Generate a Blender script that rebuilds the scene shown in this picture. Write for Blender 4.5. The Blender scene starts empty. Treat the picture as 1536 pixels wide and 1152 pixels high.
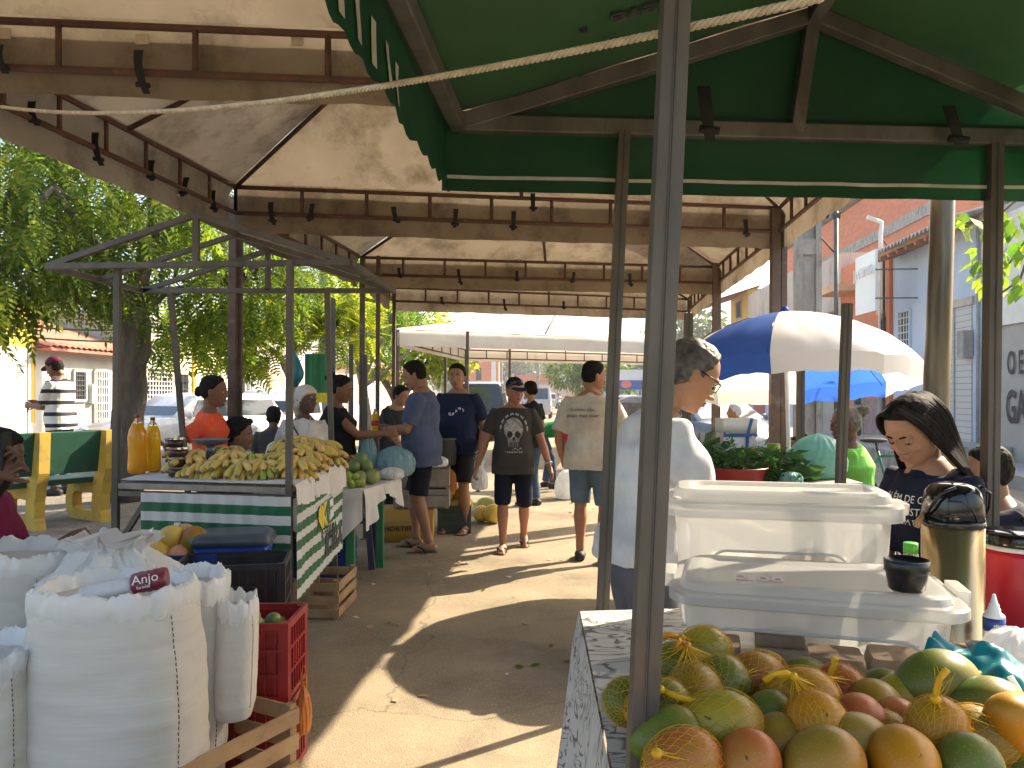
EXPO=1.75
import bpy, bmesh, math, random
import numpy as np
from mathutils import Vector, Matrix
from mathutils.bvhtree import BVHTree
random.seed(7); rng = np.random.default_rng(7)
C = bpy.context.scene.collection
F, HZ, CH = 1154.0, 592.0, 1.5          # focal length (px of a 1536 px frame), horizon row, eye height
PI = math.pi
def V(*a): return Vector(a)
def P(px, py, Y): return V((px-768)/F*Y, Y, CH-(py-HZ)/F*Y)
def G(px, py, z=0.0):
    Y = (CH-z)*F/(py-HZ); return V((px-768)/F*Y, Y, z)
def PZ(px, Y, z): return V((px-768)/F*Y, Y, z)
SD = V(0.0785, 0.9969, 0); SN = V(0.9969, -0.0785, 0); SYAW = -math.atan2(0.0785, 0.9969)
def S(u, w, z=0.0): p = SD*u+SN*w; return V(p.x, p.y, z)
def u_at(px, w):
    k = (px-768)/F; return -w*(SN.x-SN.y*k)/(SD.x-SD.y*k)

class MB:
    def __init__(s): s.v=[]; s.f=[]; s.m=[]; s.s=[]
    def add(s, vs, fs, mi=0, smooth=False):
        o=len(s.v); s.v.extend([tuple(p) for p in vs])
        for f in fs: s.f.append(tuple(i+o for i in f)); s.m.append(mi); s.s.append(smooth)
        return s
    def box(s, c, size, rot=0, mi=0):
        x,y,z=[k/2 for k in size]
        R = rot if isinstance(rot, Matrix) else Matrix.Rotation(rot,3,'Z')
        c=Vector(c)
        vs=[c+R@V(a*x,b*y,d*z) for d in(-1,1) for b in(-1,1) for a in(-1,1)]
        return s.add(vs,[(0,2,3,1),(4,5,7,6),(0,1,5,4),(1,3,7,5),(3,2,6,7),(2,0,4,6)],mi)
    def bar(s, a, b, w, h=None, up=(0,0,1), mi=0):
        a=Vector(a); b=Vector(b); d=b-a; L=d.length
        if L<1e-6: return s
        d/=L; up=Vector(up)
        if abs(d.dot(up))>.97: up=V(0,1,0)
        r=d.cross(up).normalized(); u=r.cross(d)
        R=Matrix((r,d,u)).transposed()
        return s.box((a+b)/2,(w,L,h or w),R,mi)
    def tube(s, pts, rad, n=8, mi=0, cap=True, smooth=True, flat=1.0, ref=None):
        pts=[Vector(p) for p in pts]; k=len(pts)
        if not hasattr(rad,'__len__'): rad=[rad]*k
        vs=[]; pr=None
        for i,p in enumerate(pts):
            d=(pts[min(i+1,k-1)]-pts[max(i-1,0)])
            d=d.normalized() if d.length>1e-9 else V(0,0,1)
            if pr is None:
                q=Vector(ref) if ref else (V(0,0,1) if abs(d.z)<.9 else V(1,0,0))
                pr=(q-d*q.dot(d)).normalized()
            else:
                pr=(pr-d*pr.dot(d)); pr=pr.normalized() if pr.length>1e-6 else V(1,0,0)
            b=d.cross(pr)
            for j in range(n):
                a=2*PI*j/n; vs.append(p+(pr*math.cos(a)+b*math.sin(a)*flat)*rad[i])
        fs=[]
        for i in range(k-1):
            for j in range(n):
                j2=(j+1)%n; fs.append((i*n+j,i*n+j2,(i+1)*n+j2,(i+1)*n+j))
        s.add(vs,fs,mi,smooth)
        if cap:
            o=len(s.v)-k*n
            s.f.append(tuple(o+j for j in reversed(range(n)))); s.m.append(mi); s.s.append(False)
            s.f.append(tuple(o+(k-1)*n+j for j in range(n))); s.m.append(mi); s.s.append(False)
        return s
    def lathe(s, prof, n=24, org=(0,0,0), mi=0, smooth=True, R=None, mis=None):
        org=Vector(org); vs=[]
        for r,z in prof:
            for j in range(n):
                a=2*PI*j/n; q=V(r*math.cos(a),r*math.sin(a),z); vs.append(org+(R@q if R else q))
        k=len(prof)
        for i in range(k-1):
            fs=[(i*n+j,i*n+(j+1)%n,(i+1)*n+(j+1)%n,(i+1)*n+j) for j in range(n)]
            if i==0: base=len(s.v); s.add(vs,fs,mis[i] if mis else mi,smooth)
            else:
                for f in fs: s.f.append(tuple(q+base for q in f)); s.m.append(mis[i] if mis else mi); s.s.append(smooth)
        if prof[0][0]>1e-4: s.f.append(tuple(base+j for j in reversed(range(n)))); s.m.append(mis[0] if mis else mi); s.s.append(False)
        if prof[-1][0]>1e-4: s.f.append(tuple(base+(k-1)*n+j for j in range(n))); s.m.append(mis[-1] if mis else mi); s.s.append(False)
        return s
    def ell(s, c, r, nu=16, nv=10, R=None, mi=0, fn=None):
        c=Vector(c); 
        if not hasattr(r,'__len__'): r=(r,r,r)
        vs=[]
        for i in range(nv+1):
            t=PI*i/nv
            for j in range(nu):
                a=2*PI*j/nu
                q=V(r[0]*math.sin(t)*math.cos(a),r[1]*math.sin(t)*math.sin(a),r[2]*math.cos(t))
                if i in(0,nv): q=V(0,0,r[2]*(1 if i==0 else -1))
                if fn: q=fn(q)
                vs.append(c+(R@q if R else q))
        o=[]; 
        for i in range(nv):
            for j in range(nu):
                j2=(j+1)%nu
                if i==0: o.append((j,(i+1)*nu+j,(i+1)*nu+j2))
                elif i==nv-1: o.append((i*nu+j,(i+1)*nu+j,i*nu+j2))
                else: o.append((i*nu+j,(i+1)*nu+j,(i+1)*nu+j2,i*nu+j2))
        return s.add(vs,o,mi,True)
    def grid(s, fn, nu, nv, mi=0, smooth=True, mif=None):
        vs=[fn(i/nu,j/nv) for j in range(nv+1) for i in range(nu+1)]
        o=len(s.v); s.v.extend([tuple(p) for p in vs]); w=nu+1
        for j in range(nv):
            for i in range(nu):
                s.f.append((o+j*w+i,o+j*w+i+1,o+(j+1)*w+i+1,o+(j+1)*w+i)); s.s.append(smooth)
                s.m.append(mif((i+.5)/nu,(j+.5)/nv) if mif else mi)
        return s
    def loft(s, rings, mi=0, smooth=True, cap=True):
        n=len(rings[0]); o=len(s.v); k=len(rings)
        for r in rings: s.v.extend([tuple(p) for p in r])
        for i in range(k-1):
            for j in range(n):
                j2=(j+1)%n; s.f.append((o+i*n+j,o+i*n+j2,o+(i+1)*n+j2,o+(i+1)*n+j)); s.m.append(mi); s.s.append(smooth)
        if cap:
            s.f.append(tuple(o+j for j in reversed(range(n)))); s.m.append(mi); s.s.append(False)
            s.f.append(tuple(o+(k-1)*n+j for j in range(n))); s.m.append(mi); s.s.append(False)
        return s
    def prism(s, poly, a, b, R=None, org=(0,0,0), mi=0):
        # poly: 2-D points (x,z); extruded along local y from a to b
        org=Vector(org); n=len(poly)
        T=lambda q: org+(R@q if R else q)
        vs=[T(V(x,a,z)) for x,z in poly]+[T(V(x,b,z)) for x,z in poly]
        fs=[tuple(range(n)),tuple(reversed(range(n,2*n)))]+[(i,i+n,(i+1)%n+n,(i+1)%n) for i in range(n)]
        return s.add(vs,fs,mi)
    def mesh(s, name, mats=(), bevel=0, clean=True):
        me=bpy.data.meshes.new(name); me.from_pydata(s.v,[],s.f)
        for m in mats: me.materials.append(m)
        me.polygons.foreach_set('material_index',s.m); me.polygons.foreach_set('use_smooth',s.s)
        if bevel or clean:
            bm=bmesh.new(); bm.from_mesh(me)
            if clean: bmesh.ops.recalc_face_normals(bm,faces=bm.faces)
            if bevel:
                es=[e for e in bm.edges if len(e.link_faces)==2 and e.calc_face_angle(0)>.7]
                bmesh.ops.bevel(bm,geom=es,offset=bevel,segments=2,affect='EDGES',profile=.6,clamp_overlap=True)
            bm.to_mesh(me); bm.free()
        me.update(); return me
    def build(s, name, mats, parent=None, bevel=0, world=False, clean=True):
        if not isinstance(mats,(list,tuple)): mats=[mats]
        return link(name, s.mesh(name,mats,bevel,clean), parent, world)

LOCM={}
def link(name, me, parent=None, world=False):
    o=bpy.data.objects.new(name,me); C.objects.link(o)
    if parent:
        o.parent=parent
        if world: o.matrix_parent_inverse=LOCM[root_of(parent).name].inverted()
    return o
def root_of(o):
    while o.parent: o=o.parent
    return o
LABELS={}
def tag(o, label, cat, group=None, kind=None):
    o['label']=label; o['category']=cat
    if group: o['group']=group
    if kind: o['kind']=kind
    return o
def thing(name, label, cat, loc=(0,0,0), rz=0, group=None):
    o=bpy.data.objects.new(name,None); C.objects.link(o); o.empty_display_size=.1
    o.location=loc; o.rotation_euler=(0,0,rz)
    LOCM[o.name]=Matrix.Translation(Vector(loc))@Matrix.Rotation(rz,4,'Z')
    return tag(o,label,cat,group)
def struct(name, mb, m, label=None):
    o=mb.build(name,m); o['kind']='structure'
    if label: o['label']=label
    return o
def dup(root, loc=None, rz=None, label=None, group=None, scale=None, rot=None):
    r=root.copy(); C.objects.link(r)
    if loc is not None: r.location=loc
    if rz is not None: r.rotation_euler=(0,0,rz)
    if rot is not None: r.rotation_euler=rot
    if scale is not None: r.scale=(scale,)*3 if not hasattr(scale,'__len__') else scale
    if label: r['label']=label
    if group: r['group']=group
    for ch in list(root.children):
        c=ch.copy(); C.objects.link(c); c.parent=r
        for g in list(ch.children):
            d=g.copy(); C.objects.link(d); d.parent=c
    return r
def centre(o):
    # move a world-coordinate single mesh so that its origin sits at the base of its bounds
    me=o.data; n=len(me.vertices); a=np.empty(n*3); me.vertices.foreach_get('co',a); a=a.reshape(-1,3)
    c=Vector(((a[:,0].min()+a[:,0].max())/2,(a[:,1].min()+a[:,1].max())/2,a[:,2].min()))
    me.transform(Matrix.Translation(-c)); o.location=c; return o
def smooth_noise(p, sc, seed=0):
    from mathutils import noise
    return noise.noise(Vector(p)*sc+V(seed*13.1,seed*7.7,seed*3.3))
def text_mesh(txt, size, extrude=0.0, align='CENTER', shear=0, space=1.0, bold=0):
    cu=bpy.data.curves.new('lettering','FONT'); cu.body=txt; cu.size=size; cu.extrude=extrude; cu.align_x=align; cu.align_y='CENTER'
    cu.shear=shear; cu.space_character=space; cu.offset=bold; cu.resolution_u=3
    o=bpy.data.objects.new('lettering',cu); C.objects.link(o)
    dg=bpy.context.evaluated_depsgraph_get(); dg.update()
    me=bpy.data.meshes.new_from_object(o.evaluated_get(dg)); bpy.data.objects.remove(o); bpy.data.curves.remove(cu)
    return me
def text(name, txt, size, M, m, parent=None, world=True, extrude=.002, **k):
    me=text_mesh(txt,size,extrude,**k); me.materials.clear(); me.materials.append(m); me.transform(M)
    return link(name,me,parent,world)
def frame(o, x, z):
    # matrix whose local x runs along x, local y up along z, local z out of the face
    x=Vector(x).normalized(); z=Vector(z).normalized(); n=x.cross(z)
    M=Matrix((x,z,n)).transposed().to_4x4(); M.translation=Vector(o); return M
def remesh(mb, vox, it=2, name='body', fac=.5):
    me=mb.mesh(name,[],0,True)
    o=bpy.data.objects.new('tmp',me); C.objects.link(o)
    r=o.modifiers.new('r','REMESH'); r.mode='VOXEL'; r.voxel_size=vox; r.use_smooth_shade=True
    if it:
        sm=o.modifiers.new('s','SMOOTH'); sm.factor=fac; sm.iterations=it
    dg=bpy.context.evaluated_depsgraph_get(); dg.update()
    out=bpy.data.meshes.new_from_object(o.evaluated_get(dg)); bpy.data.objects.remove(o); bpy.data.meshes.remove(me)
    out.name=name
    out.polygons.foreach_set('use_smooth',[True]*len(out.polygons))
    return out
def displace(me, fn):
    n=len(me.vertices); a=np.empty(n*3); me.vertices.foreach_get('co',a); a=a.reshape(-1,3)
    nn=np.empty(n*3); me.vertices.foreach_get('normal',nn); nn=nn.reshape(-1,3)
    d=np.array([fn(a[i]) for i in range(n)]); a=a+nn*d[:,None]
    me.vertices.foreach_set('co',a.ravel()); me.update()
# ---------------------------------------------------------------- materials
M={}
def nn(nt,t,**k):
    n=nt.nodes.new(t)
    for a,b in k.items(): setattr(n,a,b)
    return n
def mat(name, col, rough=.6, metal=0.0, col2=None, scale=5.0, detail=6, lo=.35, hi=.65, bump=0.0, bscale=60.0, stretch=(1,1,1), trans=0.0, isl=0.0, spec=.5,
        stain=None, sscale=1.5, slo=.5, shi=.7, coat=0.0, alpha=None, transm=0.0, ior=1.45, wave=None, rnd=0.0, voro=None):
    m=bpy.data.materials.new(name); m.use_nodes=True; nt=m.node_tree; L=nt.links.new
    p=nt.nodes['Principled BSDF']; out=nt.nodes['Material Output']
    tc=nn(nt,'ShaderNodeTexCoord'); mp=nn(nt,'ShaderNodeMapping'); mp.inputs['Scale'].default_value=stretch
    oi=nn(nt,'ShaderNodeObjectInfo'); ad=nn(nt,'ShaderNodeVectorMath',operation='MULTIPLY_ADD')
    cb=nn(nt,'ShaderNodeCombineXYZ')
    for i in range(3): L(oi.outputs['Random'],cb.inputs[i])
    L(cb.outputs[0],ad.inputs[0]); ad.inputs[1].default_value=(17,29,11); L(tc.outputs['Object'],ad.inputs[2]); L(ad.outputs[0],mp.inputs['Vector'])
    vec=mp.outputs[0]
    c2=col2 or tuple(c*.72 for c in col)
    def noise(sc,de=6,ro=.6):
        n=nn(nt,'ShaderNodeTexNoise'); n.inputs['Scale'].default_value=sc; n.inputs['Detail'].default_value=de; n.inputs['Roughness'].default_value=ro; L(vec,n.inputs['Vector']); return n.outputs[0]
    def ramp(s,a,b):
        r=nn(nt,'ShaderNodeMapRange'); r.inputs[1].default_value=a; r.inputs[2].default_value=b; L(s,r.inputs[0]); return r.outputs[0]
    def mix(f,a,b):
        x=nn(nt,'ShaderNodeMix',data_type='RGBA')
        if hasattr(f,'is_linked') or not isinstance(f,(int,float)): L(f,x.inputs[0])
        else: x.inputs[0].default_value=f
        for s,i in((a,6),(b,7)):
            if isinstance(s,tuple): x.inputs[i].default_value=(*s,1)
            else: L(s,x.inputs[i])
        return x.outputs[2]
    c=mix(ramp(noise(scale,detail),lo,hi),col,c2)
    if wave:   # (scale, colour, direction) thin stripes
        w=nn(nt,'ShaderNodeTexWave',bands_direction=wave[2]); w.inputs['Scale'].default_value=wave[0]; w.inputs['Distortion'].default_value=wave[3] if len(wave)>3 else 0; L(vec,w.inputs['Vector'])
        c=mix(ramp(w.outputs[1],.55,.75),c,wave[1])
    if voro:   # (scale, colour) fine speckle
        w=nn(nt,'ShaderNodeTexVoronoi'); w.inputs['Scale'].default_value=voro[0]; L(vec,w.inputs['Vector'])
        c=mix(ramp(w.outputs[0],voro[2],voro[3]),voro[1],c)
    if stain: c=mix(ramp(noise(sscale,8,.7),slo,shi),c,stain)
    if isl or rnd:
        h=nn(nt,'ShaderNodeHueSaturation'); L(c,h.inputs['Color'])
        src=nn(nt,'ShaderNodeNewGeometry').outputs['Random Per Island'] if isl else oi.outputs['Random']
        k=isl or rnd
        r=nn(nt,'ShaderNodeMapRange'); L(src,r.inputs[0]); r.inputs[3].default_value=1-k; r.inputs[4].default_value=1+k; L(r.outputs[0],h.inputs['Value'])
        r2=nn(nt,'ShaderNodeMapRange'); L(src,r2.inputs[0]); r2.inputs[3].default_value=.5+.03*k/.3; r2.inputs[4].default_value=.5-.03*k/.3; L(r2.outputs[0],h.inputs['Hue'])
        c=h.outputs[0]
    L(c,p.inputs['Base Color'])
    p.inputs['Roughness'].default_value=rough; p.inputs['Metallic'].default_value=metal; p.inputs['Specular IOR Level'].default_value=spec
    p.inputs['Coat Weight'].default_value=coat
    if transm: p.inputs['Transmission Weight'].default_value=transm; p.inputs['IOR'].default_value=ior
    if bump:
        b=nn(nt,'ShaderNodeBump'); b.inputs['Strength'].default_value=min(1,bump*40); b.inputs['Distance'].default_value=max(bump,.001); L(noise(bscale,5),b.inputs['Height']); L(b.outputs[0],p.inputs['Normal'])
    sh=p.outputs[0]
    if trans:
        t=nn(nt,'ShaderNodeBsdfTranslucent'); L(c,t.inputs[0]); ms=nn(nt,'ShaderNodeMixShader'); ms.inputs[0].default_value=trans; L(sh,ms.inputs[1]); L(t.outputs[0],ms.inputs[2]); sh=ms.outputs[0]
    if alpha is not None:
        t=nn(nt,'ShaderNodeBsdfTransparent'); ms=nn(nt,'ShaderNodeMixShader'); ms.inputs[0].default_value=1-alpha; L(sh,ms.inputs[1]); L(t.outputs[0],ms.inputs[2]); sh=ms.outputs[0]
    L(sh,out.inputs[0]); M[name]=m; return m
mat('asphalt',(.30,.243,.165),.93,col2=(.205,.167,.115),scale=1.3,bump=.012,bscale=110,voro=(85,(.46,.38,.26),.10,.30),stain=(.12,.098,.072),sscale=.55,slo=.52,shi=.72,spec=.2)
_a=M['asphalt'].node_tree; _p=_a.nodes['Principled BSDF']; _src=_p.inputs['Base Color'].links[0].from_socket
_tc=nn(_a,'ShaderNodeTexCoord'); _n=nn(_a,'ShaderNodeTexNoise'); _n.inputs['Scale'].default_value=1.6; _n.inputs['Detail'].default_value=6; _a.links.new(_tc.outputs['Object'],_n.inputs['Vector'])
_m=nn(_a,'ShaderNodeVectorMath',operation='MULTIPLY_ADD'); _m.inputs[1].default_value=(.9,.9,0); _a.links.new(_n.outputs[1],_m.inputs[0]); _a.links.new(_tc.outputs['Object'],_m.inputs[2])
_v=nn(_a,'ShaderNodeTexVoronoi',feature='DISTANCE_TO_EDGE'); _v.inputs['Scale'].default_value=.42; _a.links.new(_m.outputs[0],_v.inputs['Vector'])
_r=nn(_a,'ShaderNodeMapRange'); _r.inputs[1].default_value=.0005; _r.inputs[2].default_value=.0035; _r.inputs[3].default_value=.45; _a.links.new(_v.outputs[0],_r.inputs[0])
_x=nn(_a,'ShaderNodeMix',data_type='RGBA'); _a.links.new(_r.outputs[0],_x.inputs[0]); _x.inputs[6].default_value=(.10,.08,.058,1); _a.links.new(_src,_x.inputs[7]); _a.links.new(_x.outputs[2],_p.inputs['Base Color'])
mat('dirt',(.20,.16,.12),.95,col2=(.11,.09,.07),scale=3,bump=.01,bscale=60,stain=(.3,.26,.2),sscale=8,slo=.55,shi=.66)
mat('pavement',(.34,.31,.28),.9,col2=(.24,.22,.2),scale=2,bump=.004,bscale=60)
mat('kerb_green',(.02,.13,.07),.75,col2=(.04,.1,.06),scale=6,stain=(.2,.18,.15),sscale=7,slo=.58,shi=.66)
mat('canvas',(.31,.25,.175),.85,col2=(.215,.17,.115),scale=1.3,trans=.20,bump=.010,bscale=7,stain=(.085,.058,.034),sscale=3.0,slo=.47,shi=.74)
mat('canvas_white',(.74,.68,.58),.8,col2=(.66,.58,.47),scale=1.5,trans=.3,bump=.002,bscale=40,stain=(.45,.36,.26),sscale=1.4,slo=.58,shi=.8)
mat('canvas_patch',(.63,.53,.38),.8,col2=(.5,.42,.3),scale=9,trans=.2)
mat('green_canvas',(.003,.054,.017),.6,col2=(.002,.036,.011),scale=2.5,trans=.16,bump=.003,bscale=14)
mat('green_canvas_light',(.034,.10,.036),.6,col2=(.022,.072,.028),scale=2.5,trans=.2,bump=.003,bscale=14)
mat('trim_white',(.48,.47,.41),.7,scale=12)
mat('rust',(.13,.055,.033),.8,col2=(.075,.04,.03),scale=14,bump=.001,bscale=90,stain=(.22,.10,.055),sscale=9,slo=.6,shi=.7)
mat('post_brown',(.13,.085,.06),.65,metal=.2,col2=(.08,.055,.045),scale=7,stain=(.2,.17,.14),sscale=5,slo=.55,shi=.68)
mat('galv',(.125,.108,.088),.55,metal=.3,col2=(.075,.066,.055),scale=9,stretch=(1,1,.35),stain=(.13,.085,.055),sscale=11,slo=.6,shi=.72,bump=.0008,bscale=120)
mat('galv_dark',(.16,.145,.125),.55,metal=.4,col2=(.09,.08,.07),scale=9,stretch=(1,1,.3),stain=(.10,.06,.04),sscale=12,slo=.58,shi=.7)
mat('groove',(.03,.027,.025),.8)
mat('lamp_post',(.20,.165,.12),.35,metal=.75,col2=(.10,.085,.06),scale=5,stretch=(3,3,.3))
mat('strap_black',(.012,.012,.013),.8)
mat('rope',(.62,.53,.38),.85,col2=(.44,.36,.25),scale=40)
mat('concrete',(.36,.34,.31),.9,col2=(.22,.21,.19),scale=5,bump=.004,bscale=40,stain=(.13,.12,.11),sscale=2.5,slo=.55,shi=.75,stretch=(1,1,.5))
mat('bark',(.15,.12,.095),.95,col2=(.07,.055,.045),scale=8,bump=.02,bscale=16,stretch=(1,1,.35),stain=(.26,.23,.2),sscale=5,slo=.58,shi=.7)
mat('bark_pale',(.34,.28,.22),.9,col2=(.2,.16,.12),scale=8,bump=.01,bscale=20)
mat('leaf_dark',(.20,.27,.018),.7,spec=.2,col2=(.10,.17,.018),scale=1.2,trans=.64,isl=.35)
mat('leaf_mid',(.16,.25,.03),.7,spec=.2,col2=(.10,.19,.025),scale=1.2,trans=.64,isl=.35)
mat('leaf_lime',(.34,.38,.02),.7,spec=.2,col2=(.22,.31,.025),scale=1.2,trans=.6,isl=.35)
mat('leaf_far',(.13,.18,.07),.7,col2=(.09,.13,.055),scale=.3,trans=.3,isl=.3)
mat('leaf_big',(.26,.38,.02),.5,col2=(.14,.27,.02),scale=8,trans=.6,isl=.3)
mat('wood',(.42,.27,.14),.75,col2=(.28,.17,.085),scale=6,stretch=(1,1,1),bump=.002,bscale=40,stain=(.2,.12,.07),sscale=6,slo=.55,shi=.75)
mat('wood_grey',(.36,.31,.25),.85,col2=(.24,.2,.16),scale=8,bump=.002,bscale=40)
mat('wall_white',(.39,.375,.34),.9,col2=(.32,.305,.275),scale=1.2,stain=(.26,.23,.19),sscale=1.1,slo=.58,shi=.8,bump=.003,bscale=20)
mat('wall_yellow',(.52,.31,.02),.85,col2=(.62,.4,.06),scale=1.5,stain=(.42,.3,.1),sscale=1.5,slo=.6,shi=.8)
mat('wall_blue',(.48,.56,.68),.9,col2=(.41,.49,.62),scale=1.0,stretch=(1,1,.35),stain=(.32,.37,.45),sscale=1.3,slo=.55,shi=.75)
mat('wall_orange',(.62,.195,.085),.9,col2=(.53,.165,.072),scale=1.5,stain=(.33,.2,.15),sscale=1.4,slo=.55,shi=.8,stretch=(1,1,.5))
mat('wall_peach',(.66,.40,.24),.9,col2=(.56,.32,.18),scale=1.5,stain=(.4,.28,.2),sscale=1.4,slo=.55,shi=.8)
mat('wall_tan',(.54,.46,.39),.9,col2=(.43,.37,.31),scale=1.2,stain=(.22,.19,.17),sscale=.9,slo=.5,shi=.75,stretch=(1,1,.5))
mat('wall_mauve',(.30,.22,.22),.9,col2=(.24,.17,.17),scale=2,stain=(.18,.14,.14),sscale=2)
mat('wall_pink',(.62,.46,.40),.9,col2=(.52,.38,.33),scale=2)
mat('wall_lime',(.60,.62,.36),.9,col2=(.52,.55,.33),scale=2)
mat('tile_red',(.42,.17,.085),.85,col2=(.28,.11,.06),scale=4,stain=(.2,.13,.09),sscale=3,slo=.5,shi=.7,isl=.25)
mat('roof_grey',(.36,.34,.31),.85,col2=(.24,.22,.2),scale=4)
mat('door_white',(.72,.71,.68),.55,col2=(.64,.63,.6),scale=3)
mat('metal_white',(.62,.62,.61),.45,metal=.2,col2=(.52,.52,.5),scale=3)
mat('grille',(.05,.05,.052),.6,metal=.3)
mat('grille_white',(.7,.7,.68),.5)
mat('dark_in',(.02,.02,.022),.9)  # near-black fill: shade inside windows, doors and holes put into colour
mat('door_green',(.015,.20,.09),.55,col2=(.012,.15,.07),scale=3)
mat('door_red',(.42,.08,.09),.6)
mat('ink',(.035,.035,.04),.8)
mat('ink_grey',(.34,.36,.37),.8)
mat('ink_red',(.5,.05,.04),.7)
mat('sign_white',(.78,.80,.78),.5,col2=(.7,.73,.71),scale=1)
mat('sign_coral',(.75,.22,.13),.6,col2=(.65,.18,.11),scale=3)
mat('sign_blue',(.04,.11,.42),.5)
mat('letter_white',(.85,.84,.8),.6)
mat('cable',(.03,.03,.033),.7)
mat('bench_green',(.012,.075,.042),.55,col2=(.01,.055,.032),scale=5,stain=(.05,.09,.06),sscale=9,slo=.6,shi=.7)
mat('bench_yellow',(.55,.36,.045),.75,col2=(.42,.27,.04),scale=5,stain=(.25,.18,.08),sscale=6,slo=.55,shi=.7,bump=.003,bscale=40)
# left stalls
mat('cloth_white',(.76,.74,.71),.85,col2=(.68,.66,.63),scale=4,trans=.2,bump=.001,bscale=90)
mat('banner_white',(.75,.74,.71),.5,col2=(.67,.66,.63),scale=3,trans=.25,bump=.002,bscale=11)
mat('banner_green',(.012,.135,.055),.5,col2=(.01,.105,.045),scale=3,trans=.12,bump=.002,bscale=11)
mat('banner_yellow',(.80,.62,.03),.5)
mat('banner_dark',(.03,.05,.045),.5)
mat('sack',(.70,.67,.61),.6,col2=(.60,.57,.52),scale=5,trans=.14,bump=.006,bscale=16,stretch=(.35,.35,4.5),wave=(70,(.56,.53,.48),'Z',1.5))
mat('thin_plastic',(.84,.84,.83),.28,col2=(.78,.78,.78),scale=4,trans=.35,bump=.008,bscale=26)
mat('thin_plastic_green',(.35,.66,.56),.3,col2=(.26,.55,.47),scale=5,trans=.45,bump=.004,bscale=18)
mat('thin_plastic_blue',(.30,.48,.52),.3,col2=(.22,.38,.42),scale=5,trans=.4,bump=.004,bscale=22)
mat('stitch',(.12,.11,.11),.9)
mat('crate_red',(.30,.013,.016),.45,col2=(.22,.010,.012),scale=6)
mat('crate_black',(.016,.016,.018),.42,col2=(.03,.03,.032),scale=6)
mat('crate_blue',(.02,.05,.26),.45,col2=(.015,.04,.2),scale=6)
mat('crate_dgreen',(.03,.06,.045),.5,col2=(.05,.07,.055),scale=6)
mat('box_blue',(.02,.07,.45),.35)
mat('lid_grey',(.07,.08,.10),.35,col2=(.05,.06,.075),scale=4)
mat('juice',(.82,.40,.015),.15,col2=(.72,.33,.01),scale=6,spec=.6,trans=.35)
mat('juice_clear',(.9,.9,.9),.06,transm=.95,ior=1.2)
mat('juice_yellow',(.85,.52,.01),.15,col2=(.8,.46,.01),scale=6,trans=.3)
mat('clear_plastic',(.92,.92,.92),.08,transm=.9,ior=1.15)
mat('cap_red',(.35,.02,.03),.4)
mat('jam_dark',(.035,.012,.01),.25,col2=(.055,.02,.015),scale=12)
mat('banana',(.66,.47,.12),.5,col2=(.54,.38,.09),scale=9,stain=(.20,.12,.03),sscale=22,slo=.58,shi=.72,rnd=.2)
mat('banana_green',(.34,.38,.05),.5,col2=(.45,.42,.07),scale=7,rnd=.15)
mat('banana_stem',(.22,.15,.06),.8)
mat('scale_grey',(.20,.23,.26),.4,metal=.4)
mat('guava_green',(.19,.23,.07),.45,col2=(.12,.17,.05),scale=9,rnd=.2)
mat('lime_green',(.30,.38,.05),.4,rnd=.2)
mat('melon_yellow',(.68,.46,.07),.45,col2=(.55,.38,.06),scale=4,rnd=.15)
mat('papaya',(.55,.38,.07),.5,col2=(.3,.3,.06),scale=7,rnd=.2)
mat('apple_pink',(.68,.24,.13),.4,col2=(.55,.33,.12),scale=10,rnd=.15)
mat('leg_green',(.03,.19,.075),.5,col2=(.025,.15,.06),scale=7)
mat('stool_purple',(.07,.05,.11),.5)
mat('cardboard_yellow',(.50,.27,.04),.8,col2=(.42,.22,.04),scale=4)
mat('cardboard',(.45,.30,.17),.85,col2=(.36,.24,.14),scale=5)
mat('bin_grey',(.07,.075,.08),.5)
mat('tape_orange',(.85,.36,.02),.4,trans=.25)
mat('bag_orange',(.62,.22,.04),.5,col2=(.5,.17,.03),scale=9,trans=.25)
mat('label_maroon',(.22,.02,.05),.4)
# right table
mat('tarp_teal',(.010,.17,.20),.3,col2=(.008,.13,.16),scale=5,trans=.1,bump=.003,bscale=14)
mat('cup_black',(.008,.008,.009),.3)
mat('thermos_black',(.006,.006,.007),.09,spec=.6)
mat('brass',(.56,.41,.21),.27,metal=.9,col2=(.48,.34,.17),scale=3,stretch=(30,30,.1))
mat('cooler_red',(.45,.008,.022),.38,col2=(.38,.007,.02),scale=4)
mat('white_plastic',(.8,.8,.78),.35)
mat('label_blue',(.02,.06,.28),.35)
mat('cap_green',(.06,.42,.05),.35)
mat('box_plastic',(.88,.87,.85),.34,col2=(.84,.83,.8),scale=2,trans=.5)
mat('cake',(.16,.10,.06),.8,col2=(.24,.17,.11),scale=22,bump=.004,bscale=60)
mat('net_yellow',(.85,.50,.012),.45,trans=.3)
mat('greens',(.045,.13,.022),.65,spec=.2,col2=(.028,.09,.016),scale=10,trans=.25,isl=.35)
mat('greens_wide',(.05,.13,.03),.5,col2=(.03,.09,.02),scale=10,trans=.3,isl=.3)
mat('bowl_red',(.34,.02,.03),.35)
mat('styrofoam',(.82,.79,.72),.8,col2=(.75,.72,.65),scale=6,bump=.001,bscale=120)
mat('tape_blue',(.03,.13,.42),.4)
mat('tape_red',(.6,.03,.05),.4)
mat('sauce',(.10,.09,.03),.2,col2=(.16,.11,.03),scale=9)
mat('sauce_orange',(.8,.36,.02),.3)
mat('jug_green',(.26,.36,.02),.4)
mat('terracotta',(.5,.26,.12),.6)
mat('umb_white',(.76,.75,.73),.7,col2=(.76,.74,.71),scale=3,trans=.44,bump=.003,bscale=9)
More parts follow.
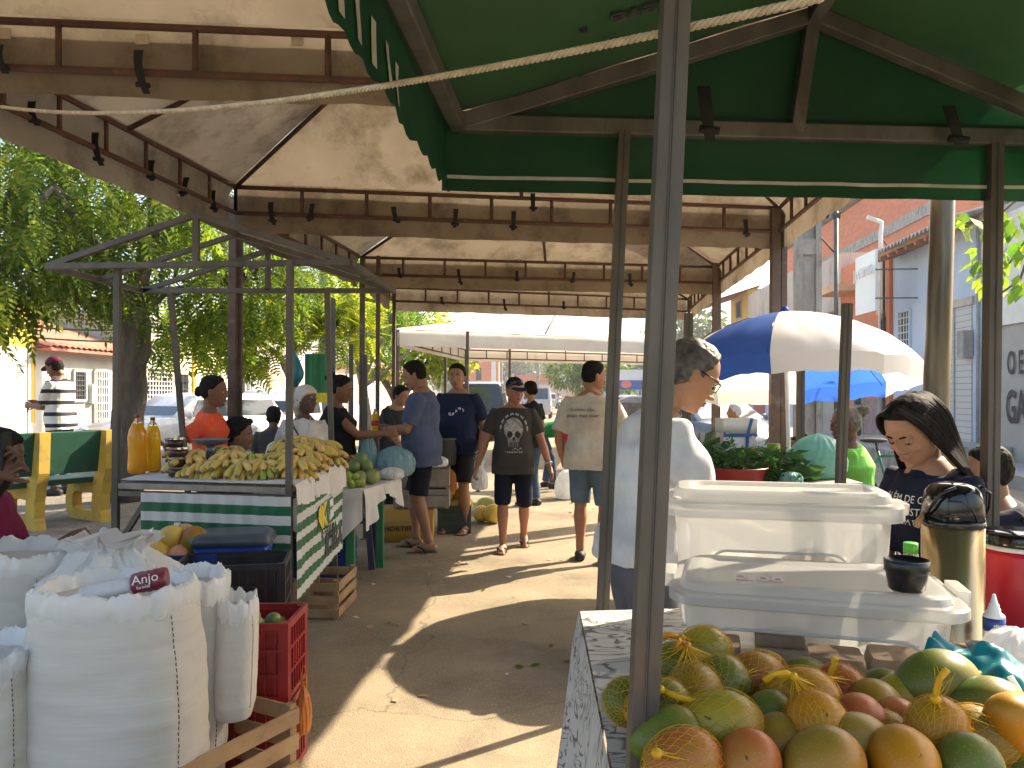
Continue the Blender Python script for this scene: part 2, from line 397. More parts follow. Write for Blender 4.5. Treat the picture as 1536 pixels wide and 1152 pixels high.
mat('umb_blue',(.035,.13,.52),.6,col2=(.03,.10,.43),scale=3,trans=.55,bump=.003,bscale=9)
mat('pole_white',(.7,.7,.68),.4)
mat('chair_purple',(.09,.045,.13),.4)
mat('chair_white',(.78,.78,.77),.4)
# vehicles
mat('car_white',(.48,.48,.48),.25,coat=.6)
mat('car_dark',(.02,.022,.026),.25,coat=.6)
mat('car_blue',(.12,.16,.21),.3,coat=.6)
mat('car_glass',(.03,.04,.05),.06,spec=.8)
mat('tyre',(.015,.015,.015),.85)
mat('rim',(.5,.5,.5),.35,metal=.8)
mat('lamp',(.8,.8,.78),.1)
mat('lamp_red',(.5,.02,.02),.2)
mat('bike_green',(.02,.16,.10),.35)
def skin(name,c): mat(name,c,.5,col2=tuple(k*.85 for k in c),scale=9,bump=.0006,bscale=140,spec=.35)
skin('skin_tan',(.34,.175,.10)); skin('skin_brown',(.20,.095,.052)); skin('skin_dark',(.11,.055,.035)); skin('skin_light',(.37,.195,.115)); skin('skin_red',(.36,.16,.095))
mat('lips',(.25,.09,.07),.45); mat('lips_pink',(.36,.13,.10),.45)
mat('eye_white',(.7,.68,.64),.2); mat('iris',(.02,.012,.008),.15)
mat('hair_black',(.004,.0035,.003),.72,spec=.12,col2=(.018,.014,.012),scale=30,stretch=(3,3,.25),bump=.003,bscale=70)
mat('hair_brown',(.03,.018,.011),.5,col2=(.015,.01,.008),scale=30,bump=.004,bscale=70)
mat('hair_grey',(.12,.11,.10),.6,col2=(.035,.03,.028),scale=24,bump=.005,bscale=80)
mat('hair_white',(.6,.59,.57),.7,col2=(.4,.39,.38),scale=20,bump=.004,bscale=70)
def cloth(name,c,c2=None,**k): mat(name,c,.85,col2=c2,scale=k.pop('scale',6),bump=k.pop('bump',.0035),bscale=k.pop('bscale',13),spec=.2,**k)
cloth('t_white',(.62,.62,.645),bump=.012,bscale=6); cloth('t_beige',(.60,.53,.43)); cloth('t_polo',(.10,.125,.21)); cloth('t_polo_collar',(.05,.055,.08)); cloth('t_navy',(.012,.02,.055)); cloth('t_char',(.055,.048,.044),(.04,.035,.032))
cloth('t_orange',(.85,.12,.055)); cloth('t_black',(.008,.008,.01)); cloth('t_green',(.018,.20,.05)); cloth('t_lime',(.20,.58,.10)); cloth('t_red',(.55,.02,.045)); cloth('t_maroon',(.16,.012,.055)); cloth('t_dgrey',(.035,.037,.042)); cloth('t_dblue',(.012,.015,.035))
cloth('t_pale',(.66,.62,.56)); cloth('cap_cream',(.58,.54,.47)); cloth('shorts_navy',(.010,.012,.024)); cloth('jeans',(.10,.15,.20),(.07,.11,.15)); cloth('jeans_grey',(.10,.105,.125)); cloth('jeans_blue',(.05,.09,.15)); cloth('teal_short',(.16,.30,.28)); cloth('trouser_dark',(.02,.02,.022)); cloth('cap_navy',(.010,.015,.045)); cloth('cap_maroon',(.13,.012,.035)); cloth('patt_skirt',(.25,.19,.16),(.1,.07,.06),scale=40,lo=.45,hi=.55)
mat('print_cream',(.46,.43,.37),.85,col2=(.32,.3,.26),scale=30)
mat('print_white',(.72,.71,.68),.85); mat('print_grey',(.25,.24,.24),.85); mat('print_pink',(.62,.38,.42),.85); mat('print_blue',(.12,.16,.4),.85)
mat('sandal',(.02,.018,.016),.7); mat('sandal_brown',(.10,.06,.035),.7)
mat('glasses_black',(.006,.006,.007),.25); mat('watch_metal',(.5,.49,.46),.25,metal=.9)
def striped(name,base,line,scale,thresh,axis='Z',coord='Object'):
    m=bpy.data.materials.new(name); m.use_nodes=True; nt=m.node_tree; L=nt.links.new; p=nt.nodes['Principled BSDF']; p.inputs['Roughness'].default_value=.85
    tc=nn(nt,'ShaderNodeTexCoord'); sx=nn(nt,'ShaderNodeSeparateXYZ'); L(tc.outputs[coord],sx.inputs[0])
    ml=nn(nt,'ShaderNodeMath',operation='MULTIPLY'); ml.inputs[1].default_value=scale; L(sx.outputs[axis],ml.inputs[0])
    fr=nn(nt,'ShaderNodeMath',operation='FRACT'); L(ml.outputs[0],fr.inputs[0]); gt=nn(nt,'ShaderNodeMath',operation='LESS_THAN'); gt.inputs[1].default_value=thresh; L(fr.outputs[0],gt.inputs[0])
    x=nn(nt,'ShaderNodeMix',data_type='RGBA'); L(gt.outputs[0],x.inputs[0]); x.inputs[6].default_value=(*base,1); x.inputs[7].default_value=(*line,1); L(x.outputs[2],p.inputs['Base Color'])
    M[name]=m; return m
striped('t_striped',(.74,.73,.70),(.02,.018,.028),7.2,.34)
striped('shutter_white',(.50,.49,.46),(.27,.26,.245),7.5,.12)
striped('shutter_tan',(.58,.54,.47),(.3,.28,.25),6.5,.14)
def checker(name,a,b,sc):
    m=bpy.data.materials.new(name); m.use_nodes=True; nt=m.node_tree; L=nt.links.new; p=nt.nodes['Principled BSDF']; p.inputs['Roughness'].default_value=.85
    tc=nn(nt,'ShaderNodeTexCoord'); ck=nn(nt,'ShaderNodeTexChecker'); ck.inputs['Scale'].default_value=sc; ck.inputs[1].default_value=(*a,1); ck.inputs[2].default_value=(*b,1); L(tc.outputs['Object'],ck.inputs[0]); L(ck.outputs[0],p.inputs['Base Color']); M[name]=m
checker('gingham',(.72,.69,.62),(.06,.03,.03),44)
def brickmat(name,a,b,mo,sc):
    m=bpy.data.materials.new(name); m.use_nodes=True; nt=m.node_tree; L=nt.links.new; p=nt.nodes['Principled BSDF']; p.inputs['Roughness'].default_value=.9
    tc=nn(nt,'ShaderNodeTexCoord'); mp=nn(nt,'ShaderNodeMapping'); mp.inputs['Rotation'].default_value=(PI/2,0,0); sx=nn(nt,'ShaderNodeSeparateXYZ'); L(tc.outputs['Object'],sx.inputs[0])
    add=nn(nt,'ShaderNodeMath',operation='ADD'); L(sx.outputs[0],add.inputs[0]); L(sx.outputs[1],add.inputs[1]); cb=nn(nt,'ShaderNodeCombineXYZ'); L(add.outputs[0],cb.inputs[0]); L(sx.outputs[2],cb.inputs[1])
    br=nn(nt,'ShaderNodeTexBrick'); br.inputs['Scale'].default_value=sc; br.inputs['Color1'].default_value=(*a,1); br.inputs['Color2'].default_value=(*b,1); br.inputs['Mortar'].default_value=(*mo,1); br.inputs['Mortar Size'].default_value=.012; L(cb.outputs[0],br.inputs['Vector']); L(br.outputs[0],p.inputs['Base Color']); M[name]=m
brickmat('brick_orange',(.60,.19,.095),(.49,.155,.08),(.50,.21,.125),1.6)
def mango_mat(name, base, blush, tip):
    m=bpy.data.materials.new(name); m.use_nodes=True; nt=m.node_tree; L=nt.links.new; p=nt.nodes['Principled BSDF']; p.inputs['Roughness'].default_value=.42; p.inputs['Specular IOR Level'].default_value=.3
    tc=nn(nt,'ShaderNodeTexCoord'); sx=nn(nt,'ShaderNodeSeparateXYZ'); L(tc.outputs['Object'],sx.inputs[0])
    n=nn(nt,'ShaderNodeTexNoise'); n.inputs['Scale'].default_value=14; n.inputs['Detail'].default_value=5; oi=nn(nt,'ShaderNodeObjectInfo'); vm=nn(nt,'ShaderNodeVectorMath',operation='ADD'); cb=nn(nt,'ShaderNodeCombineXYZ'); L(oi.outputs['Random'],cb.inputs[0]); L(oi.outputs['Random'],cb.inputs[1]); L(tc.outputs['Object'],vm.inputs[0]); L(cb.outputs[0],vm.inputs[1]); L(vm.outputs[0],n.inputs['Vector'])
    a=nn(nt,'ShaderNodeMath',operation='MULTIPLY_ADD'); a.inputs[1].default_value=9; L(sx.outputs[0],a.inputs[0]); L(n.outputs[0],a.inputs[2])
    r=nn(nt,'ShaderNodeMapRange'); r.inputs[1].default_value=.35; r.inputs[2].default_value=1.05; L(a.outputs[0],r.inputs[0])
    x=nn(nt,'ShaderNodeMix',data_type='RGBA'); L(r.outputs[0],x.inputs[0]); x.inputs[6].default_value=(*base,1); x.inputs[7].default_value=(*blush,1)
    vo=nn(nt,'ShaderNodeTexNoise'); vo.inputs['Scale'].default_value=5; vo.inputs['Detail'].default_value=6; L(vm.outputs[0],vo.inputs['Vector'])
    r3=nn(nt,'ShaderNodeMapRange'); r3.inputs[1].default_value=.44; r3.inputs[2].default_value=.64; L(vo.outputs[0],r3.inputs[0])
    x3=nn(nt,'ShaderNodeMix',data_type='RGBA'); L(r3.outputs[0],x3.inputs[0]); L(x.outputs[2],x3.inputs[6]); x3.inputs[7].default_value=(*tip,1)
    v=nn(nt,'ShaderNodeTexVoronoi'); v.inputs['Scale'].default_value=260; L(vm.outputs[0],v.inputs['Vector']); r2=nn(nt,'ShaderNodeMapRange'); r2.inputs[1].default_value=.12; r2.inputs[2].default_value=.2; r2.inputs[3].default_value=.4; r2.inputs[4].default_value=0; L(v.outputs[0],r2.inputs[0])
    x2=nn(nt,'ShaderNodeMix',data_type='RGBA'); L(r2.outputs[0],x2.inputs[0]); L(x3.outputs[2],x2.inputs[6]); x2.inputs[7].default_value=(.62,.52,.22,1)
    n3=nn(nt,'ShaderNodeTexNoise'); n3.inputs['Scale'].default_value=48; L(vm.outputs[0],n3.inputs['Vector']); r4=nn(nt,'ShaderNodeMapRange'); r4.inputs[1].default_value=.70; r4.inputs[2].default_value=.76; L(n3.outputs[0],r4.inputs[0])
    x4=nn(nt,'ShaderNodeMix',data_type='RGBA'); L(r4.outputs[0],x4.inputs[0]); L(x2.outputs[2],x4.inputs[6]); x4.inputs[7].default_value=(.06,.035,.02,1)
    L(x4.outputs[2],p.inputs['Base Color']); M[name]=m; return m
mango_mat('mango_green',(.115,.13,.018),(.27,.17,.022),(.065,.10,.016))
mango_mat('mango_yellow',(.29,.225,.02),(.44,.09,.014),(.14,.16,.018))
mango_mat('mango_orange',(.42,.17,.008),(.35,.09,.008),(.30,.19,.014))
mango_mat('mango_red',(.36,.085,.022),(.42,.026,.016),(.30,.15,.022))
mango_mat('mango_brown',(.27,.14,.012),(.36,.13,.018),(.18,.14,.022))
mat('thin_litter',(.6,.58,.54),.7)
# ---------------------------------------------------------------- ground
b=MB(); b.add([(-400,-60,0),(400,-60,0),(400,600,0),(-400,600,0)],[(0,1,2,3)]); struct('ground',b,M['asphalt'])
def slab(name,poly,z0,z1,m):
    b=MB(); n=len(poly); b.add([(x,y,z0) for x,y in poly]+[(x,y,z1) for x,y in poly],[tuple(range(n,2*n))]+[(i,(i+1)%n,(i+1)%n+n,i+n) for i in range(n)]); return struct(name,b,m)
q=lambda *a:[(S(u,w).x,S(u,w).y) for u,w in a]
PLZ=.2
slab('plaza',q((1.5,-4.0),(13.5,-4.0),(13.5,-7.6),(1.5,-7.6)),-.05,PLZ,M['dirt'])
b=MB()
for (u0,w0,u1,w1) in((1.5,-3.93,13.64,-3.93),(13.57,-3.99,13.57,-7.6),(1.5,-7.67,13.64,-7.67)):
    b.bar(S(u0,w0,.115),S(u1,w1,.115),.14,.23)
struct('kerb',b,M['kerb_green'])
slab('pavement',q((-5,-12.5),(95,-12.5),(95,-10.6),(-5,-10.6)),-.05,.15,M['pavement'])
slab('pavement',q((-5,7.0),(95,7.0),(95,8.4),(-5,8.4)),-.05,.22,M['pavement'])
b=MB(); b.box((0,0,.25),(1.25,4.4,.5)); b.box((-.85,.2,.16),(.5,3.6,.32))
o=b.build('steps',M['concrete'],bevel=.02); o.location=S(17.6,7.76,.0); o.rotation_euler=(0,0,SYAW); o['kind']='structure'

# ---------------------------------------------------------------- buildings
def fy(px,w): return S(u_at(px,w),w).y
def fz(px,py,w): return CH-(py-HZ)/F*fy(px,w)
class Bld:
    def __init__(s,name,label,pa,pb,w,h,m,depth=7,wallname='wall',z0=0):
        s.w=w; s.sg=1 if w<0 else -1     # side of the facade that looks at the street (local x)
        ua,ub=sorted((u_at(pa,w),u_at(pb,w))); s.u0=ua; s.L=ub-ua; s.h=h; s.d=depth
        s.t=thing(name,label,'building',S(ua,w),SYAW)
        bb=MB(); bb.box((-s.sg*depth/2,s.L/2,(h+z0)/2),(depth,s.L,h-z0)); s.wall=bb.build(wallname,m,s.t)
    def u(s,px): return u_at(px,s.w)-s.u0
    def panel(s,name,pa,pb,z0,z1,m,out=.03,thick=.06,parent=None,bevel=0):
        ua,ub=sorted((s.u(pa),s.u(pb))); bb=MB(); bb.box((s.sg*(out-thick/2),(ua+ub)/2,(z0+z1)/2),(thick,ub-ua,z1-z0)); return bb.build(name,m,parent or s.t,bevel)
    def opening(s,name,pa,pb,z0,z1,gm=None,nx=5,nz=7,fm=None,inner='dark_in',lab=None):
        # flush near-black slab, interior shade put into its colour, with a frame proud of the wall and a grille in front of it
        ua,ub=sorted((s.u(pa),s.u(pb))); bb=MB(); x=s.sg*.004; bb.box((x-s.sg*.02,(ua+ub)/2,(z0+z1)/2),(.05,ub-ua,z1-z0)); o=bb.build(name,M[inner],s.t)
        bb=MB(); r=.06
        for a,c in(((ua,z0),(ub,z0)),((ua,z1),(ub,z1)),((ua,z0),(ua,z1)),((ub,z0),(ub,z1))):
            bb.bar((s.sg*.03,a[0],a[1]),(s.sg*.03,c[0],c[1]),r,.07)
        bb.build('frame',fm or M['wall_white'],o)
        if gm:
            bb=MB()
            for i in range(1,nx): y=ua+(ub-ua)*i/nx; bb.bar((s.sg*.045,y,z0),(s.sg*.045,y,z1),.022)
            for i in range(1,nz): z=z0+(z1-z0)*i/nz; bb.bar((s.sg*.052,ua,z),(s.sg*.052,ub,z),.022)
            bb.build('grille',M[gm],o)
        if lab: o['label']=lab
        return o
    def tiles(s,ze,zr,back,m,over=.4,name='roof',step=.22):
        bb=MB(); n=int(s.L/step)*4
        def fn(a,c):
            r=over+back; x=s.sg*(over-c*r); z=ze+(zr-ze)*c; k=a*s.L/step; 
            row=math.floor(c*9)/9*.0+(c*9%1)*-.03
            return V(x,a*s.L,z+.05*abs(math.sin(PI*k))+row)
        bb.grid(fn,n,18); bb.grid(lambda a,c: fn(a,c)-V(0,0,.07),n,2); bb.box((s.sg*over*.5,s.L/2,ze-.06),(over*1.0,s.L,.05)); return bb.build(name,m,s.t)
    def parapet(s,m,h=.18): 
        bb=MB(); bb.box((s.sg*.0-s.sg*s.d/2,s.L/2,s.h+h/2),(s.d+.12,s.L+.06,h)); return bb.build('parapet',m,s.t)
    def sign(s,txt,px,z,size,m,parent=None,out=.034,sx=1,**k):
        y=s.u(px); return text('lettering',txt,size,frame((s.sg*out,y,z),(0,s.sg,0),(0,0,1))@Matrix.Diagonal((sx,1,1,1)),m,parent or s.t,world=False,**k)
WL,WR=-12.5,8.4
# left row
A=Bld('shop_house','yellow house with a wide white garage door beside the red tiled house',-70,52,WL,fz(10,452,WL),M['wall_yellow'])
A.panel('garage_door',-30,39,.15,fz(20,520,WL),M['shutter_white'],.03); A.panel('door_frame',39.5,43,.15,fz(20,514,WL),M['wall_white'],.05); A.parapet(M['wall_yellow'])
A.panel('stone_base',44.5,52,.15,.85,M['wall_tan'],.03)
Bh=Bld('tiled_house','low white house with a red clay tile roof behind the green bench',52.5,206,WL,fz(100,524,WL),M['wall_white'])
Bh.tiles(fz(100,524,WL),fz(100,524,WL)+1.25,3.6,M['tile_red'])
Bh.opening('window',109,127,fz(118,601,WL),fz(118,556,WL),'grille',5,6); Bh.opening('door',140,160,.2,fz(150,556,WL),'grille_white',6,9)
Bh.panel('meter_box',131,138,fz(134,605,WL),fz(134,576,WL),M['metal_white'],.14,.14)
Cc=Bld('grille_shop','white shop with hand painted lettering and tall grey lattice gate',206.5,262,WL,fz(230,480,WL),M['wall_white'])
Cc.opening('gate',218,257,.15,fz(236,552,WL),'grille_white',9,16,M['wall_tan']); Cc.sign('PEÇAS',236,fz(236,541,WL),.34,M['ink_grey'])
for i,ch in enumerate('PECAS'): Cc.sign(ch,211.5,fz(211,562+i*13,WL),.28,M['ink_grey'])
Cc.parapet(M['wall_white'],.2)
D=Bld('green_shop','pale green shopfront with narrow dark door between the white shops',262.5,349,WL,fz(300,500,WL),M['wall_lime'])
D.opening('door',268,281,.15,fz(275,560,WL),'grille',3,8); D.opening('window',305,330,1.0,2.2,'grille',5,5); D.panel('pilaster',288,292,0,D.h-.02,M['wall_yellow'],.06); D.parapet(M['wall_white'])
E=Bld('white_shop','grey white shop with a coral arched sign behind the parked cars',349.5,463,WL,fz(400,508,WL),M['wall_white'])
ua,ub=sorted((E.u(403),E.u(425))); z0,z1=fz(414,604,WL),fz(414,553,WL); uc=(ua+ub)/2; r=(ub-ua)/2
poly=[(ua,z0),(ub,z0)]+[(uc+r*math.cos(a),z1-r*.8+r*.8*math.sin(a)) for a in np.linspace(0,PI,14)]
bb=MB(); R=Matrix.Rotation(PI/2,3,'Z'); bb.prism(poly,-.05,.0,R); sg=bb.build('arched_sign',M['sign_coral'],E.t)
for tx,py,sz in(('Doces',563,.26),('sabor da vida',573,.2),('Ateliê',581,.4)): E.sign(tx,414,fz(414,py,WL),sz,M['letter_white'],sg,.056)
E.opening('door',355,366,.15,2.4,'grille',3,6); E.panel('wire_box',371,383,1.7,2.3,M['metal_white'],.12,.12); E.parapet(M['wall_tan'],.15)
H=Bld('pink_house','long pinkish house with a worn grey roof beyond the white shop',463.5,560,WL,3.2,M['wall_pink'])
H.opening('door',520,526,.15,2.3,'grille',2,6); H.opening('window',538,545,1.0,2.1,'grille',3,5); H.tiles(3.2,4.3,3.5,M['roof_grey'],.5)
H2=Bld('low_house','cream low house with tiled eaves far along the left pavement',561,640,WL,3.0,M['wall_peach'])
H2.opening('door',600,604,.15,2.3,None); H2.tiles(3.0,4.2,3.5,M['tile_red'],.5,step=.5)
# right row
o1=Bld('white_store','white storefront with large painted letters at the end of the row',1494,1640,WR,5.2,M['wall_white'])
o1.sign('O E',1513,fz(1520,546,WR),.62,M['ink'],bold=.012,align='LEFT',sx=.55); o1.sign('GA',1511,fz(1530,613,WR),.88,M['ink'],bold=.018,align='LEFT',sx=.55); o1.panel('ribbed_sheet',1500,1560,fz(1520,486,WR),5.0,M['metal_white'],.06)
o2=Bld('mauve_house','narrow mauve house front beside the blue house',1474,1493.5,WR,5.3,M['wall_mauve']); o2.panel('upper_wall',1474.5,1493,fz(1484,395,WR),5.28,M['wall_pink'],.03); o2.panel('base',1474.5,1493,.2,fz(1484,617,WR),M['wall_blue'],.02)
Bl=Bld('blue_house','pale blue house with a white roller shutter and corrugated eaves',1340,1473.5,WR,fz(1405,345,WR),M['wall_blue'])
Bl.opening('window',1350,1367,fz(1358,521,WR),fz(1358,466,WR),'grille_white',4,5,M['wall_blue'])
sh=Bl.panel('roller_shutter',1419,1459,.28,fz(1440,462,WR),M['shutter_white'],.03)
Bl.panel('lintel',1416,1462,fz(1440,461,WR),fz(1440,449,WR),M['wall_tan'],.05); Bl.panel('shutter_divider',1433.5,1435,.28,fz(1440,462,WR),M['ink_grey'],.055,.05,sh)
Bl.panel('meter_box',1451.5,1461,fz(1456,536,WR),fz(1456,496,WR),M['roof_grey'],.22,.2)
bb=MB(); hb=Bl.h
bb.grid(lambda a,c: V(-.75+2.6*c,-.35+a*(Bl.L+.35),hb-.22+.75*c+.045*math.sin(a*Bl.L*2*PI/.18)),360,4)
bb.grid(lambda a,c: V(-.75+2.6*c,-.35+a*(Bl.L+.35),hb-.235+.75*c+.045*math.sin(a*Bl.L*2*PI/.18)),360,4); bb.build('corrugated_roof',M['roof_grey'],Bl.t)
bb=MB()
for i in range(9): y=.2+i*(Bl.L-.4)/8; bb.bar((-.62,y,hb-.34),(1.0,y,hb+.08),.09,.13)
bb.bar((-.6,0,hb-.27),(-.6,Bl.L,hb-.27),.06,.1); bb.build('eave_beam',M['tile_red'],Bl.t)
bb=MB(); y=Bl.u(1470); bb.tube([(-.05,y,.3),(-.05,y,hb-.35)],.035); bb.build('drain_pipe',M['ink_grey'],Bl.t)
Or=Bld('orange_house','weathered orange house with a blank white signboard',1262,1339.5,WR,fz(1300,385,WR),M['wall_orange'])
Or.panel('stained_wall',1316,1334,fz(1325,470,WR),fz(1325,372,WR),M['wall_peach'],.03); Or.panel('corner_post',1334.5,1339,.2,Or.h-.03,M['wall_orange'],.09,.1)
Or.panel('canopy_ledge',1262,1290,fz(1275,441,WR),fz(1275,431,WR),M['wall_peach'],.75,.78)
bb=MB(); y=Or.u(1334); bb.tube([(-.14,y,.3),(-.14,y,Or.h-.2)],.04); bb.build('drain_pipe',M['ink'],Or.t)
bb=MB(); y=Or.u(1328); z=fz(1328,503,WR); bb.prism([(y+.38*math.cos(a),z+.5*math.sin(a)) for a in np.linspace(0,2*PI,20)[:-1]],-.0,.04,Matrix.Rotation(PI/2,3,'Z')); bb.build('round_opening',M['dark_in'],Or.t)
Or.opening('door',1283,1296,.25,2.4,'grille',3,8); Or.panel('lower_wall',1297,1334,.2,fz(1316,598,WR),M['wall_mauve'],.02)
# signboard hung in front of the orange wall
w=WR-1.0; pa=S(u_at(1283,w),w); pb=S(u_at(1313,w),w)
t=thing('signboard','blank white signboard with faint raised letters on the orange house','sign',V(pa.x,pa.y,fz(1290,474,w)))
za,zb=CH-(474-HZ)/F*pa.y,CH-(388-HZ)/F*pa.y
bb=MB(); d=(pb-pa).normalized(); nrm=V(-d.y,d.x,0)*.06
def quadbox(pts,off): 
    return [Vector(p) for p in pts]+[Vector(p)+off for p in pts]
bb.add(quadbox([V(pa.x,pa.y,za),V(pb.x,pb.y,za),V(pb.x,pb.y,zb),V(pa.x,pa.y,zb)],nrm),[(0,1,2,3),(7,6,5,4),(0,4,5,1),(1,5,6,2),(2,6,7,3),(3,7,4,0)])
bb.build('board',M['sign_white'],t,world=True)
side=1 if nrm.dot(V(-1,-1,0))>0 else 0
face=(nrm.normalized()); face=face if face.dot(-pa)>0 else -face
c=(pa+pb)/2; text('lettering','J MUNIS',.36,frame(V(c.x,c.y,za+(zb-za)*.68)+face*.063,-d if d.cross(V(0,0,1)).dot(face)<0 else d,(0,0,1)),M['letter_white'],t,extrude=.012)
bb=MB()
for z in(za+.3,zb-.5): bb.bar(V(pb.x,pb.y,z),V(pb.x,pb.y,z)+SN*1.0,.03)
bb.build('bracket',M['galv'],t,world=True)
Tn=Bld('tan_house','unpainted grey tan house wall with small tiled porch roof',1192,1261,WR,fz(1225,398,WR),M['wall_tan'])
Tn.panel('yellow_wall',1192,1204,2.4,fz(1198,418,WR),M['wall_yellow'],.04); Tn.panel('porch_wall',1228,1256,.2,fz(1240,470,WR),M['wall_white'],.04)
bb=MB(); ya,yb=sorted((Tn.u(1228),Tn.u(1256))); bb.grid(lambda a,c: V(-.9+1.2*c,ya+a*(yb-ya),fz(1240,490,WR)+.55*c+.05*abs(math.sin(a*40))),80,4); bb.build('porch_roof',M['tile_red'],Tn.t)
Tn.panel('green_door',1206,1236,.25,fz(1220,586,WR),M['door_green'],.05)
Gy=Bld('grey_house','tall rough plastered house front with a red shutter below',1122,1191.5,WR,fz(1150,428,WR),M['wall_tan'])
Gy.panel('ground_floor',1150,1191,.2,fz(1170,560,WR),M['wall_blue'],.03); Gy.panel('red_shutter',1131,1147,.2,fz(1140,592,WR),M['door_red'],.04)
Yl=Bld('yellow_house','small yellow house with a dark window and lean-to roof',1096,1121.5,WR,fz(1110,440,WR),M['wall_yellow'])
Yl.opening('window',1105,1113,fz(1108,478,WR),fz(1108,440,WR)-.4,None); Yl.panel('ground_floor',1096.5,1121,.2,fz(1110,560,WR),M['wall_white'],.03); Yl.opening('door',1100,1108,.2,2.6,'grille',3,6)
bb=MB(); bb.grid(lambda a,c: V(-1.5+2.2*c,-.2+a*(Yl.L+.2),Yl.h-.5+.7*c),8,2); bb.grid(lambda a,c: V(-1.5+2.2*c,-.2+a*(Yl.L+.2),Yl.h-.56+.7*c),8,2); bb.build('lean_roof',M['tile_red'],Yl.t)
Rr=Bld('row_house','pale house front far down the right pavement',1000,1095,WR,3.6,M['wall_white']); Rr.opening('door',1040,1050,.2,2.4,'grille',3,6); Rr.opening('window',1070,1080,1,2.2,'grille',3,4); Rr.parapet(M['wall_tan'])
# tall brick block standing behind the right row
w=WR+7.5
Bk=Bld('brick_block','large raw orange brick block rising behind the right hand houses',1165,1420,w,fz(1260,322,w),M['brick_orange'],9)
Bk.panel('concrete_band',1165,1420,fz(1260,390,w),fz(1260,376,w),M['concrete'],.08)
bb=MB(); bb.grid(lambda a,c: V(-.6+4*c,a*Bk.L,Bk.h+.25+.6*c+.06*math.sin(a*Bk.L*2*PI/.5)),300,2); bb.grid(lambda a,c: V(-.6+4*c,a*Bk.L,Bk.h+.2+.6*c+.06*math.sin(a*Bk.L*2*PI/.5)),300,2); bb.build('corrugated_roof',M['roof_grey'],Bk.t)
# far end of the street
def far_house(name,label,px0,px1,py0,Y,m,roof=None,doors=()):
    a,b_=PZ(px0,Y,0),PZ(px1,Y,0); h=CH-(py0-HZ)/F*Y; t=thing(name,label,'building',((a.x+b_.x)/2,Y,0)); L=b_.x-a.x
    bb=MB(); bb.box((0,4,h/2),(L,8,h)); bb.build('wall',m,t)
    if roof:
        bb=MB(); bb.prism([(-L/2-.3,h),(L/2+.3,h),(L/2-.4,h+.9),(-L/2+.4,h+.9)],-.5,8,None); bb.build('roof',roof,t)
    for (d0,d1,z0,z1,dm) in doors:
        xa,xb=PZ(d0,Y,0).x-t.location.x,PZ(d1,Y,0).x-t.location.x; bb=MB(); bb.box(((xa+xb)/2,-.02,(z0+z1)/2),(xb-xa,.1,z1-z0)); bb.build('door' if z0<.5 else 'window',M[dm],t)
    return t
far_house('brick_house','two storey raw brick house with red roof at the far street end',704,748,537,100,M['brick_orange'],M['tile_red'],[(714,722,3.4,5.0,'dark_in'),(737,744,1.2,6,'metal_white'),(712,722,0,2.4,'dark_in')])
far_house('far_store','low white store with two grey doors closing off the street',768,836,572,112,M['wall_white'],M['tile_red'],[(776,783,0,2.6,'wall_tan'),(806,830,0,3.0,'wall_tan')])
far_house('far_store','cream low store with a grilled window at the street end',837,905,575,112,M['wall_peach'],None,[(836.5,851,.7,3,'wall_tan')])
far_house('far_store','pale blue store front partly behind the poles at the street end',906,985,571,112,M['wall_blue'],None,[(930,945,0,3,'wall_tan')])
t=thing('billboard','blue and white billboard with a pink shape over the far road','sign',PZ(945,60,0))
bb=MB(); bb.box((0,0,2.65),(2.1,.12,1.6)); bb.build('panel',M['sign_white'],t); bb=MB(); bb.box((0,-.07,2.25),(2.08,.03,.75)); bb.build('blue_band',M['sign_blue'],t)
bb=MB(); bb.ell((-.3,-.09,2.3),(.42,.02,.3)); bb.build('pink_shape',M['sign_coral'],t); bb=MB(); bb.tube([(-.8,.1,0),(-.8,.1,3.4)],.06); bb.tube([(.8,.1,0),(.8,.1,3.4)],.06); bb.build('post',M['galv'],t)

# ---------------------------------------------------------------- poles and cables
def utility(label,base,h,w0=.34,w1=.24):
    t=thing('utility_pole',label,'pole',base,SYAW); bb=MB(); k=h/12
    for s in(-1,1): bb.add([(s*w0*.5,-.1,0),(s*w0*.5,.1,0),(s*w0*.28,.1,0),(s*w0*.28,-.1,0),(s*w1*.5,-.1,h),(s*w1*.5,.1,h),(s*w1*.28,.1,h),(s*w1*.28,-.1,h)],[(0,3,2,1),(4,5,6,7),(0,1,5,4),(1,2,6,5),(2,3,7,6),(3,0,4,7)])
    bb.box((0,0,h/2),(w0*.5,.09,h*.998)); 
    for z in np.arange(.6,h,1.5): bb.box((0,0,z),(w0*.56,.17,.22))
    bb.build('shaft',M['concrete'],t); bb=MB(); bb.box((0,0,h-.6),(1.8,.1,.12)); bb.build('cross_arm',M['concrete'],t)
    for s in(-.8,-.3,.3,.8):
        bb=MB(); bb.lathe([(.03,0),(.06,.05),(.04,.1),(.06,.14),(.02,.2)],8,(s,0,h-.54)); bb.build('insulator',M['metal_white'],t)
    return t
up1=utility('weathered concrete utility pole with recessed faces behind the blue umbrella',PZ(1211,11.0,0),8.2,.36,.30)
up2=utility('concrete utility pole standing behind the leafy saplings at left',PZ(487,22,0),8.5)
up3=utility('far concrete utility pole near the white van',PZ(807,75,0),8)
up4=utility('far concrete utility pole beside the brick house',PZ(752,88,0),8)
t=thing('service_mast','thin steel service mast with a wired top before the brick block','pole',PZ(1254,17,0)); bb=MB(); bb.tube([(0,0,0),(0,0,5.55)],.05); bb.build('pipe',M['galv'],t)
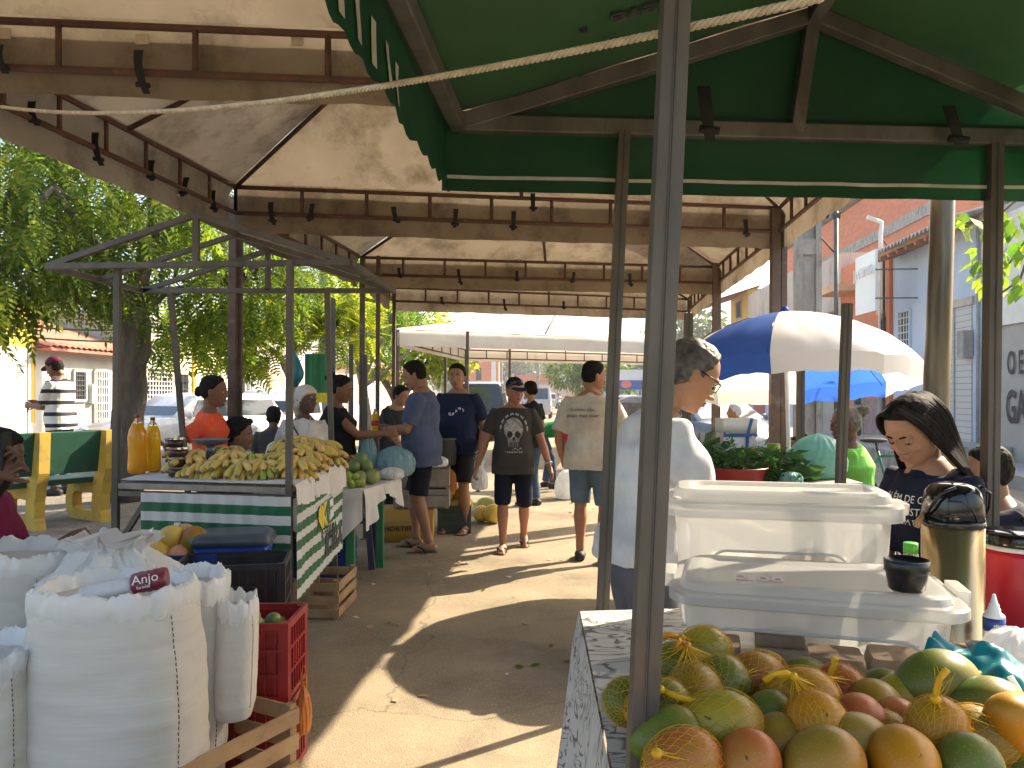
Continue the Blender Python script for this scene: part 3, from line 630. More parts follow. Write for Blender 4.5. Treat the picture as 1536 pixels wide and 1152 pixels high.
bb=MB(); bb.box((0,0,5.45),(.16,.1,.12)); bb.tube([(0,0,5.5),(-.12,0,5.7),(-.2,0,5.4)],.03); bb.tube([(0,0,4.6),(-.3,.1,5.0),(-.55,.1,5.2)],.02); bb.build('cable_head',M['cable'],t)
t=thing('service_mast','leaning white service mast with an elbow above the orange house','pole',PZ(1320,21,0)); bb=MB(); bb.tube([(0,0,0),(.02,0,5.9),(.05,0,6.2),(-.35,0,6.35)],.06); bb.build('pipe',M['metal_white'],t); bb=MB(); bb.tube([(.02,0,5.8),(.4,0,5.3),(.2,0,5.0)],.025); bb.build('cable_loop',M['cable'],t)
def cable(label,a,b_,sag,r=.015):
    pts=[Vector(a).lerp(Vector(b_),i/14)-V(0,0,sag*4*(i/14)*(1-i/14)) for i in range(15)]; bb=MB(); bb.tube(pts,r,5); o=bb.build('power_cable',M['cable']); tag(o,label,'cable','power cables over the street'); centre(o)
i=0
for (a,b_,sg) in((PZ(807,75,7.4),PZ(487,22,7.9),.6),(PZ(752,88,7.4),PZ(807,75,7.2),.4),(PZ(752,88,7.6),PZ(640,60,5.5),.8),(PZ(700,100,6.2),PZ(807,75,6.6),.9)): cable('thin dark power cable strung between poles over the far street',a,b_,sg,.035)
cable('dark cable sagging across the left street behind the tree trunk',P(-10,482,15.5),P(420,452,15.5),.35,.022)
cable('lower dark cable hung along the left house fronts',P(-10,500,16.5),P(330,508,16.5),.12,.02)
t=thing('street_lamp_post','thick round metal lamp post just behind the girl','pole',V(2.53,4.62,0)); bb=MB(); bb.tube([(0,0,0),(.0,0,1.0),(.05,0,2.4),(.1,0,5.5)],[.085,.078,.068,.06],20); bb.build('shaft',M['lamp_post'],t); bb=MB(); bb.lathe([(.14,0),(.14,.03),(.09,.06),(.085,.2)],16); bb.build('base_collar',M['lamp_post'],t)

bb=MB(); random.seed(11)
for i in range(170):
    p=S(random.uniform(2.8,14),random.uniform(-2.2,2.2),.006); a=random.uniform(0,6.28); s_=random.uniform(.008,.036); bb.grid(lambda u,v: V(p.x,p.y,p.z)+V(math.cos(a)*(u-.5)*s_*1.8-math.sin(a)*(v-.5)*s_,math.sin(a)*(u-.5)*s_*1.8+math.cos(a)*(v-.5)*s_,.004*math.sin(u*3)),2,1,mi=i%3)
o=bb.build('litter',[M['wood'],M['thin_litter'],M['leaf_dark']]); o['kind']='stuff'; o['label']='scraps and dry leaves scattered over the road'
# ---------------------------------------------------------------- trees
def leaves(me_name, pts, dirs, size, kind, m, jit=.35):
    """one leaf (or one compound leaf of leaflets) per point"""
    if kind=='pinnate':
        tm=[]
        for i in range(6):
            t=.18+.15*i
            for s in(-1,1): tm.append((t,s,.30*(1-.45*abs(t-.5)*2)))
        tm.append((1.0,0,.3))
        quads=[]
        for t,s,l in tm:
            d=np.array([.55 if s else 1,s*.85,-.25]); d/=np.linalg.norm(d); side=np.array([-d[1],d[0],0])*.20*l*1.0
            p0=np.array([t,0,-.25*t*t]); quads.append([p0,p0+d*l*.45+side,p0+d*l,p0+d*l*.45-side])
        quads.append([np.array([0,.008,0]),np.array([.5,.008,-.06]),np.array([1,0,-.25]),np.array([.5,-.008,-.06])])
        T=np.array(quads)
    elif kind=='fern':
        quads=[]
        for i in range(7):
            t=.1+.14*i
            for s in(-1,1):
                d=np.array([.3,s*.95,-.1]); l=.42*(1-.5*t); side=np.array([.95,-s*.3,0])*.045
                p0=np.array([t,0,-.15*t*t]); quads.append([p0-side,p0+d*l-side*.6,p0+d*l+side*.6,p0+side])
        T=np.array(quads)
    else:
        T=np.array([[[0,0,0],[.45,.26,.03],[1,0,-.08],[.45,-.26,.03]]])
    n=len(pts); nq=len(T)
    d=dirs/np.linalg.norm(dirs,axis=1)[:,None]; up=rng.normal(size=(n,3))*jit+np.array([0,0,1.0]); r=np.cross(up,d); r/=np.linalg.norm(r,axis=1)[:,None]+1e-9; u=np.cross(d,r)
    sz=size*(1+rng.uniform(-.3,.3,n))
    W=(T[None,:,:,0,None]*d[:,None,None,:]+T[None,:,:,1,None]*r[:,None,None,:]+T[None,:,:,2,None]*u[:,None,None,:])*sz[:,None,None,None]+pts[:,None,None,:]
    vs=W.reshape(-1,3); nf=n*nq
    me=bpy.data.meshes.new(me_name); me.vertices.add(len(vs)); me.vertices.foreach_set('co',vs.ravel()); me.loops.add(nf*4); me.loops.foreach_set('vertex_index',np.arange(nf*4)); me.polygons.add(nf); me.polygons.foreach_set('loop_start',np.arange(nf)*4); me.polygons.foreach_set('loop_total',np.full(nf,4)); me.update(calc_edges=True); me.validate(); me.materials.append(m)
    return me
def blobpts(blobs,n,shell=.5):
    w=np.array([b[3]**2 for b in blobs]); w/=w.sum(); out=[]; dr=[]
    for b,k in zip(blobs,rng.multinomial(n,w)):
        v=rng.normal(size=(k,3)); v/=np.linalg.norm(v,axis=1)[:,None]; rad=b[3]*(shell+(1-shell)*rng.uniform(0,1,k)**.5)
        # clump: leave gaps by rejecting with a coarse noise
        p=np.array(b[:3])+v*rad[:,None]*np.array([1,1,b[4] if len(b)>4 else .8]); keep=np.array([smooth_noise(q_,1.9/b[3]**.5,3)>-.06 or random.random()<.18 for q_ in p]); out.append(p[keep]); dr.append(v[keep])
    return np.vstack(out),np.vstack(dr)
def tree(name,label,base,trunk,blobs,n,size,kind,lm,bm,droop=.6,shell=.45,group=None,twigs=True,n2=0,lm2=None):
    t=thing(name,label,'tree',base,0,group); B=Vector(base)
    bb=MB()
    for pts,r0,r1 in trunk:
        pts=[Vector(p)-B for p in pts]; k=len(pts); fine=[]
        for i in range(k-1):
            for j in range(4): fine.append(pts[i].lerp(pts[i+1],j/4)+V(*(rng.uniform(-1,1,3)*r0*.12 if i+j>0 else (0,0,0))))
        fine.append(pts[-1]); m_=len(fine); bb.tube(fine,[r0+(r1-r0)*i/(m_-1) for i in range(m_)],10)
    bb.build('trunk',bm,t)
    pts,dr=blobpts([(b[0]-B.x,b[1]-B.y,b[2]-B.z,*b[3:]) for b in blobs],n,shell)
    d=dr*.8+rng.normal(size=dr.shape)*.45+np.array([0,0,-droop])
    link('crown',leaves('crown',pts,d,size,kind,lm),t)
    if twigs:
        tb=MB(); 
        ends=[Vector(p[0][-1])-B for p in trunk[1:]] or [Vector(trunk[0][0][-1])-B]
        for b in blobs:
            c=V(b[0],b[1],b[2])-B; e=min(ends,key=lambda q_:(q_-c).length)
            mid=e.lerp(c,.5)+V(*(rng.uniform(-.2,.2,3)))
            tb.tube([e,mid,c],[.035,.022,.01],6)
            for _ in range(4):
                v=V(*rng.normal(size=3)).normalized()*b[3]*.8; tb.tube([c,c+v*.5+V(0,0,.05),c+v],[.012,.008,.004],5)
        tb.build('branch',bm,t)
    return t
def PB(px,py,Y,r,zs=.8): p=P(px,py,Y); return (p.x,p.y,p.z,r,zs)
tb=V(-4.72,9.4,PLZ)
tree('neem_tree','broad shade tree with a leaning grey trunk and drooping feathery leaves by the green bench',tb,
 [([tb,P(192,640,9.4),P(198,560,9.35),P(207,490,9.3),P(203,462,9.3)],.20,.15),
  ([P(204,470,9.3),P(165,472,9.2),P(120,446,9.0),P(70,400,8.7),P(0,330,8.5)],.11,.05),([P(203,465,9.3),P(215,400,9.3),P(235,330,9.2),P(260,250,9.0)],.13,.05),([P(204,470,9.3),P(245,440,9.4),P(300,430,9.5),P(380,400,9.5)],.08,.03),([P(205,480,9.3),P(150,380,8.6),P(80,280,8.0)],.08,.03)],
 [PB(40,330,8.2,1.0),PB(-60,300,8.0,1.2),PB(120,300,8.8,1.0),PB(-60,410,7.8,.8),PB(30,390,8.3,.7),PB(110,385,8.6,.7),PB(-30,440,8.2,.4,.6),PB(200,370,9.6,.9),PB(260,420,9.6,.75),PB(310,400,9.7,.8),PB(260,500,9.6,.35),PB(330,460,9.4,.55),PB(370,420,9.6,.7),PB(430,440,10,.55),PB(200,220,9.5,1.3),PB(60,190,8.8,1.3),PB(350,300,10,1.1),PB(460,370,10.5,.8),PB(160,425,9.6,.5),PB(340,500,9.3,.4),PB(-140,390,7.5,1.0),PB(230,290,8.6,.8)],5200,.34,'pinnate',M['leaf_dark'],M['bark'],.9)
b2=PZ(462,12.5,0)
tree('flame_tree','young bright lime tree with flat layered fronds near the parked cars',b2,
 [([b2,P(455,640,12.5),P(440,580,12.4),P(425,540,12.3)],.10,.06),([P(425,540,12.3),P(390,510,12.2),P(330,495,12)],.05,.015),([P(430,550,12.3),P(440,505,12.5),P(500,455,12.6)],.05,.015),([P(440,530,12.4),P(480,490,12.8),P(540,470,13)],.04,.012)],
 [PB(280,520,12,.42,.45),PB(330,530,12,.42,.5),PB(340,490,12.2,.42,.4),PB(390,520,12.3,.4,.4),PB(400,470,12.4,.45,.35),PB(440,450,12.6,.4,.3),PB(450,490,12.6,.45,.35),PB(500,470,12.8,.42,.3),PB(540,455,13,.45,.3),PB(545,500,13,.45,.35),PB(490,510,12.6,.35,.35),PB(360,545,12,.32,.5),PB(265,495,12,.3,.5)],900,.34,'fern',M['leaf_lime'],M['bark_pale'],.15,.2)
b3=PZ(560,17,0)
tree('mid_tree','tall thin-branched mid green tree rising behind the market poles',b3,
 [([b3,P(548,600,17),P(540,560,17),P(530,500,17)],.12,.06),([P(540,560,17),P(575,500,17),P(600,440,17.5)],.05,.015),([P(535,540,17),P(505,470,17),P(490,410,17)],.05,.015),([P(545,580,17),P(600,540,17),P(650,490,17.5)],.05,.012),([P(540,560,17),P(520,450,17),P(560,400,17)],.04,.012),([P(545,570,17),P(590,470,17),P(640,460,17.3)],.04,.012)],
 [PB(520,420,17,.9),PB(570,400,17.3,.9),PB(500,470,17,.6),PB(560,460,17.2,.7),PB(610,430,17.6,.8),PB(480,380,17,.9),PB(540,520,17,.5),PB(600,500,17.4,.5)],1300,.36,'pinnate',M['leaf_mid'],M['bark_pale'],.5,.3)
b4=PZ(597,23,0)
tree('round_tree','sunlit yellow green tree with dense small leaves behind the man in the polo shirt',b4,
 [([b4,P(594,660,23),P(598,610,23)],.2,.15),([P(598,610,23),P(570,560,23),P(560,520,23)],.12,.04),([P(598,610,23),P(620,570,23),P(650,530,23)],.12,.04)],
 [PB(600,500,23,1.2),PB(640,520,23,1.1),PB(675,520,23.5,.95),PB(560,535,23,.8),PB(610,550,23,.8),PB(660,548,23,.65),PB(690,540,23.5,.6),PB(620,470,24,1.1),PB(570,480,24,1)],6500,.2,'simple',M['leaf_lime'],M['bark'],.4,.35)
b5=PZ(884,62,0)
tree('round_tree','round green tree standing alone far down the road',b5,[([b5,P(884,600,62)],.25,.2),([P(884,600,62),P(880,570,62)],.2,.1)],[PB(850,560,62,1.6),PB(890,555,62,1.9),PB(920,560,63,1.7),PB(880,575,61,1.3),PB(940,572,64,1.2),PB(905,545,63,1.3),PB(860,545,63,1.2)],5200,.42,'simple',M['leaf_mid'],M['bark'],.3,.4)
k=0
for (px,py,Y,r,lab) in((735,548,150,7,'tall hazy pale tree behind the brick house roof'),(775,540,150,7.5,'tall hazy tree in the middle of the far skyline'),(815,548,155,7,'hazy far tree right of the cable tangle'),(960,548,120,5.5,'far green tree behind the billboard'),(1005,540,110,6,'far green tree showing between the tent posts'),(1060,520,90,5.5,'far thin tree seen under the tent corner at right'),(690,560,150,6,'far hazy tree left of the brick house')):
    c=P(px,py,Y); bs=V(c.x,Y,0); bl=[(c.x+rng.uniform(-.6,.6)*r,Y+rng.uniform(-.5,.5)*r,c.z+rng.uniform(-.55,.45)*r,r*rng.uniform(.35,.6)) for _ in range(9)]
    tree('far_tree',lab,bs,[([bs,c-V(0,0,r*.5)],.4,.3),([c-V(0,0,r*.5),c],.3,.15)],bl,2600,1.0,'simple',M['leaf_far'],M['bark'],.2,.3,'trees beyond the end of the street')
# leafy branch hanging in from the right behind the green tent
t=thing('leafy_branch','sunlit branch of large glossy leaves hanging beside the blue house','branch',P(1550,240,8.0))
bb=MB(); B=P(1550,240,8.0); tw=[[P(1600,200,8.0),P(1560,330,8.0),P(1510,400,8.0),P(1475,420,8)],[P(1580,250,8.0),P(1490,330,8.1),P(1445,335,8.1)],[P(1560,330,8),P(1530,420,7.9),P(1480,455,7.9)],[P(1600,230,8.2),P(1545,400,8.2),P(1540,470,8.2)]]
for p in tw: bb.tube([q_-B for q_ in p],[.019,.013,.008,.005][:len(p)],6)
bb.build('twig',M['bark'],t)
pl=[];dl=[]
for (px,py,n) in((1440,330,8),(1460,335,6),(1480,345,8),(1470,385,8),(1490,400,10),(1480,420,9),(1465,400,4),(1500,380,8),(1520,330,12),(1535,420,10),(1540,370,12),(1515,345,8),(1500,440,5)):
    for _ in range(n): p=P(px+rng.uniform(-14,14),py+rng.uniform(-14,10),8+rng.uniform(-.15,.2))-B; pl.append(p); dl.append((rng.normal()*.5-.2,rng.normal()*.5,-.8+rng.normal()*.3))
link('leaf_cluster',leaves('leaf_cluster',np.array(pl),np.array(dl),  .19,'simple',M['leaf_big'],.5),t)
# ---------------------------------------------------------------- market tents
def post(base, top, w, name, m, parent, groove=True):
    bb=MB(); a=Vector(base); c=Vector(top); bb.bar(a,c,w,w,up=(0,1,0))
    if groove:
        for s in((0,-1),(0,1)): o=V(0,s[1]*(w/2+.0012),0); bb.bar(a+o,c+o,w*.13,.003,up=(0,1,0),mi=1)
    return bb.build(name,[m,M['groove']],parent,bevel=w*.08,world=True)
def cloth_tri(bb,a,b_,c,n,sag,mi=0,seed=0,amp=.034):
    """triangular roof panel a-b (eave) to c (apex), subdivided and slightly slack"""
    a,b_,c=Vector(a),Vector(b_),Vector(c); nr=(b_-a).cross(c-a).normalized()
    if nr.z<0: nr=-nr
    def fn(u,v):
        e=a.lerp(b_,u); p=e.lerp(c,v); k=4*u*(1-u)*(1-v)*v*2.2
        return p-nr*sag*k+nr*amp*smooth_noise(p,2.2,seed)*min(1,6*(1-v))*min(1,8*min(u,1-u)+.15)*(v>0)
    bb.grid(fn,n,n,mi)
def valance(bb,a,b_,zt,zb,out,mi=0,seed=0,n=40,amp=.025,scallop=0,nz=8):
    a=Vector(a); b_=Vector(b_); L=(b_-a).length
    def fn(u,v):
        p=a.lerp(b_,u); z=zt+(zb-zt)*v; 
        w=amp*smooth_noise(V(u*L*2.4,v*.9,seed),1.6,seed)*(.25+v); dz=.0
        if v>.99: dz=.012*smooth_noise(V(u*L*5,seed,0),1,seed)-scallop*abs(math.sin(u*L*PI/.13))
        return V(p.x,p.y,z+dz)+Vector(out)*((.05+w)*min(1,v*4))
    bb.grid(fn,n,nz,mi)
def truss(a,b_,zl,zu,parent,m,n,r=.017,jit=0):
    bb=MB(); a=Vector((a[0],a[1],0)); b_=Vector((b_[0],b_[1],0))
    for z in(zl,zu): bb.tube([a+V(0,0,z),b_+V(0,0,z)],r,8)
    for i in range(n+1):
        p=a.lerp(b_,i/n); bb.tube([p+V(0,0,zl),p+V(0,0,zu)],r*.85,6)
    return bb.build('truss',m,parent,world=True)
def strap(p,h,parent,seed=0):
    bb=MB(); random.seed(seed); w=.02; L=h*(.7+.5*random.random()); tx=(random.random()-.5)*.08
    def fn(u,v): return Vector(p)+V((u-.5)*w*2*(1-.25*v)+tx*v*v, -.02-.015*math.sin(v*PI), h*.55-L*v)
    bb.grid(fn,2,8); bb.grid(lambda u,v: fn(u,v)+V(0,-.004,0),2,8); bb.tube([fn(.5,.8)+V(-.028,0,0),fn(.5,.8)+V(.03,-.01,-.01)],.012,6)
    return bb.build('tie_strap',M['strap_black'],parent,world=True)
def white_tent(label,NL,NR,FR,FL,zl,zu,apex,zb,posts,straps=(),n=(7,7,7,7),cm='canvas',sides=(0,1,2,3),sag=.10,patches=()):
    c=(Vector((*NL,0))+Vector((*NR,0))+Vector((*FR,0))+Vector((*FL,0)))/4
    t=thing('canopy_tent',label,'tent',(c.x,c.y,0),0,'white canopy tents over the aisle')
    cs=[NL,NR,FR,FL]; cen=V(c.x,c.y,0)
    rb=MB(); rf=MB()
    for i in range(4):
        a,b_=cs[i],cs[(i+1)%4]; A=V(*a,zu+.03); Bq=V(*b_,zu+.03); cloth_tri(rb,A,Bq,Vector(apex)+V(0,0,.03),22,sag,seed=i+len(label))
        mid=(A+Bq)/2-V(0,0,.03); rf.tube([mid,apex],.017,6); rf.tube([A-V(0,0,.03),apex],.017,6)
    rb.build('roof_cloth',M[cm],t,world=True); rf.build('rafter',M['rust'],t,world=True)
    for i in sides:
        a,b_=V(*cs[i],0),V(*cs[(i+1)%4],0); d=(b_-a).normalized(); out=V(d.y,-d.x,0)
        if out.dot((a+b_)/2-cen)<0: out=-out
        vb=MB(); valance(vb,a,b_,zu+.03,zb,out,seed=i*3+len(label)); vb.build('valance',M[cm],t,world=True)
        truss(a,b_,zl,zu,t,M['rust'],n[i])
    for p in posts: post(V(p[0],p[1],p[3] if len(p)>3 else 0),V(p[0]+.02,p[1],zu),p[2],'post',M['post_brown'],t,False)
    for i,p in enumerate(straps): strap(p,.16,t,i+1)
    for p,s in patches:
        bb=MB(); bb.box(p,(s,.004,s*.8)); bb.build('patch',M['canvas_patch'],t,world=True)
    return t
ZL,ZU,ZB=2.9,3.1,2.76
def xy(v): return (v.x,v.y)
n2l,n2r,f2r,f2l=(-2.52,3.36),(2.02,3.78),(2.29,6.6),(-2.13,5.93)
n1l,n1r=(-2.95,.3),(1.75,.75)
f3r,f3l=(2.57,9.65),(-1.76,8.97)
f4r,f4l=(2.95,12.9),(-1.78,11.5)
def along(a,b_,t,z): return V(a[0]+(b_[0]-a[0])*t,a[1]+(b_[1]-a[1])*t,z)
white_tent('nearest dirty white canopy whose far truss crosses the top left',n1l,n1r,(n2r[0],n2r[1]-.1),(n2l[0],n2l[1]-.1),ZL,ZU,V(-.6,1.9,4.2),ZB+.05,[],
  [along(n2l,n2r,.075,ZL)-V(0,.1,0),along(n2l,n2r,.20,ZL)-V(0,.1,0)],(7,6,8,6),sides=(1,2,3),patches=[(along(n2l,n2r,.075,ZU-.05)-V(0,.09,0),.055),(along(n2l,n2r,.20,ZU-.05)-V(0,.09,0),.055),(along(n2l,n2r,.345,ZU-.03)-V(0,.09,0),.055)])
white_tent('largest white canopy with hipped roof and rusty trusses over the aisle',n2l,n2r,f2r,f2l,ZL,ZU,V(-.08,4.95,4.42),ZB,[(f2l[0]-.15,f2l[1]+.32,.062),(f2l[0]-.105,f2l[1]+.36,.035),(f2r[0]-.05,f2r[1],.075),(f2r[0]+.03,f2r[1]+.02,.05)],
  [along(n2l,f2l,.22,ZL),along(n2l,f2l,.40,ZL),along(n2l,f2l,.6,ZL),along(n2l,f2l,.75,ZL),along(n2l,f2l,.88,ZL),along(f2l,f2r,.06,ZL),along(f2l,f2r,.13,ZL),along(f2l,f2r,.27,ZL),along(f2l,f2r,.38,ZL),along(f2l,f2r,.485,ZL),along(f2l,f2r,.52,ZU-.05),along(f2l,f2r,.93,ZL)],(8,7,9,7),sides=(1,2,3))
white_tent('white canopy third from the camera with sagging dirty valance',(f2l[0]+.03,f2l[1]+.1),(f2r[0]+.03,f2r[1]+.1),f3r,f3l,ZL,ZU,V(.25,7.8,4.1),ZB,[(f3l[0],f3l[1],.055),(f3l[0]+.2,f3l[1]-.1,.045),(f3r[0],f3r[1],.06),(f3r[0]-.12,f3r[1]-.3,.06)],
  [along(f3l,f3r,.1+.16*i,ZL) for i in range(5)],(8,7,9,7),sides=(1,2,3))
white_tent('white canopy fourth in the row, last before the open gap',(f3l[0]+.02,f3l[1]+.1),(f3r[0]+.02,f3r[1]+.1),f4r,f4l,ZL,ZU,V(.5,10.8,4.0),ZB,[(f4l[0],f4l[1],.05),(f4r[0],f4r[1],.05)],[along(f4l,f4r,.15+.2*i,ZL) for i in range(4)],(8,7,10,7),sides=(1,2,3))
a5l,a5r=xy(P(595,499,14.5)),xy(P(1000,533,17.5)); b5l=(a5l[0]+.9,a5l[1]+6.5); b5r=(a5r[0]+.9,a5r[1]+6.5)
c5=((a5l[0]+a5r[0]+b5l[0]+b5r[0])/4,(a5l[1]+a5r[1]+b5l[1]+b5r[1])/4)
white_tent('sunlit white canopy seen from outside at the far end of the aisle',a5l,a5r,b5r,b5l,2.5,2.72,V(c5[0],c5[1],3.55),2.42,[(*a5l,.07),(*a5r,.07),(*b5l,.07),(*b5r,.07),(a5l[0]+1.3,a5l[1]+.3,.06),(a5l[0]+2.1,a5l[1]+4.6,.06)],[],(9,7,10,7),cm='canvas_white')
# ---- green gable tent
t=thing('gable_tent','green fabric market tent with a gable roof and grey frame overhead at right','tent',(.85,1.5,0))
YG=2.36
cl=V(-.165,YG,2.33); cr=V(1.98,YG+.2,2.345); ap=V(.955,YG+.08,2.70); dn=-(SD*1.0)*2.0
nl,nr,na=cl+dn+V(-.02,0,0),cr+dn,ap+dn
fb=MB()
for a,b_ in((cl,cr),(cl,ap),(ap,cr),(nl,nr),(nl,na),(na,nr),(cl,nl),(cr,nr),(ap,na)): fb.bar(a,b_,.042,.05)
for a,c_ in((ap,(cl+cr)/2),(na,(nl+nr)/2)): fb.bar(a,c_,.042,.042,up=(0,1,0))
fb.build('frame',M['galv_dark'],t,bevel=.004,world=True)
rb=MB(); up=V(0,0,.035)
def roof(a,b_,c_,d,seed): rb.grid(lambda u,v: (Vector(a).lerp(b_,u)).lerp(Vector(d).lerp(c_,u),v)+up-V(0,0,.05*math.sin(PI*u)*math.sin(PI*v))+V(0,0,.012*smooth_noise(V(u*3,v*2,seed),2,seed)),24,20)
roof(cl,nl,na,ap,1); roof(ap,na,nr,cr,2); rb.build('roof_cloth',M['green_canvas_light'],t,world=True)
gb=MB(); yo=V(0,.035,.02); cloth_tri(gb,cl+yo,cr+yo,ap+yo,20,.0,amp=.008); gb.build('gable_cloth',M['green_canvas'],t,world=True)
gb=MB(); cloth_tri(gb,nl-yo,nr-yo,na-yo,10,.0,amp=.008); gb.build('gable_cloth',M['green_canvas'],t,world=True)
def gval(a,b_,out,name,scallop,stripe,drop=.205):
    a=Vector(a);b_=Vector(b_); vb=MB()
    def base(u,v): 
        p=a.lerp(b_,u); L=(b_-a).length
        return p+V(0,0,.045-(drop+.045)*v)+Vector(out)*(.008+(.012*smooth_noise(V(u*L*3,v,1),1.7,5)*(.3+v))*min(1,v*5))-(V(0,0,scallop*abs(math.sin(u*L*PI/.12))) if v>.99 else V(0,0,0))
    vb.grid(base,70,10); o=vb.build(name,M['green_canvas'],t,world=True)
    if stripe=='line':
        sb=MB(); sb.grid(lambda u,v: base(u,.80+.045*v)-Vector(out)*.004,70,1); ss=[sb]
    else:
        L=(b_-a).length; k=int(L/.10); ss=[]
        for i in range(int(k*.3),k):
            sb=MB(); sb.grid(lambda u,v: base((i+.35+.28*u)/k,.55+.4*v)-Vector(out)*.004,3,4); ss.append(sb)
    for sb in ss:
        so=link('trim_stripe',sb.mesh('trim_stripe',[M['trim_white']]),o); so.matrix_parent_inverse=Matrix.Identity(4)
    return o
gval(cl+V(-.05,0,0),cr+V(.05,0,0),SD,'valance',0,'line'); gval(cl+V(-.028,.045,0),nl+V(-.028,-.03,0),-SN,'valance',.02,'dash',.19); gval(cr,nr,SN,'valance',.02,'dash',.19)
w_=.036
post(PZ(884,YG-.03,0)+V(.002,0,0),V(cl.x+.51,YG+.01,2.31),w_,'post',M['galv'],t)
post(PZ(1491,YG+.16,0)+V(-.03,0,0),V(cl.x+1.745,YG+.16,2.32),.042,'post',M['galv'],t)
post(V(nl.x-.02,nl.y,0),V(nl.x,nl.y,2.31),.042,'post',M['galv'],t); post(V(nr.x-.02,nr.y,0),V(nr.x,nr.y,2.32),.042,'post',M['galv'],t)
for p,i in((V(.735-.165,YG-.05,2.33),5),(V(1.39,YG+.11,2.33),8)): strap(p,.16,t,i)
# print seen from the back through the left roof slope
lm=M['ink']
def rp(u,v,off=.012): a=cl.lerp(nl,u); c_=ap.lerp(na,u); return a.lerp(c_,v)+up-V(0,0,.05*math.sin(PI*u)*math.sin(PI*v)+off)
du=(rp(.1,.4)-rp(.5,.4)).normalized(); dv=(rp(.2,.2)-rp(.2,.6)).normalized()
for txt,u,v,sz in(('leve',.195,.47,.095),('MINA',.28,.56,.075),('®',.185,.345,.03)):
    Mx=frame(rp(u,v),dv,du); o=text('lettering',txt,sz,Mx,lm,t,extrude=.001,bold=.002)
tg=dup(t,loc=Vector(t.location)+SN*2.17+V(0,0,.02),label='unseen copy of the green tent added beyond the right edge to shade the mango table')  # unseen tent copy, added to keep direct sun off mangoes and boxes
# near upright of the mango stand and the rope tied across
t=thing('stand_post','nearest grey steel upright with a dark groove in front of the mangoes','post',V(.178,1.14,0))
post(V(.178-.03,1.14,0),V(.265,1.14,2.6),.040,'upright',M['galv'],t); bb=MB(); bb.box((0,0,.006),(.1,.1,.012)); bb.build('base_plate',M['galv_dark'],t)
bb=MB(); A=V(-1.95,2.94,2.60); Bq=P(1235,-4,1.02); pts=[]
for i in range(161):
    s=i/160; p=A.lerp(Bq,s)-V(0,0,.075*4*s*(1-s)); pts.append(p)
d=(Bq-A).normalized(); n1=d.cross(V(0,0,1)).normalized(); n2=n1.cross(d)
L=(Bq-A).length
for k in range(3):
    q_=[]
    for i in range(641):
        s=i/640; f=s*160; j=min(int(f),159); p=pts[j].lerp(pts[j+1],f-j); a=2*PI*(s*L/.035)+k*2*PI/3; q_.append(p+(n1*math.cos(a)+n2*math.sin(a))*.0034)
    bb.tube(q_,.0036,6)
o=bb.build('rope',M['rope']); tag(o,'pale twisted rope sagging across the top of the picture','rope'); centre(o)
# ---- bare gable frames of the stalls at left
def bare_frame(label,NL,NR,FR,FL,ze,za,w=.035,legs=(0,1,2,3),over=.0,lz=0,m='galv',ridge=None):
    c=(Vector((*NL,0))+Vector((*FR,0)))/2; t=thing('stall_frame',label,'frame',(c.x,c.y,0))
    cs=[V(*p,ze) for p in(NL,NR,FR,FL)]; rb=MB()
    for i in range(4): rb.bar(cs[i],cs[(i+1)%4],w,w)
    r0=(cs[0]+cs[1])/2+V(0,0,za-ze); r1=(cs[2]+cs[3])/2+V(0,0,za-ze)
    for a,b_ in((cs[0],r0),(cs[1],r0),(cs[2],r1),(cs[3],r1),(r0,r1)): rb.bar(a,b_,w,w)
    rb.bar(r0,(cs[0]+cs[1])/2,w,w,up=(0,1,0)); rb.bar(r1,(cs[2]+cs[3])/2,w,w,up=(0,1,0))
    rb.build('roof_frame',M[m],t,bevel=.003,world=True)
    return t,cs
# ---------------------------------------------------------------- people
def rotv(v,axis,deg): return Matrix.Rotation(math.radians(deg),3,axis)@Vector(v)
def ik(a,c,l1,l2,hint):
    a=Vector(a);c=Vector(c);d=c-a;L=d.length
    if L>(l1+l2)*.995: d=d*((l1+l2)*.995/L); c=a+d; L=d.length
    x=(l1*l1-l2*l2+L*L)/(2*L); h=math.sqrt(max(0,l1*l1-x*x)); u=d/L; hv=Vector(hint); hv=hv-u*hv.dot(u)
    hv=hv.normalized() if hv.length>1e-5 else V(0,1,0)
    return a+u*x+hv*h,c
def ring(c,rx,ry,r,f,n=22,fo=0,p=1.0):
    out=[]
    for j in range(n):
        a=2*PI*j/n; ca,sa=math.cos(a),math.sin(a)
        x=rx*math.copysign(abs(ca)**p,ca); y=ry*math.copysign(abs(sa)**p,sa); out.append(Vector(c)+r*x+f*(y+fo))
    return out
HEADR=[(.117,.012,.012,-.03),(.110,.034,.034,-.052),(.098,.052,.055,-.073),(.075,.066,.076,-.091),(.045,.073,.089,-.100),(.012,.0745,.0905,-.101),(-.015,.0725,.087,-.096),(-.04,.069,.0865,-.085),(-.062,.064,.0865,-.066),(-.082,.0555,.085,-.045),(-.098,.044,.081,-.022),(-.110,.030,.074,.0),(-.117,.015,.060,.022)]
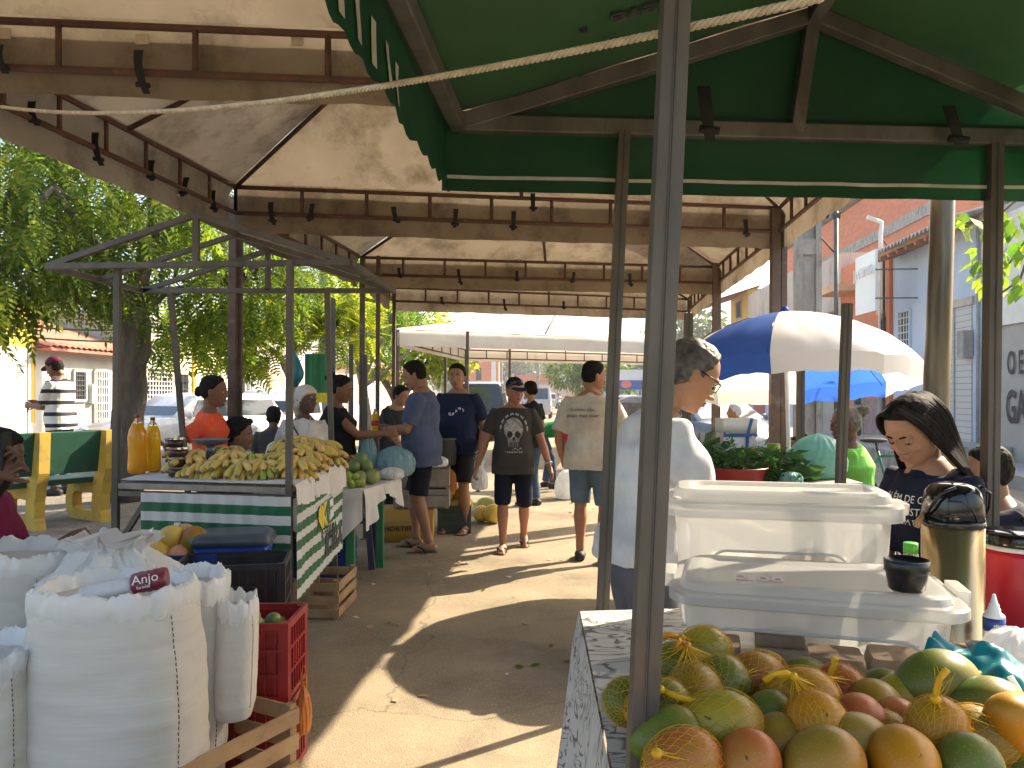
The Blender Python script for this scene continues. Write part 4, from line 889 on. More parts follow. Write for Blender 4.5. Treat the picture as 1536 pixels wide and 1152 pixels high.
def head_mesh(mb,hc,hm,fem):
    T=lambda x,y,z: hc+hm@V(x,y,z)
    rs=[]
    for z,w,f,bk in HEADR:
        if fem and z<-.05: w*=.93
        rg=[]
        for j in range(28):
            a=2*PI*j/28; ca,sa=math.cos(a),math.sin(a); x=w*math.copysign(abs(ca)**.9,ca); y=(f*abs(sa)**.82 if sa>0 else bk*abs(sa)**.95); rg.append(T(x,y,z))
        rs.append(rg)
    mb.loft(rs[::-1])
    E=lambda x,y,z,a,b_,c_,k=0: mb.ell(T(x,y,z),(a,b_,c_),12,8,hm@Matrix.Rotation(k,3,'X'))
    s=.9 if fem else 1
    E(0,.093,-.012,.0085*s,.013*s,.026,-.28); E(0,.1035*s+.003,-.032,.0115*s,.014*s,.0105); E(.0105,.093,-.036,.0085*s,.011,.0075); E(-.0105,.093,-.036,.0085*s,.011,.0075)
    for k in(-1,1):
        E(k*.030,.0805,.020,.026,.0125,.0075 if fem else .009); E(k*.039,.066,-.030,.019,.017,.017); E(k*.0765,-.008,-.012,.008,.020,.031,-.2); E(k*.080,-.014,-.002,.007,.017,.018,-.2)
    E(0,.0865,-.060,.022,.0105,.0055); E(0,.0845,-.071,.019,.0105,.0065); E(0,.077,-.100,.018,.0125,.013)
def person(name_label,pos,yaw,H=1.72,skin='skin_brown',lean=0,side=0,twist=0,hipz=.93,hl=None,hr=None,fl=None,fr=None,heel=(0,0),hp=0,hy=0,hroll=0,girth=1,belly=0,fem=False,vox=.0075,
           top='t_white',sleeve=.62,hem=-.13,loose=1.0,collar=None,bottom=('shorts','shorts_navy',.98),hair=('short','hair_black'),shoe=('sandal','sandal'),curl=(.5,.5),z0=0,eh=None,glasses=False,elL=None,elR=None,category='person',mouth='lips',group=None,watch=None,headscale=1.05,knee_out=.12,eyes='down',bust=0.0,pnL=None,pnR=None,wrinkle=.007,neckline=True,moustache=False,nf=0.0):
    k=H/1.705; root=thing('person',name_label,category,(pos[0],pos[1],z0),math.radians(yaw),group); root.scale=(k,k,k)
    s=rotv(rotv((0,0,1),'X',-lean),'Y',side); r=rotv((1,0,0),'Z',0); rsh=rotv((1,0,0),'Z',twist); f=s.cross(r).normalized(); r=f.cross(s).normalized(); fs=s.cross(rsh).normalized(); rsh=fs.cross(s).normalized()
    hip=V(0,0,hipz) if not isinstance(hipz,tuple) else V(*hipz)
    tw=lambda t: (r.lerp(rsh,max(0,min(1,t/.45))).normalized(),f.lerp(fs,max(0,min(1,t/.45))).normalized())
    if fem: tb=[(-.10,.13,.10),(-.04,.17,.115),(.03,.168,.112),(.13,.130,.095),(.24,.135,.10),(.34,.150,.112),(.42,.142,.095),(.47,.095,.072),(.52,.055,.053)]
    else: tb=[(-.10,.12,.095),(-.04,.16,.115),(.04,.163,.115),(.14,.150,.107),(.26,.160,.115),(.36,.175,.120),(.43,.170,.105),(.48,.125,.082),(.525,.066,.062)]
    def torso(mb,sc_,t0=-9,t1=9,add=0.0,flare=0):
        rs=[]; 
        pts=[(t,a,c) for t,a,c in tb if t0<=t<=t1]
        if t0>-9:   # extend down to the hem
            pts=[(t0,tb[1][1]+.0,tb[1][2])]+pts if pts[0][0]>t0+1e-6 else pts
        for t,a,c in pts:
            g=math.exp(-((t-.13)/.15)**2); bl=belly*g; gi=1+(girth-1)*(1 if t<.40 else .4); bu=bust*math.exp(-((t-.31)/.06)**2)
            R_,F_=tw(t); fl_=flare*max(0,.2-t); rs.append(ring(hip+s*t,max(a*gi*sc_+add+bl*.35+fl_+(.012 if add and t<.1 else 0),.208*gi if add and t<.03 else 0),c*gi*sc_+add+bl*.5+fl_+bu*.5+(.010 if add and t<.1 else 0),R_,F_,fo=bl*.5+bu*.5,p=.88))
        mb.loft(rs)
    nb=hip+s*.50
    sw=.178*(1+(girth-1)*.35) if not fem else .154
    shL,shR=hip+s*.418-rsh*sw,hip+s*.418+rsh*sw
    nd=(s*.55+V(0,0,1)*.45+fs*(.12+nf)).normalized() if abs(lean)<60 else (s+V(0,0,.2)).normalized()
    hb=fs.copy() if abs(lean)<60 else f
    hz=V(0,0,1) if abs(lean)<60 else s
    fwd=V(hb.x,hb.y,0).normalized() if abs(lean)<60 else hb
    rt=fwd.cross(hz).normalized(); HM=Matrix((rt,fwd,hz)).transposed()
    hm=HM@Matrix.Rotation(math.radians(hy),3,'Z')@Matrix.Rotation(math.radians(-hp),3,'X')@Matrix.Rotation(math.radians(hroll),3,'Y')
    nt_=nb+nd*(.050+.05*nf); hc=nt_+hm@(V(0,.020,.100))*headscale
    hm_s=hm*headscale
    mb=MB(); torso(mb,.96)
    mb.tube([nb-s*.035,nb+nd*.025,nt_+hm@V(0,-.012,.0),hc+hm@V(0,-.025,-.03)],[.066,.056,.052,.05] if not fem else [.062,.047,.043,.044],14)
    head_mesh(mb,hc,hm_s,fem)
    ml=1-.12*fem; hands=[]; arms={}
    for sd,sh,tg,eh_,cu,pn in((-1,shL,hl,elL,curl[0],pnL),(1,shR,hr,elR,curl[1],pnR)):
        if tg is None: tg=sh+V(sd*.07,.05,-.53)
        hint=Vector(eh_) if eh_ else V(sd*.35,-1,-.25)
        el,wr=ik(sh,tg,.285,.255,hint); arms[sd]=(sh,el,wr)
        g_=girth**.5
        mb.tube([sh-rsh*sd*.045,sh+V(0,0,0),sh.lerp(el,.35),sh.lerp(el,.75),el,el.lerp(wr,.28),el.lerp(wr,.7),wr],[.045*ml,.054*ml*g_,.052*ml*g_,.045*ml*g_,.041*ml,.043*ml*g_,.034*ml,.028*ml],14)
        mb.ell(el,.040*ml,10,8)
        d=(wr-el).normalized(); pnv=Vector(pn) if pn else V(-sd,.25,0); pnv=(pnv-d*pnv.dot(d)).normalized(); ax=d.cross(pnv).normalized()
        if pn is None and ax.y<0: ax=-ax      # thumb side points forward
        hs=.93 if fem else 1.0
        for i in range(4):                      # palm columns
            o=ax*(.030-.020*i)*hs; mb.tube([wr+o*.55-d*.01,wr+d*.045*hs+o,wr+d*.092*hs+o*1.05],[.016,.0155,.0115],8)
        for i,(ln) in enumerate((.070,.080,.075,.058)):
            p=wr+d*.090*hs+ax*(.031-.0205*i)*hs; dd=(d+ax*(.10-.07*i)).normalized(); pts=[p-d*.012,p]; 
            for j,fr_ in enumerate((.45,.32,.23)):
                dd=(Matrix.Rotation(cu*(.7+.12*i)*(1.15 if j else .9),3,pnv.cross(d).normalized()*-1)@dd).normalized() if cu else dd
                p=p+dd*ln*fr_*hs; pts.append(p)
            mb.tube(pts,[.0105,.0098,.0088,.008,.0066],8)
        p=wr+d*.028+ax*.028; td=(d*.62+ax*.72+pnv*.25).normalized(); pts=[p]; 
        for ln in(.042,.032,.026): p=p+td*ln*hs; pts.append(p); td=(td+pnv*.22*cu+d*.25).normalized()
        mb.tube(pts,[.015,.0125,.0105,.0085],8)
        hands.append((wr,d,pnv,ax))
    # legs
    legs={}
    for sd,tg,hl_ in((-1,fl,heel[0]),(1,fr,heel[1])):
        hj=hip+r*sd*.088-s*.02*0+V(0,0,-.02)
        tg=Vector(tg) if tg else V(sd*.095,.0,.085); tg=tg+V(0,0,0)
        kn,an=ik(hj,tg,.425,.415,V(sd*knee_out,1,.1)); legs[sd]=(hj,kn,an); g_=girth**.6
        mb.tube([hj+V(0,0,.04),hj.lerp(kn,.12),hj.lerp(kn,.5),hj.lerp(kn,.88),kn,kn.lerp(an,.12),kn.lerp(an,.32),kn.lerp(an,.72),an],[.085,.088*g_,.077*g_,.058,.056,.052,.056*g_,.040,.036],16)
        a=math.radians(hl_); fd=V(sd*.12,math.cos(a),-math.sin(a)).normalized(); fu=V(0,math.sin(a),math.cos(a)); q=an-fu*.048
        mb.tube([q-fd*.06,q-fd*.045+fu*.004,q+fd*.03+fu*.008,q+fd*.10-fu*.010,q+fd*.145-fu*.016],[.022,.034,.040,.038,.030],12,flat=1.0)
        sdv=fd.cross(fu).normalized()*sd
        for i,(ox,ln,rr) in enumerate(((-.030,.052,.0145),(-.010,.050,.0105),(.006,.044,.0098),(.020,.036,.009),(.033,.026,.0085))):
            mb.tube([q+fd*.135+sdv*ox-fu*.022,q+fd*(.135+ln)+sdv*ox*1.1-fu*.026],[rr*1.15,rr],8)
        legs[sd]+=(q,fd,fu)
    me=remesh(mb,vox,5 if vox<.0055 else 2,'body'); me.materials.append(M[skin])
    # eye sockets and mouth line pressed into the face
    n=len(me.vertices); co=np.empty(n*3); me.vertices.foreach_get('co',co); co=co.reshape(-1,3); inv=np.array((hm_s.inverted())); lo=(co-np.array(hc))@inv.T
    push=np.zeros(n)
    front=lo[:,1]>.03
    for ex in(-.031,.031): push+=.0085*np.exp(-(((lo[:,0]-ex)/.017)**2+((lo[:,2]-.003)/.0095)**2))*front
    push+=.0035*np.exp(-((lo[:,0]/.021)**2+((lo[:,2]+.0655)/.0028)**2))*front
    co-=push[:,None]*np.array(hm@V(0,1,0)); me.vertices.foreach_set('co',co.ravel()); me.update()
    link('body',me,root)
    T=lambda x,y,z: hc+hm_s@V(x,y,z)
    for sd in(-1,1):
        eb=MB(); eb.ell(T(sd*.031,.0715,.002),.0112*headscale,12,8); eb.ell(T(sd*.031,.0785 if eyes=='down' else .0795,.0015-(.006 if eyes=='down' else 0)),(.0058,.0045,.0058),10,8,hm,1); eb.build('eye',[M['eye_white'],M['iris']],root)
        lb=MB(); lb.ell(T(sd*.031,.0715,.003),(.0138*headscale,.0128*headscale,.0124*headscale),14,10,hm@Matrix.Rotation(-.55 if eyes=='down' else -.12,3,'X'),fn=lambda q_: V(q_.x,q_.y,max(q_.z,.0005))); lb.build('eyelid',M[skin],root)
        if vox<.0055:
            bb=MB(); bb.tube([T(sd*.018,.0815,-.004),T(sd*.026,.0865,-.0065),T(sd*.036,.0860,-.0065),T(sd*.046,.0785,-.003)],[.0009,.0016,.0016,.0009],6); bb.build('eyelash',M['hair_black'],root)
        if hair[1]!='none':
            bb=MB(); bb.tube([T(sd*.014,.0925,.0215),T(sd*.030,.0915,.0265),T(sd*.047,.079,.022)],[.0028,.0034,.0018],6); bb.build('eyebrow',M[hair[1] if hair[1] in M else 'hair_black'],root)
    bb=MB(); bb.ell(T(0,.0935,-.0608),(.021,.0055,.0044),12,6,hm); bb.ell(T(0,.0915,-.0705),(.0185,.006,.0052),12,6,hm); bb.build('mouth',M[mouth],root)
    if moustache:
        bb=MB(); bb.tube([T(-.026,.085,-.058),T(-.012,.097,-.0485),T(0,.0985,-.047),T(.012,.097,-.0485),T(.026,.085,-.058)],[.003,.006,.0065,.006,.003],8); bb.build('moustache',M[hair[1]],root)
    # hair
    hk,hmn=hair; hb_=MB()
    th={'short':.011,'crop':.007,'thick':.020,'receding':.010,'bun':.008,'puffs':.007,'pulled':.008,'long':.010,'wrap':.013}.get(hk,.01)
    def hairline(y):
        ys=[-.11,-.05,-.02,.0,.012,.028,.045,.062,.078,.1]; zs=[-.075,-.070,-.045,-.022,-.012,.022,.048,.070,.080,.09]
        if hk=='receding': zs=[-.075,-.070,-.045,-.025,-.018,.020,.075,.098,.115,.12]
        if hk=='wrap': zs=[-.09,-.085,-.07,-.05,-.03,.005,.028,.045,.052,.06]
        if hk in('pulled','bun','puffs','long'): zs=[-.07,-.064,-.04,-.010,.012,.040,.060,.076,.084,.09]
        return float(np.interp(y,ys,zs))
    rz_=[q_[0] for q_ in HEADR][::-1]; cols=[[q_[i] for q_ in HEADR][::-1] for i in(1,2,3)]; rs=[]
    for z in np.linspace(-.112,.1169,40):
        w_,f_,b_=[float(np.interp(z,rz_,c_)) for c_ in cols]
        if fem and z<-.05: w_*=.93
        rg=[]
        for j in range(44):
            a=2*PI*j/44; ca,sa=math.cos(a),math.sin(a); x=w_*math.copysign(abs(ca)**.9,ca); y=(f_*abs(sa)**.82 if sa>0 else b_*abs(sa)**.95)
            h_=(z-hairline(y)); d_=max(-1,min(1,h_/.012)); dl=th*d_ if d_>0 else .024*d_
            n_=V(x,y,max(z,0)*.9+.001).normalized(); rg.append(T(*(V(x,y,z)+n_*dl)))
        rs.append(rg)
    hb_.loft(rs)
    if hk=='thick': hb_.ell(T(0,.058,.105),(.055,.035,.022),14,10,hm)
    if hk=='bun':
        for v in [V(*rng.normal(size=3)).normalized() for _ in range(14)]: hb_.ell(T(0,-.115,.085)+v*.030,.028,10,8)
    if hk=='pulled': hb_.ell(T(0,-.112,-.01),(.028,.032,.042),12,8,hm)
    if hk=='puffs':
        for sd in(-1,1):
            for v in [V(*rng.normal(size=3)).normalized() for _ in range(10)]: hb_.ell(T(sd*.05,-.085,.095)+v*.026,.024,8,6)
    if hk=='wrap': hb_.ell(T(0,-.085,-.055),(.055,.045,.05),14,10,hm)
    hm_=remesh(hb_,max(.004,vox*.75),2,'hair'); amp=.003 if hk!='thick' else .007; cc=np.array(hc)
    if hk in('wrap','long'): amp=.0012
    displace(hm_,lambda p: amp*smooth_noise(V(*(p-cc)),38,2)+amp*.8*smooth_noise(V(*(p-cc)),90,3))
    hm_.materials.append(M[hmn]); hair_o=link('hair' if hk!='wrap' else 'head_cap',hm_,root)
    # clothes
    info=dict(root=root,hip=hip,s=s,r=rsh,f=fs,hc=hc,hm=hm,T=T,arms=arms,hands=hands,legs=legs,k=k)
    if top:
        sb=MB(); torso(sb,1.0,hem,.49,.016*loose,flare=.025*(loose)); 
        for sd in(-1,1):
            sh,el,wr=arms[sd]; L=sleeve; end=sh.lerp(el,L) if L<=1 else el.lerp(wr,L-1); g_=girth**.5
            pts=[sh-rsh*sd*.07-s*.01,sh+s*.004]+[sh.lerp(el,x) for x in np.linspace(.2,min(L,1),4)]+([el.lerp(wr,x) for x in np.linspace(.2,L-1,3)] if L>1 else [])
            sb.tube(pts,[.050*ml*g_+.006,.060*ml*g_+.008]+[(.060+.006*loose)*ml*g_+.005*j*loose/3 for j in range(len(pts)-2)] if L<=1 else [.068*ml]*len(pts),16)
        if neckline: sb.tube([hip+s*.44-fs*.004,hip+s*.475,hip+s*.503+fs*.004],[.115,.088,.068] if not fem else [.10,.080,.061],20)
        tm=remesh(sb,max(.008,vox),4,'shirt'); hp_=np.array(hip)
        displace(tm,lambda p: wrinkle*(smooth_noise(V(p[0]*2.2,p[1]*2.2,p[2]*6.0),2.1,5)+.6*smooth_noise(V(p[0]*1.2+p[2]*3,p[1],p[2]*1.5),4.4,8)+.8*(.35-abs(smooth_noise(V(p[0]*1.6+p[2]*.7,p[1]*1.6-p[2]*.5,p[2]*.55),5.2,11)))))
        tm.materials.append(M[top]); info['shirt']=link('shirt',tm,root)
        if collar:
            cb=MB(); c0=hip+s*.50; 
            cb.tube([c0+(rsh*math.cos(a)*.068+fs*(math.sin(a)*.062+.012))*1.0+s*(.012-.02*max(0,math.sin(a))) for a in np.linspace(PI*.56,PI*2.44,26)],.016,8,flat=.55)
            cb.build('collar',M[collar],root)
    bk=bottom[0]; bm_=M[bottom[1]]; pb=MB()
    rs=[]
    for t,a,c in((-.12,.14,.115),(-.06,.170,.128),(.02,.166,.122),(.07,.155,.115)): rs.append(ring(hip+s*t,(a-.004)*girth,(c-.003)*girth,r,f,fo=belly*.3))
    pb.loft(rs)
    if bk in('shorts','pants'):
        for sd in(-1,1):
            hj,kn,an=legs[sd][:3]; g_=girth**.6
            if bk=='shorts':
                e=bottom[2]; pts=[hj+V(0,0,.05)]+[hj.lerp(kn,x) for x in np.linspace(.08,min(e,1),6)]+([kn.lerp(an,x) for x in np.linspace(.04,e-1,3)] if e>1 else [])
                pb.tube(pts,[.094]+[.101*g_-.004*j for j in range(len(pts)-1)],18)
            else:
                pts=[hj+V(0,0,.05)]+[hj.lerp(kn,x) for x in(.1,.35,.65,.9)]+[kn]+[kn.lerp(an,x) for x in(.15,.4,.7,.97)]
                pb.tube(pts,[.09,.098*g_,.092*g_,.08,.07,.068,.066,.064,.06,.058],18)
    else:
        e=bottom[2]; kn=(legs[-1][1]+legs[1][1])/2; an=(legs[-1][2]+legs[1][2])/2
        tgt=hip.lerp(kn,min(e,1)) if e<=1 else kn.lerp(an,e-1)
        if bk=='skirt': pb.loft([ring(hip.lerp(tgt,x),.175*girth+.035*x,.13*girth+.045*x,r,f if abs(f.z)<.5 else V(0,1,0)) for x in np.linspace(0,1,7)])
    tm=remesh(pb,max(.009,vox),3,bk); displace(tm,lambda p: .006*smooth_noise(V(p[0]*3,p[1]*3,p[2]*5),2.3,9)); tm.materials.append(bm_); info['bottom']=link({'shorts':'shorts','pants':'trousers','skirt':'skirt'}[bk],tm,root)
    for sd in(-1,1):
        q,fd,fu=legs[sd][3:]; sdv=fd.cross(fu).normalized(); bb=MB()
        if shoe[0]=='sandal':
            prof=[(-.075,.022),(-.06,.036),(0,.036),(.07,.043),(.13,.048),(.17,.042),(.195,.022)]
            poly=[(x*1,y) for y,x in prof]+[(-x,y) for y,x in reversed(prof)]
            vs=[q+sdv*x+fd*y-fu*h for h in(.036,.050) for x,y in poly]; m_=len(poly); bb.add(vs,[tuple(range(m_)),tuple(reversed(range(m_,2*m_)))]+[(i,(i+1)%m_,(i+1)%m_+m_,i+m_) for i in range(m_)])
            for e_ in(-1,1): bb.tube([q+fd*.125-sdv*0-fu*.022+fu*.012,q+fd*.10+sdv*e_*.030+fu*.020,q+fd*.055+sdv*e_*.046+fu*.0,q+fd*.03+sdv*e_*.046-fu*.036],.009,8,flat=.5)
            bb.build('sandal',M[shoe[1]],root)
        else:
            bb.tube([q-fd*.075-fu*.01,q-fd*.05,q+fd*.04+fu*.004,q+fd*.12-fu*.012,q+fd*.19-fu*.022],[.032,.045,.050,.046,.026],14); bb.build('shoe',M[shoe[1]],root)
    if glasses:
        gb=MB()
        for sd in(-1,1):
            cs=[T(sd*.033+.027*math.cos(a)*.95,.098-.006*abs(math.cos(a)),.001+.018*math.sin(a)) for a in np.linspace(0,2*PI,17)]; gb.tube(cs,.0019,6); gb.tube([T(sd*.059,.094,.008),T(sd*.076,.06,.012),T(sd*.0845,-.005,.010)],[.003,.0028,.0022],6)
        gb.tube([T(-.007,.101,.006),T(.007,.101,.006)],.0018,6); gb.build('glasses',M['glasses_black'],root)
    if watch:
        sh,el,wr=arms[watch]; bb=MB(); d=(wr-el).normalized(); a=wr-d*.03; bb.tube([a-d*.011,a+d*.011],.034,14); bb.ell(a+V(watch*.030,0,0),(.012,.016,.016),10,6); bb.build('watch',M['watch_metal'],root)
    return info
def baseball_cap(I,m,txt=None,tm=None):
    T=I['T']; hm=I['hm']; bb=MB()
    bb.ell(T(0,-.012,.048),(.087,.102,.088),26,14,hm,fn=lambda q_: V(q_.x,q_.y,max(q_.z,-.012)))
    o=[]; 
    for j in range(15):
        a=PI*(j/14); o.append((.078*math.cos(a),.074+.080*math.sin(a)**.8,.036-.020*math.sin(a)+.0*abs(math.cos(a))))
    n_=len(o); vs=[T(x,y,z) for x,y,z in o]+[T(x,y,z-.005) for x,y,z in o]+[T(.0,.05,.052),T(0,.05,.045)]
    fs=[(j,j+1,2*n_) for j in range(n_-1)]+[(n_+j+1,n_+j,2*n_+1) for j in range(n_-1)]+[(j,n_+j,n_+j+1,j+1) for j in range(n_-1)]
    bb.add(vs,fs); bb.ell(T(0,-.012,.137),.006,8,6); c=bb.build('cap',M[m],I['root'])
    return c
def decal(I,name,cx,t,w,h,nx,ny,mask,mats,side=1,off=.003,ang=0,obj='shirt',axis=None):
    me=I[obj].data; bvh=BVHTree.FromPolygons([v.co for v in me.vertices],[p.vertices for p in me.polygons]); bb=MB(); s=I['s']
    R=Matrix.Rotation(math.radians(ang),3,s); r=(R@I['r']); f=(R@I['f'])*side; r=r if side>0 else -r
    # viewed from the front, image right is -r
    pts={}
    def pt(i,j):
        if (i,j) not in pts:
            x=(i/nx-.5)*w+cx; y=(.5-j/ny)*h+t; o=I['hip']+s*y-r*x+f*.6; hit=bvh.ray_cast(o,-f,1.0); pts[(i,j)]=(hit[0]+f*off) if hit[0] is not None else None
        return pts[(i,j)]
    for j in range(ny):
        for i in range(nx):
            m_=mask((i+.5)/nx*2-1,1-(j+.5)/ny*2)
            if m_ is None: continue
            q_=[pt(i,j),pt(i+1,j),pt(i+1,j+1),pt(i,j+1)]
            if any(p is None for p in q_): continue
            bb.add(q_,[(0,3,2,1)],m_)
    return bb.build(name,[M[x] for x in mats],I['root'],clean=False)
def decal_text(I,txt,cx,t,size,m,side=1,ang=0,tilt=0,off=.003,obj='shirt',space=1.0):
    me=I[obj].data; bvh=BVHTree.FromPolygons([v.co for v in me.vertices],[p.vertices for p in me.polygons]); s=I['s']
    R=Matrix.Rotation(math.radians(ang),3,s); r=(R@I['r']); f=(R@I['f'])*side; r=r if side>0 else -r
    tm=text_mesh(txt,size,0,space=space); ca,sa=math.cos(math.radians(tilt)),math.sin(math.radians(tilt))
    for v in tm.vertices:
        x,y=v.co.x*ca-v.co.y*sa,v.co.x*sa+v.co.y*ca; o=I['hip']+s*(t+y)-r*(cx+x)+f*.6; hit=bvh.ray_cast(o,-f,1.0); v.co=hit[0]+f*off if hit[0] is not None else o-f*.5
    tm.materials.clear(); tm.materials.append(M[m]); return link('lettering',tm,I['root'])
PE={}
PE['skull']=person('man in dark grey skull print t-shirt and navy cap walking towards the camera',PZ(770,7.45,0),178,1.66,'skin_red',girth=1.04,belly=.025,top='t_char',sleeve=.72,hem=-.17,loose=1.25,bottom=('shorts','shorts_navy',1.08),hair=('crop','hair_grey'),shoe=('sandal','sandal'),
  fr=(.10,.10,.085),fl=(-.10,-.16,.13),heel=(38,0),hl=(-.37,.06,.80),hr=(.36,.06,.82),hp=8,hy=28,watch=-1,vox=.0065,curl=(.45,.5))
baseball_cap(PE['skull'],'cap_navy')
def skullmask(x,y):
    r=math.hypot((x+.02)/.56,(y-.17)/.52)
    ring_=math.hypot(x/.86,(y-.12)/.80)
    if .86<ring_<.97 and y>.05 and (math.floor(math.degrees(math.atan2(y,x))/7)%3): return 0
    inside=r<1 or (abs(x+.02)<.33-.10*(-y-.3) and -.62<y<-.2)
    if inside:
        for ex in(-.24,.22):
            if math.hypot((x-ex)/.17,(y+.05+.2*abs(x)*.3)/.15)<1: return None
        if abs(x)<.09 and -.32<y<-.18 and abs(x)<(.32+y)*-.0+.07: return None
        if -.60<y<-.40 and (math.floor((x+1)*16)%2==0) and abs(x)<.3: return None
        if r>.62 and y>.2 and (math.sin(x*9+y*13)>.35): return 1
        if r>.85 and y<.1: return 1
        return 0 if math.sin(x*21)*math.sin(y*17)>-.72 else 1
    if -.75<y<-.65 and -.12<x<.45 and abs((y+.70)-.04*math.sin(x*20))<.022: return 0
    if -.86<y<-.80 and abs(x)<.5 and math.floor((x+1)*22)%3: return 0
    return None
decal(PE['skull'],'skull_print',0.01,.235,.335,.44,56,72,skullmask,['print_cream','print_grey'])
bb=MB(); T=PE['skull']['T']
PE['polo']=person('man in slate blue polo shirt and navy shorts looking down at a juice bottle',PZ(636,7.45,0),86,1.84,'skin_tan',girth=1.10,belly=.06,lean=2,top='t_polo',sleeve=.80,hem=-.17,loose=1.15,collar='t_polo_collar',bottom=('shorts','shorts_navy',.97),hair=('receding','hair_black'),
  hl=(-.10,.35,1.07),hr=(.09,.34,1.08),hp=24,watch=-1,vox=.0065,curl=(.9,.9),fl=(-.11,-.07,.085),fr=(.11,.09,.085),elL=(-.5,-.8,-.6),elR=(.5,-.8,-.6),moustache=True)
PE['navy']=person('heavy man in navy t-shirt holding a white shopping bag at his side',PZ(687,8.4,0),158,1.83,'skin_tan',girth=1.16,belly=.09,top='t_navy',sleeve=.8,loose=1.2,bottom=('shorts','trouser_dark',.95),hair=('short','hair_black'),hl=(-.30,.10,.86),hr=(.22,.36,1.08),hp=2,hy=12,vox=.007,curl=(.9,.5),eyes='open')
decal(PE['navy'],'chest_print',.06,.30,.16,.12,16,12,lambda x,y: 0 if abs(y-.5*math.sin(x*3))<.22 and math.sin(x*14+y*3)>-.2 else None,['print_white'])
PE['beige']=person('man in beige t-shirt with lines of writing seen from behind',PZ(886,6.9,0),-14,1.80,'skin_red',girth=1.12,top='t_beige',sleeve=.9,hem=-.14,loose=1.3,bottom=('shorts','jeans',1.02),hair=('crop','hair_black'),shoe=('shoe','sandal'),hl=(-.27,.12,.88),hr=(.30,.22,.95),hy=-52,hp=5,vox=.007,fl=(-.10,.06,.085),fr=(.12,-.05,.085))
for i,tx in enumerate(('Sozinho não','posso mais viver')): decal_text(PE['beige'],tx,-.05,.365-.05*i,.042,'ink',side=-1)
PE['white']=person('man with black glasses in white t-shirt bending over the boxes',PZ(957,2.78,0),-80,1.715,'skin_tan',lean=9,nf=.55,girth=1.0,belly=.02,top='t_white',sleeve=.95,hem=-.045,loose=1.05,bottom=('pants','jeans_grey',1),hair=('receding','hair_grey'),shoe=('shoe','sandal'),hl=(-.16,.42,.98),hr=(.2,.40,1.0),hp=30,vox=.005,glasses=True,curl=(.4,.4),wrinkle=.020)
PE['girl']=person('girl with long straight black hair in navy t-shirt looking down',PZ(1422,2.62,0),112,1.525,'skin_light',lean=12,fem=True,bust=.03,top='t_dblue',sleeve=.95,hem=-.12,loose=1.2,bottom=('pants','jeans_blue',1),hair=('long','hair_black'),shoe=('shoe','sandal'),hl=(-.10,.36,.92),hr=(.12,.34,.92),hp=31,hy=4,vox=.004,curl=(.5,.5),mouth='lips_pink')
I=PE['girl']; T=I['T']; hb_=MB()
for i in range(330):   # strands parted in the middle and falling over the shoulders to the back
    sd=-1 if i%2 else 1; a=random.random(); b_=random.random()
    x0=sd*(.006+.01*b_); y0=.07-.16*a; z0=.119-.022*((y0-.0)/.1)**2-.012*a*0
    xs=sd*(.079+.010*b_); p0=T(x0,y0,z0); p1=T(sd*.050,y0*1.02+.004,.100-.012*a); p2=T(xs,y0*.85-.006,.035); p3=T(xs+sd*.004,y0*.62-.025,-.05)
    back=.25+.75*a
    e=I['hip']+I['s']*(.40-.05*b_)+I['r']*sd*(.05+.085*(1-a)+.02*b_)-I['f']*(.080+.03*b_)*min(1,.4+back); e2=I['hip']+I['s']*(.12+.12*random.random())+I['r']*sd*(.03+.11*random.random())-I['f']*(.095+.03*b_)
    pts=[p0,p1,p2,p3,(p3+e)/2+I['r']*sd*.012,e,e2]; fine=[]
    for j in range(len(pts)-1):
        q0,q1,q2,q3=pts[max(j-1,0)],pts[j],pts[j+1],pts[min(j+2,len(pts)-1)]
        for m_ in range(4):
            u=m_/4; fine.append(.5*((2*q1)+(q2-q0)*u+(2*q0-5*q1+4*q2-q3)*u*u+(3*q1-q0-3*q2+q3)*u**3))
    fine.append(pts[-1]); hb_.tube(fine,[.0045]+[.0075]*(len(fine)-3)+[.005,.002],5)
hb_.build('long_hair',M['hair_black'],I['root'])
for i,(tx,cx) in enumerate((('ALÉM DE COMO',.0),('SABER DISTO, PRA',.0),('DE UM FRUTO',.0))): decal_text(I,tx,cx+.02,.395-.042*i,.036,'print_white',tilt=0)
PE['striped']=person('man in maroon cap and black striped white polo behind the green bench',PZ(92,10.0,0),82,1.80,'skin_brown',lean=3,belly=.03,top='t_striped',sleeve=.85,loose=1.2,bottom=('pants','jeans_grey',1),hair=('crop','hair_black'),hl=(-.08,.36,1.10),hr=(.07,.36,1.12),hp=22,z0=PLZ,shoe=('shoe','sandal'),vox=.008,curl=(.8,.8),collar='t_pale')
baseball_cap(PE['striped'],'cap_maroon'); decal(PE['striped'],'chest_band',0,.30,.30,.075,12,5,lambda x,y:0,['print_blue'])
PE['orange']=person('woman in bright orange t-shirt with one hand on her hip behind the bananas',PZ(314,5.98,0),-78,1.645,'skin_brown',fem=True,bust=.04,girth=1.08,top='t_orange',sleeve=.72,loose=1.15,bottom=('pants','jeans_blue',1),hair=('pulled','hair_black'),hr=(.20,-.04,.99),elR=(.6,-1,.1),hl=(-.2,.12,.85),hp=4,vox=.007,eyes='open')
PE['elder']=person('seated dark haired person whose head rises behind the banana bunches',PZ(352,6.05,0),-82,1.66,'skin_brown',hipz=.57,fl=(-.12,.42,.085),fr=(.12,.42,.085),top='t_maroon',sleeve=.3,bottom=('pants','trouser_dark',1),hair=('thick','hair_black'),hl=(-.1,.35,.6),hr=(.1,.35,.6),hp=6,vox=.007,fem=True)
